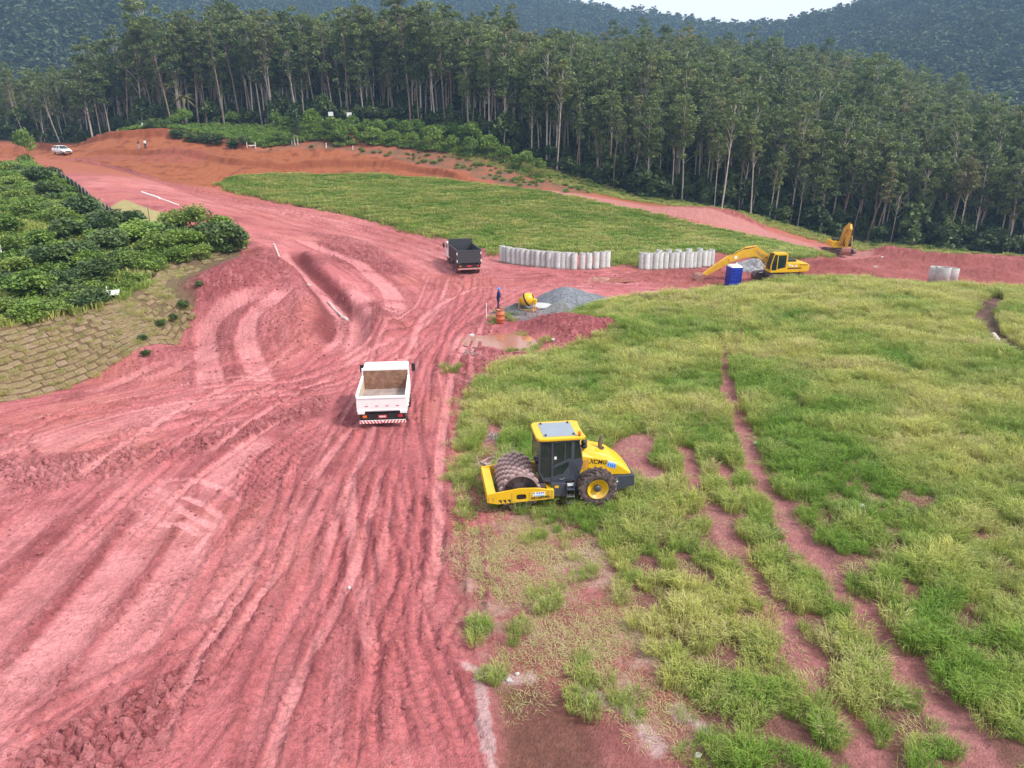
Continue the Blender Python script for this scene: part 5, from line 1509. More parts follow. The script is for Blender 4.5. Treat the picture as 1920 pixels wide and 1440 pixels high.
    cb.box(((x0 + x1 - .25) / 2, 0, zc - .02), (x1 - x0 - .3, 2 * hw_ - .05, .05)); cb.box((x0 + .03, 0, (zb + zc) / 2 - .05), (.05, 2 * hw_ - .05, zc - zb - .15))
    cb.box((x1 - .01, 0, zb + .38), (.06, 2 * hw_ - .05, .72)); cb.box(((x0 + x1) / 2, 0, zb + .03), (x1 - x0 - .1, 2 * hw_ - .05, .05))
    cabo = cb.build("cab", cab_m, T)
    for sy in (1, -1):
        mbp = MB(); plate(mbp, win, [], sy * hw_ - .01, sy * hw_ + .004); mbp.build("side_window", M_GLASS, cabo)
        mr = MB().tube([(x1 - .1, sy * hw_, zc - .25), (x1 - .05, sy * (hw_ + .2), zc - .2), (x1 - .05, sy * (hw_ + .22), zc - .75)], .02, 6).box((x1 - .08, sy * (hw_ + .24), zc - .42), (.07, .20, .42)).build("mirror", M_BLACK, cabo, .01)
        MB().box((x1 + .04, sy * .75, zb + .25), (.06, .3, .18)).build("headlight", M_LIGHTGLASS, cabo, .01)
        MB().box((x0 + .78, sy * (hw_ + .03), zb + .78), (.16, .02, .04)).build("door_handle", M_BLACK, cabo)
    MB().prism([(x1 + .025, zb + .80), (x1 - .20, zc - .14), (x1 - .215, zc - .14), (x1 + .01, zb + .80)], -hw_ + .04, hw_ - .04).build("windscreen", M_GLASS, cabo)
    MB().box((x1 + .06, 0, zb + .02), (.16, 2 * hw_, .26)).build("front_bumper", cab_m, cabo, .03)
    for sy in (1,):
        MB().box((L_ * .62, -sy * (W / 2 - .1), zf - .32), (.9, .36, .34)).build("fuel_tank", M_BLACK, T, .04)
        MB().box((L_ * .5, sy * (W / 2 - .1), zf - .30), (.7, .34, .30)).build("tool_box", M_BLACK, T, .03)
    return T
g0 = G(718, 802)
truck("white dump truck with empty rusty bed seen from behind on the red haul road", (g0[0], g0[1] + .15, gz(g0[0], g0[1] + 1) - .03), math.pi / 2 + math.radians(5.5),
      dict(W=2.45, L=3.0, floor=.98, top=1.68, head=2.16, bed=M_WHITE, cab=M_WHITE, ribs=5, floor_m=lining_mat("bed_grit", (.30, .23, .21), (.42, .32, .29)), head_m=lining_mat("rusty_headboard", (.20, .10, .07), (.42, .22, .12)),
           side_m=lining_mat("dusty_side", (.52, .44, .34), (.36, .25, .19)), len=4.9, bar=.38, stripes=True, plate="RENK", r=.45, rear=[1.0], front=4.05, cab0=3.08, cab1=4.55, cabz=2.06))
g1 = G(880, 516)
M_CHAR = paint("charcoal_steel", (.040, .042, .048), .5, dirt=.2, dirt_col=(.14, .09, .085), scale=1.5, var=.15)
truck("charcoal dump truck with white cab heading away beside the concrete pipes", (g1[0], g1[1], gz(g1[0], g1[1] + 2) - .05), math.pi / 2 + math.radians(15),
      dict(W=2.5, L=4.4, floor=1.25, top=2.42, head=2.95, bed=M_CHAR, cab=M_WHITE, ribs=5, floor_m=M_CHAR, head_m=M_CHAR, side_m=M_CHAR,
           len=6.6, bar=.62, stripes=False, plate="", r=.52, rear=[.95, 2.15], front=5.3, cab0=4.6, cab1=6.5, cabz=2.45))

# ------------------------------------------------------------------ excavators
def excavator(label, loc, rz, track_rz, pose, tilt=(0, 0)):
    E = thing("excavator", label, "excavator", loc, rz, None, tilt)
    und = Matrix.Rotation(track_rz, 4, 'Z')
    def U(mb):
        mb.v = [tuple(und @ Vector(p)) for p in mb.v]; return mb
    for sy in (1, -1):
        ring = []
        for k in range(14): a = math.pi / 2 + math.pi * k / 13; ring.append((-1.75 + .40 * math.cos(a), .43 + .40 * math.sin(a)))
        for k in range(14): a = -math.pi / 2 + math.pi * k / 13; ring.append((1.75 + .40 * math.cos(a), .43 + .40 * math.sin(a)))
        mb = MB(); n = len(ring); y0, y1 = sy * 1.2 - .3, sy * 1.2 + .3
        inner = [(-1.75 + (a + 1.75) * .86 if a < -1.7 else 1.75 + (a - 1.75) * .86 if a > 1.7 else a, .43 + (b - .43) * .86) for a, b in ring]
        plate(mb, ring, [inner], y0, y1)
        tr = U(mb).build("track", M_RUBBER_R, E)
        sh = MB(); per = [(np.array(ring[i]), np.array(ring[(i + 1) % n])) for i in range(n)]
        L_ = sum(np.linalg.norm(b - a) for a, b in per); m = 46; acc = 0; tgt = 0
        for a, b in per:
            l = np.linalg.norm(b - a)
            while tgt < acc + l:
                p = a + (b - a) * (tgt - acc) / l; ang = math.atan2(b[1] - a[1], b[0] - a[0])
                sh.box((p[0], sy * 1.2, p[1]), (.15, .62, .06), Matrix.Rotation(-ang, 3, 'Y')); tgt += L_ / m
            acc += l
        U(sh).build("track_shoes", M_STEEL, tr)
        wl = MB()
        for x0 in (-1.75, 1.75): wl.cyl((x0, sy * 1.2 - .2, .43), (x0, sy * 1.2 + .2, .43), .32, n=16)
        for k in range(6): wl.cyl((-1.2 + k * .48, sy * 1.2 - .2, .26), (-1.2 + k * .48, sy * 1.2 + .2, .26), .13, n=10)
        wl.box((0, sy * 1.2, .45), (2.9, .3, .32))
        U(wl).build("rollers", M_STEEL, tr)
    U(MB().box((0, 0, .62), (2.0, 2.0, .36)).cyl((0, 0, .75), (0, 0, 1.0), .65, n=20)).build("undercarriage", M_STEEL, E)
    hs_ = MB().prism([(1.0, 1.0), (1.0, 1.25), (.2, 1.25), (.2, 1.95), (-1.6, 1.95), (-1.6, 1.0)], -1.3, 1.3).build("house", M_YEL, E, .04)
    MB().prism([(-1.55, 1.0), (-1.55, 1.92), (-2.35, 1.90), (-2.62, 1.65), (-2.62, 1.15), (-2.4, 1.0)], -1.32, 1.32).build("counterweight", M_YEL, E, .08)
    MB().box((-1.0, 1.31, 1.42), (1.5, .02, .10)).build("dark_stripe", M_TEXT, hs_)
    text("HYUNDAI", .20, (-1.95, 1.325, 1.74), (math.pi / 2, 0, math.pi), paint("brown_lettering", (.30, .13, .02), .5), hs_, offs=.004)
    for x0, z0 in ((-.75, 1.66), (-.45, 1.74), (-1.15, 1.64)): MB().box((x0, 1.306, z0), (.22, .012, .15)).build("sticker", M_WHITE_P, hs_)
    MB().box((-.9, -.1, 2.05), (1.2, 1.5, .20)).build("engine_cover", M_BLACK, E, .05)
    MB().cyl((-1.35, -.75, 1.95), (-1.35, -.75, 2.55), .07, n=10).build("exhaust", M_BLACK, E)
    MB().tube([(-.2, .35, 1.95), (-.2, .35, 2.35), (-1.4, .35, 2.35), (-1.4, .35, 1.95)], .025, 6).tube([(-.2, -.95, 1.95), (-.2, -.95, 2.35), (-1.4, -.95, 2.35), (-1.4, -.95, 1.95)], .025, 6).build("handrail", M_BLACK, E)
    # cab on the left side
    outer = [(1.55, 1.05), (1.60, 1.75), (1.32, 2.86), (1.2, 2.92), (-.10, 2.92), (-.16, 2.8), (-.16, 1.05)]
    w1 = [(1.52, 1.75), (1.27, 2.80), (.95, 2.80), (.95, 1.26), (1.47, 1.26)]; w2 = [(.87, 2.75), (.0, 2.75), (.0, 1.52), (.87, 1.36)]
    cb = MB()
    for y0, y1 in ((1.28, 1.33), (.30, .35)): plate(cb, outer, [w1, w2], y0, y1)
    cb.box((.55, .815, 2.91), (1.3, .94, .06)); cb.box((.7, .815, 1.06), (1.6, .94, .06)); cb.box((-.13, .815, 1.4), (.05, .94, .7)); cb.box((1.54, .815, 1.18), (.05, .94, .26))
    for yy in (1.28, .36): cb.tube([(1.56, yy, 1.3), (1.58, yy, 1.75), (1.30, yy, 2.88)], .035, 6)
    cabo = cb.build("cab", M_YEL, E)
    for y0 in (1.305, .325):
        for pn in (w1, w2): q = MB(); plate(q, pn, [], y0 - .008, y0 + .008); q.build("window", M_GLASS, cabo)
    MB().prism([(1.56, 1.32), (1.585, 1.75), (1.30, 2.86), (1.29, 2.85), (1.57, 1.74), (1.545, 1.32)], .36, 1.27).build("windscreen", M_GLASS, cabo)
    MB().prism([(-.16, 1.75), (-.16, 2.78), (-.145, 2.78), (-.145, 1.75)], .36, 1.27).build("rear_window", M_GLASS, cabo)
    MB().box((.25, .82, 1.5), (.5, .5, .15)).box((.0, .82, 1.9), (.14, .5, .7)).build("seat", M_BLACK, cabo, .04)
    MB().tube([(1.2, 1.33, 2.3), (1.35, 1.5, 2.35)], .015, 5).box((1.36, 1.55, 2.25), (.05, .18, .32)).build("mirror", M_BLACK, cabo)
    # boom, stick, bucket in the machine's own x-z plane
    def beam(pts, hs, w, name, parent, mat=M_YEL2):
        up, lo = [], []
        for i, p in enumerate(pts):
            a, b = pts[max(i - 1, 0)], pts[min(i + 1, len(pts) - 1)]
            t = Vector((b[0] - a[0], b[1] - a[1])).normalized(); nn = Vector((-t.y, t.x))
            up.append((p[0] + nn.x * hs[i] / 2, p[1] + nn.y * hs[i] / 2)); lo.append((p[0] - nn.x * hs[i] / 2, p[1] - nn.y * hs[i] / 2))
        return MB().prism(up + lo[::-1], -w / 2 - .1, w / 2 - .1).build(name, mat, parent, .02)
    bpts = pose['boom']
    boom = beam(bpts, pose.get('bh', [.45, .78, .98, .80, .45]), .42, "boom", E)
    text("HYUNDAI", .34, ((bpts[1][0] + bpts[2][0]) / 2, .215 - .1, (bpts[1][1] + bpts[2][1]) / 2), (math.pi / 2, math.atan2(bpts[2][1] - bpts[1][1], bpts[2][0] - bpts[1][0]), math.pi), MATS['brown_lettering'], boom, offs=.004)
    MB().cyl(((bpts[3][0] + bpts[4][0]) / 2, .112, (bpts[3][1] + bpts[4][1]) / 2), ((bpts[3][0] + bpts[4][0]) / 2, .122, (bpts[3][1] + bpts[4][1]) / 2), .16, n=16).build("sticker", M_WHITE_P, boom)
    stick = beam(pose['stick'], [.55, .72, .55, .36], .34, "stick", E)
    for s2 in (1, -1):
        MB().cyl((.95, s2 * .42 - .1, 1.25), ((.95 + bpts[2][0]) / 2, s2 * .42 - .1, (1.25 + bpts[2][1]) / 2), .085, n=10).build("boom_cylinder", M_YEL2, boom)
        MB().cyl(((.95 + bpts[2][0]) / 2, s2 * .42 - .1, (1.25 + bpts[2][1]) / 2), (bpts[2][0], s2 * .42 - .1, bpts[2][1]), .05, n=10).build("piston_rod", M_CHROME, boom)
    s0, b2 = pose['stick'][0], bpts[2]
    MB().cyl((b2[0], -.1, b2[1] + .55), ((b2[0] + s0[0]) / 2, -.1, (b2[1] + s0[1]) / 2 + .62), .09, n=10).cyl(((b2[0] + s0[0]) / 2, -.1, (b2[1] + s0[1]) / 2 + .62), (s0[0], -.1, s0[1] + .25), .05, n=8).build("stick_cylinder", M_YEL2, stick)
    hose = MB()
    for s2 in (-.22, -.1, .02): hose.tube([(p[0], s2, p[1] + .45) for p in bpts[1:]], .022, 5)
    hose.build("hoses", M_BLACK, boom)
    bx, bz = pose['bucket']; ang = pose['bang']
    prof = [(0, .12), (.28, .22), (.75, .05), (1.05, -.35), (1.0, -.80), (.72, -1.05)]
    rot = Matrix.Rotation(ang, 2)
    def T2(p): q = rot @ Vector(p); return (bx + q.x, bz + q.y)
    inner = [T2(((a - .45) * .93 + .45, (b + .35) * .93 - .35)) for a, b in prof]; outerp = [T2(p) for p in prof]
    bk = MB(); n = len(prof)
    for i in range(n - 1):
        a, b, c_, d_ = outerp[i], outerp[i + 1], inner[i + 1], inner[i]
        bk.hexa([(a[0], -.75, a[1]), (b[0], -.75, b[1]), (b[0], .55, b[1]), (a[0], .55, a[1])], [(d_[0], -.75, d_[1]), (c_[0], -.75, c_[1]), (c_[0], .55, c_[1]), (d_[0], .55, d_[1])])
    bk.prism(outerp, -.79, -.75); bk.prism(outerp, .55, .59)
    bko = bk.build("bucket", paint("earthy_bucket", (.30, .15, .11), .7, .2, dirt=.6, dirt_col=(.42, .16, .13), scale=3), stick)
    for k in range(5):
        y0 = -.70 + k * .30
        p = [T2(q) for q in ((.78, -.98), (.70, -1.10), (.50, -1.32))]
        MB().prism([p[0], p[1], p[2]], y0 - .05, y0 + .05).build("tooth", M_CHROME, bko)
    return E
g2 = G(1462, 527)
excavator("yellow crawler excavator with its arm stretched out behind the blue portable toilet", (g2[0], g2[1] + .8, gz(g2[0], g2[1] + .8) - .05), math.pi + math.radians(9), math.radians(17),
          dict(boom=[(.55, 1.45), (1.5, 2.30), (2.6, 2.95), (4.1, 2.75), (5.5, 2.15)], stick=[(5.1, 2.50), (5.7, 2.10), (6.9, 1.40), (8.0, .70)], bucket=(7.95, .72), bang=.05))
g3 = G(1600, 491)
excavator("yellow excavator with raised folded arm facing the camera near the forest verge", (g3[0] - .5, g3[1] + 4.0, gz(g3[0], g3[1] + 4) + .1), -math.pi / 2 - math.radians(4), math.radians(30),
          dict(boom=[(.55, 1.45), (1.1, 2.7), (1.9, 4.0), (2.8, 4.6), (3.7, 4.6)], stick=[(3.4, 5.0), (3.75, 4.4), (3.45, 3.0), (3.1, 1.5)], bucket=(3.1, 1.45), bang=-1.1)).scale = (.9, .9, .9)
# ------------------------------------------------------------------ concrete pipes
def pipe_mesh(r, h, mat, t=.07, socket=True):
    mb = MB()
    prof = [(r - t, 0), (r, 0), (r, h - .02), (r - .02, h), (r - t + .01, h), (r - t, h - .02), (r - t, 0)]
    if socket: prof = [(r - t, 0), (r + .045, 0), (r + .045, .16), (r, .22), (r, h - .02), (r - .02, h), (r - t + .01, h), (r - t, h - .02), (r - t, 0)]
    mb.lathe(prof, (0, 0, 0), 'z', 22)
    return mb.mesh("concrete_pipe", mat)
conc = [paint("concrete_%d" % k, c, .85, dirt=.40, dirt_col=d, mud=.22, scale=1.6, var=.18, bump=.25) for k, (c, d) in enumerate((((.46, .45, .435), (.28, .22, .20)), ((.40, .39, .38), (.30, .20, .18)), ((.50, .49, .475), (.25, .235, .225))))]
pm = [pipe_mesh(.315, 1.75, conc[k], .06) for k in range(3)]
ORD = "first second third fourth fifth sixth seventh eighth ninth tenth eleventh twelfth thirteenth fourteenth fifteenth sixteenth seventeenth eighteenth nineteenth twentieth twenty-first twenty-second".split()
def pipe(px, py, label, group, k, s=1.0, tilt=(0, 0)):
    x, yv, _ = G(px, py)
    o = bpy.data.objects.new("concrete_pipe", pm[k % 3]); link(o)
    o.location = (x, yv, gz(x, yv) - .05); o.rotation_euler = (tilt[0], tilt[1], k * 1.3); o.scale = (s, s, s)
    tag(o, label, "concrete pipe", group)
rowA = [(942,491),(948,492),(955,494),(964,495),(972,496),(981,497),(990,498),(1000,499),(1009,500),(1019,501),(1029,502),(1037,502),(1046,503),(1055,503),(1065,503),(1076,504),(1091,504),(1104,503),(1117,503),(1129,502),(1138,501)]
for k, (px, py) in enumerate(rowA):
    pipe(px, py, ORD[k] + " concrete pipe from the left in the long upright row beside the charcoal truck", "long row of upright concrete pipes", k, random.uniform(.97, 1.02), (random.gauss(0, .012), random.gauss(0, .012)))
rowB = [(1203,504),(1212,505),(1220,505),(1228,506),(1237,505),(1247,505),(1257,505),(1267,505),(1277,504),(1286,504),(1293,504),(1300,503),(1309,503),(1319,501),(1326,500),(1333,499)]
for k, (px, py) in enumerate(rowB):
    pipe(px, py, ORD[k] + " concrete pipe from the left in the upright row next to the excavator arm", "second row of upright concrete pipes", k + 1, random.uniform(.97, 1.02), (random.gauss(0, .012), random.gauss(0, .012)))
for k, (px, py) in enumerate([(1234,499),(1252,498),(1270,498),(1290,497),(1310,496)]):
    pipe(px, py, ORD[k] + " concrete pipe from the left in the back row behind the pipes by the excavator", "back row of upright concrete pipes", k, 1.0)
pm2 = [pipe_mesh(.62, 1.75, conc[k], .09, False) for k in range(3)]
for k, (px, py, lab) in enumerate(((1768, 536, "leftmost large concrete pipe standing alone at the right beyond the grass"), (1781, 538, "middle large concrete pipe of the three standing at the right beyond the grass"), (1797, 535, "rightmost large concrete pipe of the three at the right beyond the grass"))):
    x, yv, _ = G(px, py)
    o = bpy.data.objects.new("concrete_pipe", pm2[k]); link(o); o.location = (x, yv + 1.5, gz(x, yv + 1.5) - .05); tag(o, lab, "concrete pipe", "three large concrete pipes")

# ------------------------------------------------------------------ portable toilet
x, yv, _ = G(1376, 541)
M_BLUE = paint("blue_plastic", (.008, .035, .42), .4, dirt=.05, scale=2, var=.08)
M_BLUE_D = paint("dark_blue_plastic", (.006, .022, .26), .45, var=.08)
T = thing("portable_toilet", "bright blue portable toilet with white roof beside the excavator's arm", "toilet", (x, yv + .6, gz(x, yv + .6) - .03), math.radians(8), None, (0, math.radians(1.5)))
bd = MB().box((0, 0, 1.08), (1.12, 1.12, 2.0)).build("cabin", M_BLUE, T, .05)
for sx in (-.28, .28):
    for k in range(5):
        MB().prism([(sx - .22, .42 + k * .34), (sx - .15, .32 + k * .34), (sx + .15, .32 + k * .34), (sx + .22, .42 + k * .34), (sx + .15, .54 + k * .34), (sx - .15, .54 + k * .34)], -.585, -.56).build("moulded_panel", M_BLUE_D, bd, .01)
MB().box((-.575, 0, 1.05), (.03, .80, 1.85)).build("door", M_BLUE_D, T, .01)
for sx in (-1, 1):
    for sy in (-1, 1): MB().box((sx * .56, sy * .56, 1.08), (.08, .08, 2.02)).build("corner_post", M_BLUE, T, .02)
MB().box((0, 0, .05), (1.2, 1.2, .12)).build("skid_base", M_BLUE_D, T, .02)
rf = MB().hexa([(-.60, -.60, 2.08), (.60, -.60, 2.08), (.60, .60, 2.08), (-.60, .60, 2.08)], [(-.46, -.46, 2.28), (.46, -.46, 2.28), (.46, .46, 2.28), (-.46, .46, 2.28)]).build("roof", M_WHITE_P, T, .04)
MB().cyl((.35, .35, 2.2), (.35, .35, 2.45), .05, n=10).build("vent_pipe", M_WHITE_P, rf)

# ------------------------------------------------------------------ people
def person(label, px, py, rz, shirt, pants, skin=(.20, .11, .07), hair=(.015, .012, .010), helmet=None, arms=((.12, .05), (.05, .1)), stride=.06, height=1.72, bend=0.0):
    x, yv, _ = G(px, py)
    P = thing("person", label, "person", (x, yv, gz(x, yv)), rz)
    V = {"pel": (0, 0, .95), "belly": (bend * .3, 0, 1.1), "chest": (bend * .8, 0, 1.33), "neck": (bend, 0, 1.49), "head": (bend + .02, 0, 1.58), "top": (bend + .02, 0, 1.70)}
    rad = {"pel": (.19, .16), "belly": (.18, .15), "chest": (.21, .155), "neck": (.058, .055), "head": (.085, .095), "top": (.07, .085)}
    E = [("pel", "belly"), ("belly", "chest"), ("chest", "neck"), ("neck", "head"), ("head", "top")]
    for s, nm in ((1, "l"), (-1, "r")):
        st = stride * s; af, ao = arms[0 if s > 0 else 1]
        V.update({nm + "hip": (0, s * .10, .88), nm + "knee": (st * .6 + .02, s * .105, .50), nm + "ank": (st - .02, s * .105, .09), nm + "toe": (st + .15, s * .12, .035),
                  nm + "sh": (bend * .95, s * .19, 1.41), nm + "el": (bend * .9 + af * .4 - .02, s * (.24 + ao), 1.13), nm + "wr": (bend * .9 + af * 1.6 + .04, s * (.22 + ao * .6), .92 + af * .9)})
        rad.update({nm + "hip": (.12, .12), nm + "knee": (.085, .085), nm + "ank": (.06, .06), nm + "toe": (.045, .04), nm + "sh": (.08, .08), nm + "el": (.06, .06), nm + "wr": (.034, .034)})
        E += [("pel", nm + "hip"), (nm + "hip", nm + "knee"), (nm + "knee", nm + "ank"), (nm + "ank", nm + "toe"), ("chest", nm + "sh"), (nm + "sh", nm + "el"), (nm + "el", nm + "wr")]
    keys = list(V); k_ = height / 1.72
    me = bpy.data.meshes.new("body"); me.from_pydata([V[k] for k in keys], [(keys.index(a), keys.index(b)) for a, b in E], [])
    o = bpy.data.objects.new("body", me); link(o)
    md = o.modifiers.new("skin", 'SKIN'); md.use_smooth_shade = True
    for i, k in enumerate(keys):
        me.skin_vertices[0].data[i].radius = rad[k]; me.skin_vertices[0].data[i].use_root = (k == "pel")
    sb = o.modifiers.new("sub", 'SUBSURF'); sb.levels = 1; sb.render_levels = 1
    dg = bpy.context.evaluated_depsgraph_get()
    bm = bpy.data.meshes.new_from_object(o.evaluated_get(dg)); bm.name = "body"
    bpy.data.objects.remove(o)
    cols = [paint("skin_%d" % int(skin[0] * 100), skin, .6, var=.05), paint("cloth_%s" % str(shirt), shirt, .9, var=.15, scale=12), paint("cloth_%s" % str(pants), pants, .9, var=.15, scale=12), M_BLACK]
    for c in cols: bm.materials.append(c)
    for p in bm.polygons:
        c = p.center
        arm = abs(c.y) > .205 and c.z > .8
        p.material_index = 0 if c.z > 1.475 or (arm and c.z < 1.02) else 1 if (c.z > .98 or arm) else 3 if c.z < .085 else 2
    body = bpy.data.objects.new("body", bm); body.scale = (k_,) * 3; link(body, P)
    hx, hz = V["head"][0] * k_, 1.62 * k_
    if helmet:
        MB().lathe([(.15, -.01), (.125, 0), (.12, .05), (.09, .10), (.04, .13), (.001, .135)], (hx, 0, hz + .02), 'z', 14).build("helmet", paint("helmet_shell", helmet, .35, var=.03), P)
    else:
        MB().lathe([(.001, -.06), (.09, -.05), (.105, .02), (.085, .09), (.04, .12), (.001, .125)], (hx - .012, 0, hz + .01), 'z', 12).build("hair", paint("hair_dark", hair, .7), P)
    fc = MB().add([(hx + .085, -.015, hz - .02), (hx + .085, .015, hz - .02), (hx + .115, 0, hz - .035), (hx + .088, 0, hz + .02)], [(0, 1, 2), (0, 2, 3), (1, 3, 2)])
    for sy in (1, -1): fc.box((hx - .01, sy * .092, hz - .015), (.03, .02, .05))
    fc.build("face", cols[0], P)
    ey = MB()
    for sy in (1, -1): ey.box((hx + .086, sy * .032, hz + .012), (.012, .024, .012))
    ey.box((hx + .084, 0, hz - .07), (.012, .045, .010)); ey.build("eyes_and_mouth", M_TEXT, P)
    for s, nm in ((1, "l"), (-1, "r")):
        w = Vector(V[nm + "wr"]) * k_; el = Vector(V[nm + "el"]) * k_; d = (w - el).normalized()
        hd = MB(); pa = w + d * .05
        hd.tube([w - d * .01, pa, pa + d * .04], [.030, .038, .034], 6)
        for f in range(4):
            b0 = pa + d * .03 + Vector(((f - 1.5) * .018, 0, 0)); ln = (.055, .068, .064, .048)[f]
            hd.tube([b0, b0 + d * ln * .6, b0 + d * ln + Vector((0, -s * .012, 0))], [.009, .008, .006], 5)
        hd.tube([pa, pa + d * .03 + Vector((.035, 0, 0)), pa + d * .06 + Vector((.045, 0, 0))], [.010, .009, .007], 5)
        hd.build("hand", cols[0], P)
    return P
person("worker in dark blue overalls and bright blue helmet standing by the cement mixer", 934, 579, math.radians(20), (.015, .025, .11), (.012, .02, .085), helmet=(.03, .25, .75), arms=((.18, .03), (.05, .06)), bend=.06)
person("person in black top and light jeans standing on the orange ledge", 263, 289, math.radians(200), (.015, .015, .018), (.30, .33, .40), arms=((.25, .0), (.25, .0)))
person("person in white shirt and dark trousers standing on the orange ledge", 275, 289, math.radians(170), (.62, .62, .64), (.02, .022, .03))

# ------------------------------------------------------------------ cement mixer and its yard
x, yv, _ = G(988, 588)
Mx = thing("cement_mixer", "yellow cement mixer with a dark band round its drum, on the gravel yard", "cement mixer", (x, yv, gz(x, yv)), math.radians(-15)); Mx.scale = (.8, .8, .8)
tl = Matrix.Rotation(math.radians(62), 3, 'Y')
dm = MB().lathe([(.001, -.62), (.34, -.60), (.62, -.25), (.65, 0), (.62, .22), (.30, .70), (.27, .70), (.58, .2)], (0, 0, 0), 'z', 28)
dm.v = [tuple(tl @ Vector(p) + Vector((0, 0, 1.15))) for p in dm.v]; dm = dm.build("drum", M_YEL, Mx)
bd = MB().lathe([(.655, -.09), (.69, -.09), (.69, .07), (.65, .07)], (0, 0, 0), 'z', 28); bd.v = [tuple(tl @ Vector(p) + Vector((0, 0, 1.15))) for p in bd.v]; bd.build("gear_band", M_BLACK, dm)
fm = MB()
for sx in (-.72, .72):
    for sy in (-.42, .42): fm.tube([(sx * 1.05, sy, 0), (sx, sy * .35, 1.15)], .045, 6)
    fm.tube([(sx * 1.05, -.42, .12), (sx * 1.05, .42, .12)], .04, 6)
fm.tube([(-.75, 0, 1.15), (.75, 0, 1.15)], .05, 6).tube([(-.75, -.42, .2), (.75, -.42, .2)], .04, 6)
fm.build("stand", M_YEL2, Mx)
MB().lathe([(.24, -.02), (.28, 0), (.24, .02), (.22, 0), (.24, -.02)], (-.86, 0, 1.0), 'x', 18).tube([(-.86, -.24, 1.0), (-.86, .24, 1.0)], .015, 5).tube([(-.86, 0, .76), (-.86, 0, 1.24)], .015, 5).build("tilting_wheel", M_YEL2, Mx)
MB().box((.78, .15, .95), (.28, .5, .5)).build("motor_box", M_YEL, Mx, .04)

def heap(name, label, cat, px, py, rx, ry, h, mat, seed, rot=0.0, sharp=1.0):
    x0, y0, _ = G(px, py)
    n, m = 26, 48; vs, fs = [], []
    for i in range(n):
        q = (i / (n - 1)) ** 1.0 * 1.05
        for k in range(m):
            a = 2 * math.pi * k / m; qq = q * (1 + .16 * math.sin(3 * a + seed) + .08 * math.sin(7 * a + seed * 2))
            xx, yy = qq * rx * math.cos(a), qq * ry * math.sin(a)
            xr, yr = xx * math.cos(rot) - yy * math.sin(rot), xx * math.sin(rot) + yy * math.cos(rot)
            vs.append([xr, yr, h * max(0, 1 - q ** 1.5) ** 1.2 if q < 1 else -.1])
    A = np.array(vs, f32)
    A[:, 2] += gz(x0, y0) * 0 + ground_z(A[:, 0] + x0, A[:, 1] + y0) - gz(x0, y0) - .02
    A[:, 2] += .05 * fbm(A[:, 0] + seed, A[:, 1], .5, 3) + .03 * fbm(A[:, 0], A[:, 1] + seed, .15, 2)
    for i in range(n - 1):
        for k in range(m): fs.append((i * m + k, i * m + (k + 1) % m, (i + 1) * m + (k + 1) % m, (i + 1) * m + k))
    o = MB().add(A.tolist(), fs, True).build(name, mat, None, loc=(x0, y0, gz(x0, y0)))
    return tag(o, label, cat)
def gravel_mat(name, c, sc=22):
    m, N, L, b = new_mat(name)
    tc = N.new("ShaderNodeTexCoord"); v = N.new("ShaderNodeTexVoronoi"); v.inputs['Scale'].default_value = sc
    L.new(tc.outputs['Object'], v.inputs['Vector'])
    hs2 = N.new("ShaderNodeMix"); hs2.data_type = 'RGBA'; hs2.inputs[6].default_value = (*[q * .65 for q in c], 1); hs2.inputs[7].default_value = (*[q * 1.4 for q in c], 1)
    sp = N.new("ShaderNodeSeparateColor"); L.new(v.outputs['Color'], sp.inputs[0]); L.new(sp.outputs[0], hs2.inputs[0])
    L.new(hs2.outputs[2], b.inputs['Base Color']); b.inputs['Roughness'].default_value = .9
    bp = N.new("ShaderNodeBump"); bp.inputs['Strength'].default_value = .9; bp.inputs['Distance'].default_value = .05
    L.new(v.outputs['Distance'], bp.inputs['Height']); bp.invert = True; L.new(bp.outputs[0], b.inputs['Normal'])
    return m
M_GRAV = gravel_mat("blue_grey_gravel", (.15, .16, .18), 9); M_SAND = gravel_mat("grey_sand", (.20, .20, .20), 22)
heap("gravel_pile", "tall blue-grey gravel pile behind the cement mixer", "gravel pile", 1062, 571, 3.3, 2.4, 1.5, M_GRAV, 1.0, .1)
heap("gravel_pile", "low long tail of gravel at the right of the tall grey pile", "gravel pile", 1105, 566, 2.4, 1.5, .7, M_GRAV, 2.2)
heap("sand_pile", "small pale grey sand pile in front of the tall gravel", "sand pile", 1052, 583, 1.5, 1.2, .85, M_SAND, 4.0)
heap("sand_pile", "dark flat heap of wet sand left of the cement mixer", "sand pile", 962, 586, 1.7, 1.1, .45, paint("wet_sand", (.10, .10, .105), .9, var=.3, bump=.5), 5.2)
heap("rubble_heap", "grey rubble heap seen under the raised arm of the near excavator", "rubble", 1418, 506, 2.6, 1.6, 1.2, gravel_mat("grey_rubble", (.25, .25, .26), 4), 6.5)
x, yv, _ = G(1022, 580)
o = MB().box((0, 0, .28), (1.9, 1.3, .12), Matrix.Rotation(.12, 3, 'X') @ Matrix.Rotation(-.08, 3, 'Y')).box((-.6, .3, .12), (.2, .7, .24)).box((.6, .3, .12), (.2, .7, .24)).build("concrete_slab", conc[2], None, .015, (x, yv, gz(x, yv)), (0, 0, -.2))
tag(o, "pale concrete slab propped on blocks between the mixer and the gravel", "slab")
x, yv, _ = G(938, 603)
B = thing("plastic_barrel", "orange-brown ribbed barrel standing in front of the worker", "barrel", (x, yv, gz(x, yv)))
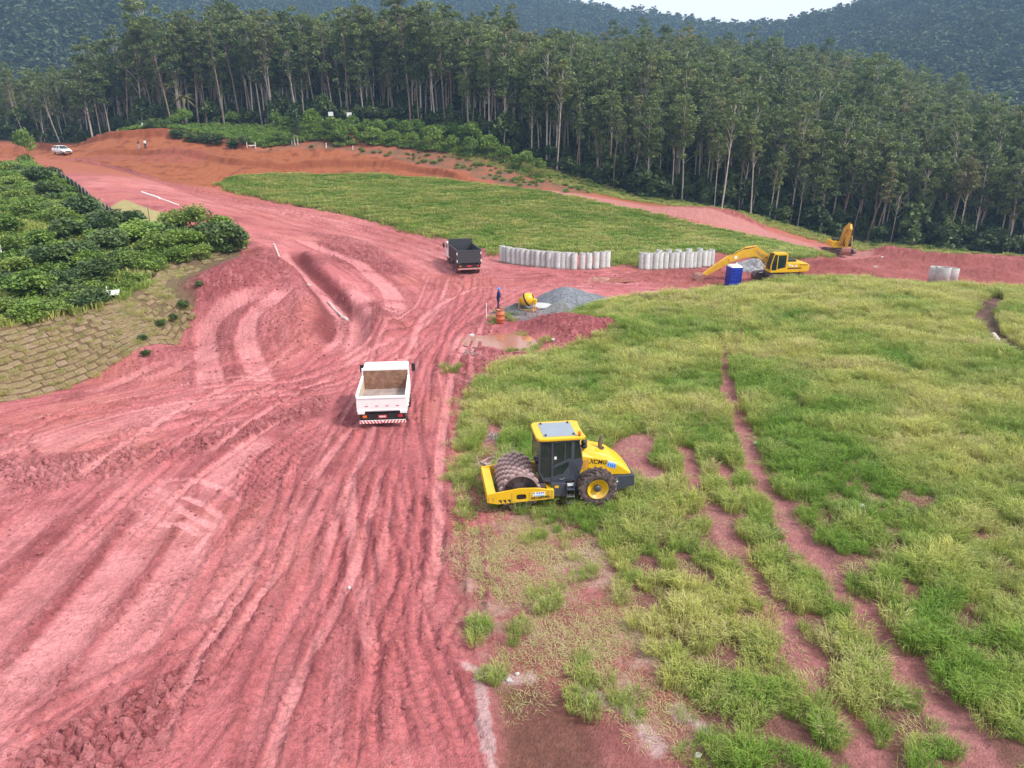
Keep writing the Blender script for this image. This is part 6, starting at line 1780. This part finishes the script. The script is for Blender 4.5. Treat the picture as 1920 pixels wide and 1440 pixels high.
mb = MB().lathe([(.001, 0), (.30, 0), (.33, .05), (.33, .30), (.35, .32), (.35, .36), (.33, .38), (.33, .66), (.35, .68), (.35, .72), (.33, .74), (.32, 1.0), (.28, 1.03), (.26, 1.03), (.26, .9), (.001, .9)], (0, 0, 0), 'z', 22).build("barrel_body", paint("orange_plastic", (.50, .13, .05), .5, dirt=.3, scale=3), B)
MB().lathe([(.34, .98), (.355, 1.0), (.355, 1.04), (.33, 1.05)], (0, 0, 0), 'z', 22).build("rim_ring", M_STEEL, B)

# ------------------------------------------------------------------ puddles
def water_mat(name, c):
    m, N, L, b = new_mat(name)
    b.inputs['Base Color'].default_value = (*c, 1); b.inputs['Roughness'].default_value = .06; b.inputs['Specular IOR Level'].default_value = .6
    tc = N.new("ShaderNodeTexCoord"); n = N.new("ShaderNodeTexNoise"); n.inputs['Scale'].default_value = 3; L.new(tc.outputs['Object'], n.inputs['Vector'])
    bp = N.new("ShaderNodeBump"); bp.inputs['Strength'].default_value = .06; bp.inputs['Distance'].default_value = .02; L.new(n.outputs['Fac'], bp.inputs['Height']); L.new(bp.outputs[0], b.inputs['Normal'])
    return m
M_MUD = water_mat("muddy_water", (.36, .15, .10))
for px, py, rx, ry, lift, lab in ((960, 637, 3.5, 2.3, .62, "orange muddy puddle below the red spoil heap"), (1125, 521, 4.6, 1.6, .07, "shallow pale puddle on the site road below the concrete pipes")):
    x, yv, _ = G(px, py)
    zz = [gz(x + rx * .5 * math.cos(a), yv + ry * .5 * math.sin(a)) for a in np.linspace(0, 6.28, 12)]
    n = 40
    vs = [(0, 0, 0)] + [((1 + .12 * math.sin(3 * a + px)) * rx * math.cos(a), (1 + .12 * math.sin(3 * a + px)) * ry * math.sin(a), 0) for a in np.linspace(0, 2 * math.pi, n, endpoint=False)]
    o = MB().add(vs, [(0, 1 + k, 1 + (k + 1) % n) for k in range(n)]).build("puddle", M_MUD, None, loc=(x, yv, float(np.mean(zz)) + lift * .35))
    structure(o); o['label'] = lab

# ------------------------------------------------------------------ turf-block slope at the left
SL = thing("block_slope", "tan stone-faced slope of rough turf blocks below the thicket at left", "retaining wall", (toe_w[4][0], toe_w[4][1], 0))
bm_ = []
for k, c in enumerate(((.215, .15, .082), (.205, .142, .075), (.225, .16, .09), (.235, .165, .105), (.19, .14, .07))):
    m = paint("turf_block_%d" % k, c, .95, dirt=.35, dirt_col=(.17, .15, .065), scale=4.0, var=.3, bump=.8)
    b = MB().box((0, 0, 0), (.69, .37, .11)); bm_.append(b.mesh("block", m, .03, 1))
TW = curve(toe_w, 8)
lens = np.cumsum([0] + [math.dist(a, b) for a, b in zip(TW[:-1], TW[1:])])
def toe_at(s):
    i = min(int(np.searchsorted(lens, s)) - 1, len(TW) - 2); i = max(i, 0)
    f = (s - lens[i]) / (lens[i + 1] - lens[i]); a, b = np.array(TW[i]), np.array(TW[i + 1])
    t = (b - a) / np.linalg.norm(b - a)
    return a + (b - a) * f, t, np.array((-t[1], t[0]))
blocks = []
s0 = next(lens[i] for i in range(len(TW)) if TW[i][0] > -37)
for row in range(11):
    s = s0 + (.35 if row % 2 else 0) + random.uniform(0, .2)
    while s < lens[-1] - 1.0:
        p, t, nrm = toe_at(s)
        q = .18 + row * .305 + .02 * math.sin(s * 3)
        pos = p + nrm * q
        if inside(np.array([pos[0]]), np.array([pos[1]]), plat_poly)[0]:
            e = .25
            z0 = gz(*pos); gu = (gz(*(pos + nrm * e)) - gz(*(pos - nrm * e))) / (2 * e); gt = (gz(*(pos + t * e)) - gz(*(pos - t * e))) / (2 * e)
            if gu > .12: blocks.append((pos, t, nrm, z0, gu, gt))
        s += .70
blocks.sort(key=lambda b: b[0][1])
rest = MB()
for i, (pos, t, nrm, z0, gu, gt) in enumerate(blocks):
    ax = Vector((t[0], t[1], max(-.6, min(.6, gt)))).normalized(); up_ = Vector((nrm[0], nrm[1], gu)).normalized(); nz_ = ax.cross(up_).normalized()
    R = Matrix((ax, up_, nz_)).transposed()
    R = R @ Matrix.Rotation(random.gauss(0, .04), 3, 'Z') @ Matrix.Rotation(random.gauss(0, .06), 3, 'X')
    loc = Vector((pos[0], pos[1], z0)) + nz_ * (random.uniform(-.03, .03))
    if i < 300:
        o = bpy.data.objects.new("block", bm_[random.choices(range(5), (5, 5, 3, 2, 3))[0]]); o.matrix_local = Matrix.Translation(loc - SL.location) @ R.to_4x4() @ Matrix.Diagonal((random.uniform(.9, 1.03), random.uniform(.85, 1.0), 1, 1))
        link(o, SL)
    else: rest.box(loc - SL.location, (.67, .36, .11), R)
if rest.v:
    o = rest.build("far_blocks", bm_[0].materials[0], SL, .03, seg=1); o['kind'] = 'stuff'
lx, ly = [], []
for pos, t, nrm, z0, gu, gt in blocks:
    for k in range(2):
        if random.random() < .85: lx.append(pos[0] + random.uniform(-.4, .4)); ly.append(pos[1] + random.uniform(-.2, .2))
lx, ly = np.array(lx, f32), np.array(ly, f32); n = len(lx)
scatter("slope_weeds", litter[:2] + tufts[4:6], np.stack([lx, ly, ground_z(lx, ly) + .04], 1), np.repeat(RS.uniform(.45, .95, n)[:, None], 3, 1), RS.rand(n) * 6.28, RS.randint(0, 4, n), "dry weeds sprouting between the blocks of the slope", {"tint": RS.uniform(.3, 1, n), "dry": RS.uniform(.2, .7, n)})
x, yv, _ = G(200, 562)
o = MB().box((0, 0, .10), (1.6, .9, .07), Matrix.Rotation(.15, 3, 'X')).build("white_board", M_WHITE_P, None, .01, (x, yv, gz(x, yv) + .3), (0, 0, .35)); tag(o, "white board lying on the crest of the stone-faced slope", "board")
def post(px, py, h, label, r=.04, mat=M_WHITE_P, cat="post", name="survey_post"):
    x, yv, _ = G(px, py)
    o = MB().cyl((0, 0, -.1), (0, 0, h), r, r * .9, 8).cyl((0, 0, h), (0, 0, h + .02), r * 1.1, r * .3, 8).build(name, mat, None, loc=(x, yv, gz(x, yv)), rot=(random.gauss(0, .03), random.gauss(0, .03), 0)); return tag(o, label, cat)
post(203, 560, .75, "short white post beside the white board on the slope's crest")
post(912, 597, 1.25, "thin white stake left of the orange-brown barrel", .03)
post(946, 572, 1.6, "thin pinkish stake behind the blue-clad worker", .025, paint("weathered_stake", (.5, .35, .32), .8))
post(5, 488, 1.1, "white post among the shrubs at the picture's left edge", .06)
post(283, 430, 2.2, "thin dark pole standing in front of the straw-coloured bank", .04, M_BARK_D)
post(73, 262, 1.2, "left one of two white posts on the orange rim at far left", .1)
post(79, 262, 1.4, "right one of two white posts on the orange rim at far left", .1)
post(118, 264, .9, "small white post on the orange rim above the white car", .09)
post(232, 252, .9, "small white post on the rim above the two people, left of the dark shrubs", .09)
post(269, 250, 1.2, "cream post at the foot of the dark rim shrubs", .12)
post(612, 281, .9, "white stake on the bare slope right of the lone small tree", .08)
post(548, 274, .8, "white stake at the foot of the lone small tree", .07)
post(662, 285, .7, "low white stake on the sparse slope under the young trees", .07)
for px, py, lab in ((622, 237, "left white notice board on posts at the foot of the forest"), (656, 232, "right white notice board on posts at the foot of the forest")):
    x, yv, _ = world_pt(px, py, d=146)
    T = thing("notice_board", lab, "sign", (x, yv, gz(x, yv)))
    MB().box((0, 0, 2.7), (1.0, .06, .8)).build("board", M_WHITE_P, T)
    for sx in (-.4, .4): MB().cyl((sx, .05, -.1), (sx, .05, 2.9), .05, n=6).build("leg", M_BARK, T)
x, yv, _ = G(474, 284)
T = thing("survey_trestle", "small white crosspiece on two pegs on the rim of the orange cut", "trestle", (x, yv, gz(x, yv)))
MB().box((0, 0, .45), (1.3, .1, .16)).build("crosspiece", M_WHITE_P, T)
for sx in (-1.0, .6): MB().cyl((sx, .1, -.1), (sx, .1, 1.1), .06, n=6).build("leg", M_WHITE_P, T)

# ------------------------------------------------------------------ silt fence
SF = thing("silt_fence", "sagging black silt fence on pale stakes between the thicket and the road", "fence", (*G(150, 370)[:2], 0))
fpts = [G(px, py) for px, py in ((112, 338), (128, 350), (144, 361), (158, 373), (172, 386), (182, 394), (195, 402), (210, 412))]
vs, fs = [], []
for i, (a, b, c) in enumerate(fpts):
    z0 = gz(a, b); hh = 1.25 if i not in (5, 6) else .8
    vs += [(a, b, z0 - .05), (a + .12, b + .05, z0 + hh * .5), (a, b, z0 + hh), (a + .04, b + .04, z0 + hh), (a + .16, b + .09, z0 + hh * .5), (a + .04, b + .04, z0 - .05)]
for i in range(len(fpts) - 1):
    fs += [(i * 6 + k, i * 6 + (k + 1) % 6, (i + 1) * 6 + (k + 1) % 6, (i + 1) * 6 + k) for k in range(6)]
vs = [(a - SF.location.x, b - SF.location.y, c) for a, b, c in vs]
MB().add(vs, fs, True).build("fabric", paint("black_fabric", (.016, .016, .017), .6, dirt=.15, scale=2), SF)
fc2 = curve([p[:2] for p in fpts], 2)
for a, b in fc2: MB().box((0, 0, .65), (.07, .07, 1.5)).build("stake", M_BARK, SF, 0, (a - SF.location.x - .05, b - SF.location.y - .06, gz(a, b) - .05))

# ------------------------------------------------------------------ white drain pipes
def lay(p0, p1, r, label, name="drain_pipe", lift=.5, mat=M_WHITE_P, bends=0.0):
    a, b = G(*p0), G(*p1)
    pts = []
    for t in np.linspace(0, 1, 7):
        x, yv = a[0] + (b[0] - a[0]) * t, a[1] + (b[1] - a[1]) * t
        pts.append((x - a[0], yv - a[1], gz(x, yv) - gz(a[0], a[1]) + r * lift + bends * math.sin(t * 9)))
    mb = MB().tube(pts, r, 10)
    o = mb.build(name, mat, None, loc=(a[0], a[1], gz(a[0], a[1]))); return tag(o, label, "pipe", "white drain pipes")
M_LINER = paint("dusty_liner", (.55, .44, .42), .6, dirt=.45, scale=3)
lay((513, 459), (525, 468), .10, "short white pipe length at the head of the trench", mat=M_LINER)
lay((529, 475), (546, 490), .12, "second white pipe length along the trench's left edge, half buried", mat=M_LINER, bends=.04)
lay((553, 498), (569, 510), .12, "third white pipe length down the trench's left edge", mat=M_LINER, bends=.04)
lay((570, 511), (581, 517), .11, "short white pipe end half way along the trench", mat=M_LINER)
lay((613, 546), (640, 574), .12, "white pipe lying on the floor of the trench", mat=M_LINER, bends=.05)
lay((641, 576), (651, 581), .14, "last white pipe piece at the low end of the trench", mat=M_LINER)
lay((266, 361), (300, 373), .12, "thick upper part of the white pipe lying beside the haul road", mat=M_WHITE_P)
lay((301, 373), (335, 385), .07, "thin lower part of the white pipe lying beside the haul road", mat=M_WHITE_P)
lay((1862, 628), (1880, 655), .20, "white ribbed drain pipe lying in the dark rut at right", mat=M_LINER)

# ------------------------------------------------------------------ dead wood and stones
M_WOOD = paint("grey_dead_wood", (.36, .30, .28), .9, var=.35, scale=6, bump=.4)
def deadwood(px, py, n, L_, r, label, seed):
    x, yv, _ = G(px, py); rr = random.Random(seed); mb = MB()
    for k in range(n):
        a = rr.uniform(0, 6.28); l = L_ * rr.uniform(.4, 1.1); e = rr.uniform(.05, .6)
        x0, y0 = rr.gauss(0, .25 * L_), rr.gauss(0, .35 * L_); p = [Vector((x0, y0, .03))]
        for s in range(4):
            a += rr.gauss(0, .5); p.append(p[-1] + Vector((math.cos(a) * l / 4, math.sin(a) * l / 4, e * l / 4 * rr.uniform(-.4, 1))))
        mb.tube(p, [r, r * .9, r * .7, r * .5, r * .2], 6)
    o = mb.build("dead_wood", M_WOOD, None, loc=(x, yv, gz(x, yv))); return tag(o, label, "dead wood")
deadwood(908, 862, 12, 1.1, .055, "bleached tangle of roots lying against the roller's drum", 3)
deadwood(924, 820, 30, .7, .02, "brown heap of twigs in the gap in the grass behind the roller", 4)
deadwood(885, 722, 12, .9, .025, "scattered pale sticks on the red earth above the meadow's corner", 5)
deadwood(880, 668, 10, .9, .025, "thin branches on the red spoil below the muddy puddle", 6)
stone_mb = []
for k in range(3):
    bm = bmesh.new(); bmesh.ops.create_icosphere(bm, subdivisions=2, radius=1.0); rr = random.Random(k)
    for v in bm.verts: v.co *= 1 + .25 * math.sin(v.co.x * 3 + k) * math.cos(v.co.y * 4 + k) + rr.uniform(-.06, .06); v.co.z *= .65
    me = bpy.data.meshes.new("stone"); bm.to_mesh(me); bm.free(); me.materials.append(paint("pale_stone", (.50, .45, .43), .9, var=.2)); stone_mb.append(me)
for k, (px, py, s, lab) in enumerate(((884,625,.22,"pale stone on the left rim of the muddy puddle"),(895,634,.16,"smaller pale stone on the puddle's left rim"),(1037,642,.15,"pale stone on the spoil right of the puddle"),(1551,497,.35,"white rock beside the near excavator's counterweight"),
        (1651,498,.3,"pale rock on the red mound right of the far excavator"),(1640,503,.3,"larger pale rock on the red mound right of the far excavator"),(1418,833,.14,"white stone in the long bare wheel track"),(1390,690,.2,"pale stone at the head of the long wheel track"),
        (1615,955,.16,"white bone-like stone in the sparse grass at right"),(1750,1010,.18,"pale stone with straw in the sparse grass at far right"),(1308,1420,.10,"small white pebble at the foot of the meadow near the bottom edge"),(655,1105,.07,"little pale pebble on the haul road"),
        (955,1275,.10,"white pebble beside the pale streak at the bottom"),(970,1265,.07,"second smaller white pebble beside the pale streak at the bottom"))):
    x, yv, _ = G(px, py); o = bpy.data.objects.new("stone", stone_mb[k % 3]); link(o); o.location = (x, yv, gz(x, yv) + s * .25); o.scale = (s, s * .8, s); o.rotation_euler = (0, 0, k); tag(o, lab, "stone")

# ------------------------------------------------------------------ white car on the hill
x, yv, _ = G(111, 292)
CAR = thing("hatchback_car", "small white hatchback car parked on the orange hill road at far left", "car", (x, yv + 1.2, gz(x, yv + 1.2) + .02), math.radians(-32))
secs = [(-2.0, .78, .45, .95, .70), (-1.9, .85, .30, 1.05, .75), (-1.3, .87, .25, 1.02, .8), (0, .88, .25, .98, .82), (1.0, .88, .25, .93, .80), (1.7, .84, .28, .80, .70), (2.05, .74, .35, .66, .6)]
vs, fs = [], []
for x0, w, zb, zt, wt in secs: vs += [(x0, -w, zb + .1), (x0, -w, zt - .2), (x0, -wt, zt), (x0, wt, zt), (x0, w, zt - .2), (x0, w, zb + .1), (x0, w * .8, zb), (x0, -w * .8, zb)]
for i in range(len(secs) - 1): fs += [(i * 8 + k, i * 8 + (k + 1) % 8, (i + 1) * 8 + (k + 1) % 8, (i + 1) * 8 + k) for k in range(8)]
fs += [tuple(range(8)), tuple(reversed(range(len(vs) - 8, len(vs))))]
bd = MB().add(vs, fs, False).build("body", M_WHITE, CAR, .05)
MB().hexa([(-1.75, -.74, .98), (.95, -.78, .92), (.95, .78, .92), (-1.75, .74, .98)], [(-1.15, -.58, 1.46), (.05, -.60, 1.47), (.05, .60, 1.47), (-1.15, .58, 1.46)]).build("glasshouse", paint("car_glass", (.02, .025, .03), .1, var=.02), CAR, .03)
MB().hexa([(-1.35, -.60, 1.452), (.12, -.62, 1.456), (.12, .62, 1.456), (-1.35, .60, 1.452)], [(-1.2, -.52, 1.50), (-.05, -.54, 1.51), (-.05, .54, 1.51), (-1.2, .52, 1.50)]).build("roof", M_WHITE, CAR, .02)
for sy in (1, -1):
    for a, b in (((.95, .92), (.05, 1.46)), ((-.45, .96), (-.45, 1.46)), ((-1.75, .98), (-1.15, 1.45))):
        MB().tube([(a[0], sy * .775, a[1]), (b[0], sy * .605, b[1])], .035, 6).build("pillar", M_WHITE, CAR)
    MB().box((.75, sy * .93, .98), (.12, .16, .10)).build("mirror", M_WHITE, CAR, .03)
    MB().box((1.92, sy * .58, .66), (.22, .28, .14)).build("headlight", M_LIGHTGLASS, CAR, .03)
    MB().box((-1.97, sy * .66, .82), (.10, .2, .2)).build("tail_light", M_RED, CAR, .02)
    for x0 in (1.28, -1.28):
        w = tyre(MB(), (x0, sy * .78, .31), .31, .2, 0, n=20).build("wheel", M_RUBBER, CAR); rim(MB(), (x0, sy * .78, .31), .19, .21, sy).build("rim", M_CHROME, w)
MB().box((2.04, 0, .50), (.06, .9, .18)).build("grille", M_BLACK, CAR)

# ------------------------------------------------------------------ loose clods of earth
M_CLOD = leaf_material("earth_clods", (.24, .075, .078), (.46, .175, .18), None, 0, .95)
clod_src = []
for k in range(4):
    bm = bmesh.new(); bmesh.ops.create_icosphere(bm, subdivisions=1, radius=1.0); rr = random.Random(40 + k)
    for v in bm.verts: v.co *= rr.uniform(.65, 1.15); v.co.z *= .7
    me = bpy.data.meshes.new("clod"); bm.to_mesh(me); bm.free(); me.materials.append(M_CLOD); clod_src.append(me)
Wc = (rough + .05 * smooth(.1, .5, -n_mid)) * (GY < 75) * (GY > 8) * (np.abs(GX) < .75 * GY + 9)
Wc = Wc * (sdf(GX, GY, grass_poly) < .2) * (sdf(GX, GY, plat_poly) < 0)
area = np.gradient(YS)[:, None] * (half(YS)[:, None] * np.gradient(US)[None, :])
Pw = np.clip(Wc * np.abs(area).ravel(), 0, None); Pw = np.cumsum(Pw); Pw /= Pw[-1]
ii = np.searchsorted(Pw, RS.rand(16000)); n = len(ii)
cxx = GX[ii] + RS.normal(size=n) * .06; cyy = GY[ii] + RS.normal(size=n) * .08
cs2 = np.clip(RS.lognormal(-3.35, .5, n), .012, .11)
scatter("earth_clods", clod_src, np.stack([cxx, cyy, ground_z(cxx, cyy) + cs2 * .2], 1), np.repeat(cs2[:, None], 3, 1), RS.rand(n) * 6.28, RS.randint(0, 4, n), "loose clods of red earth along the wheel tracks")

# broken concrete and grit around the mixer
gpx, gpy = cover_in(gravel_poly, .28, .5, RS, .1); n = len(gpx); gs = RS.uniform(.03, .13, n)
rub = []
for k in range(3):
    bm = bmesh.new(); bmesh.ops.create_icosphere(bm, subdivisions=1, radius=1.0); rr = random.Random(70 + k)
    for v in bm.verts: v.co *= rr.uniform(.6, 1.2); v.co.z *= .6
    me = bpy.data.meshes.new("rubble"); bm.to_mesh(me); bm.free(); me.materials.append(leaf_material("rubble_grey_%d" % k, (.10, .10, .105), (.48, .46, .45), None, 0, .95)); rub.append(me)
scatter("yard_rubble", rub, np.stack([gpx, gpy, ground_z(gpx, gpy) + .02], 1), np.repeat(gs[:, None], 3, 1), RS.rand(n) * 6.28, RS.randint(0, 3, n), "grey rubble and grit strewn round the cement mixer")
# ------------------------------------------------------------------ haze: one closed box of thin pale air
hz_mb = MB(); zmin_, zmax_ = float(Z.min()) - 1.0, float(Z.max()) + 34.0
hz_mb.box((0, 462, (zmin_ + zmax_) / 2), (2600, 1066, zmax_ - zmin_))
hz_m = bpy.data.materials.new("haze"); hz_m.use_nodes = True
N, L = hz_m.node_tree.nodes, hz_m.node_tree.links
N.clear()
pv_ = N.new("ShaderNodeVolumePrincipled"); pv_.inputs['Color'].default_value = (.42, .67, 1.0, 1); pv_.inputs['Density'].default_value = .00038; pv_.inputs['Anisotropy'].default_value = .2
om = N.new("ShaderNodeOutputMaterial"); L.new(pv_.outputs[0], om.inputs['Volume'])
hz_o = hz_mb.build("haze", hz_m); hz_o['kind'] = 'stuff'; hz_o['label'] = "thin pale blue haze over the valley"
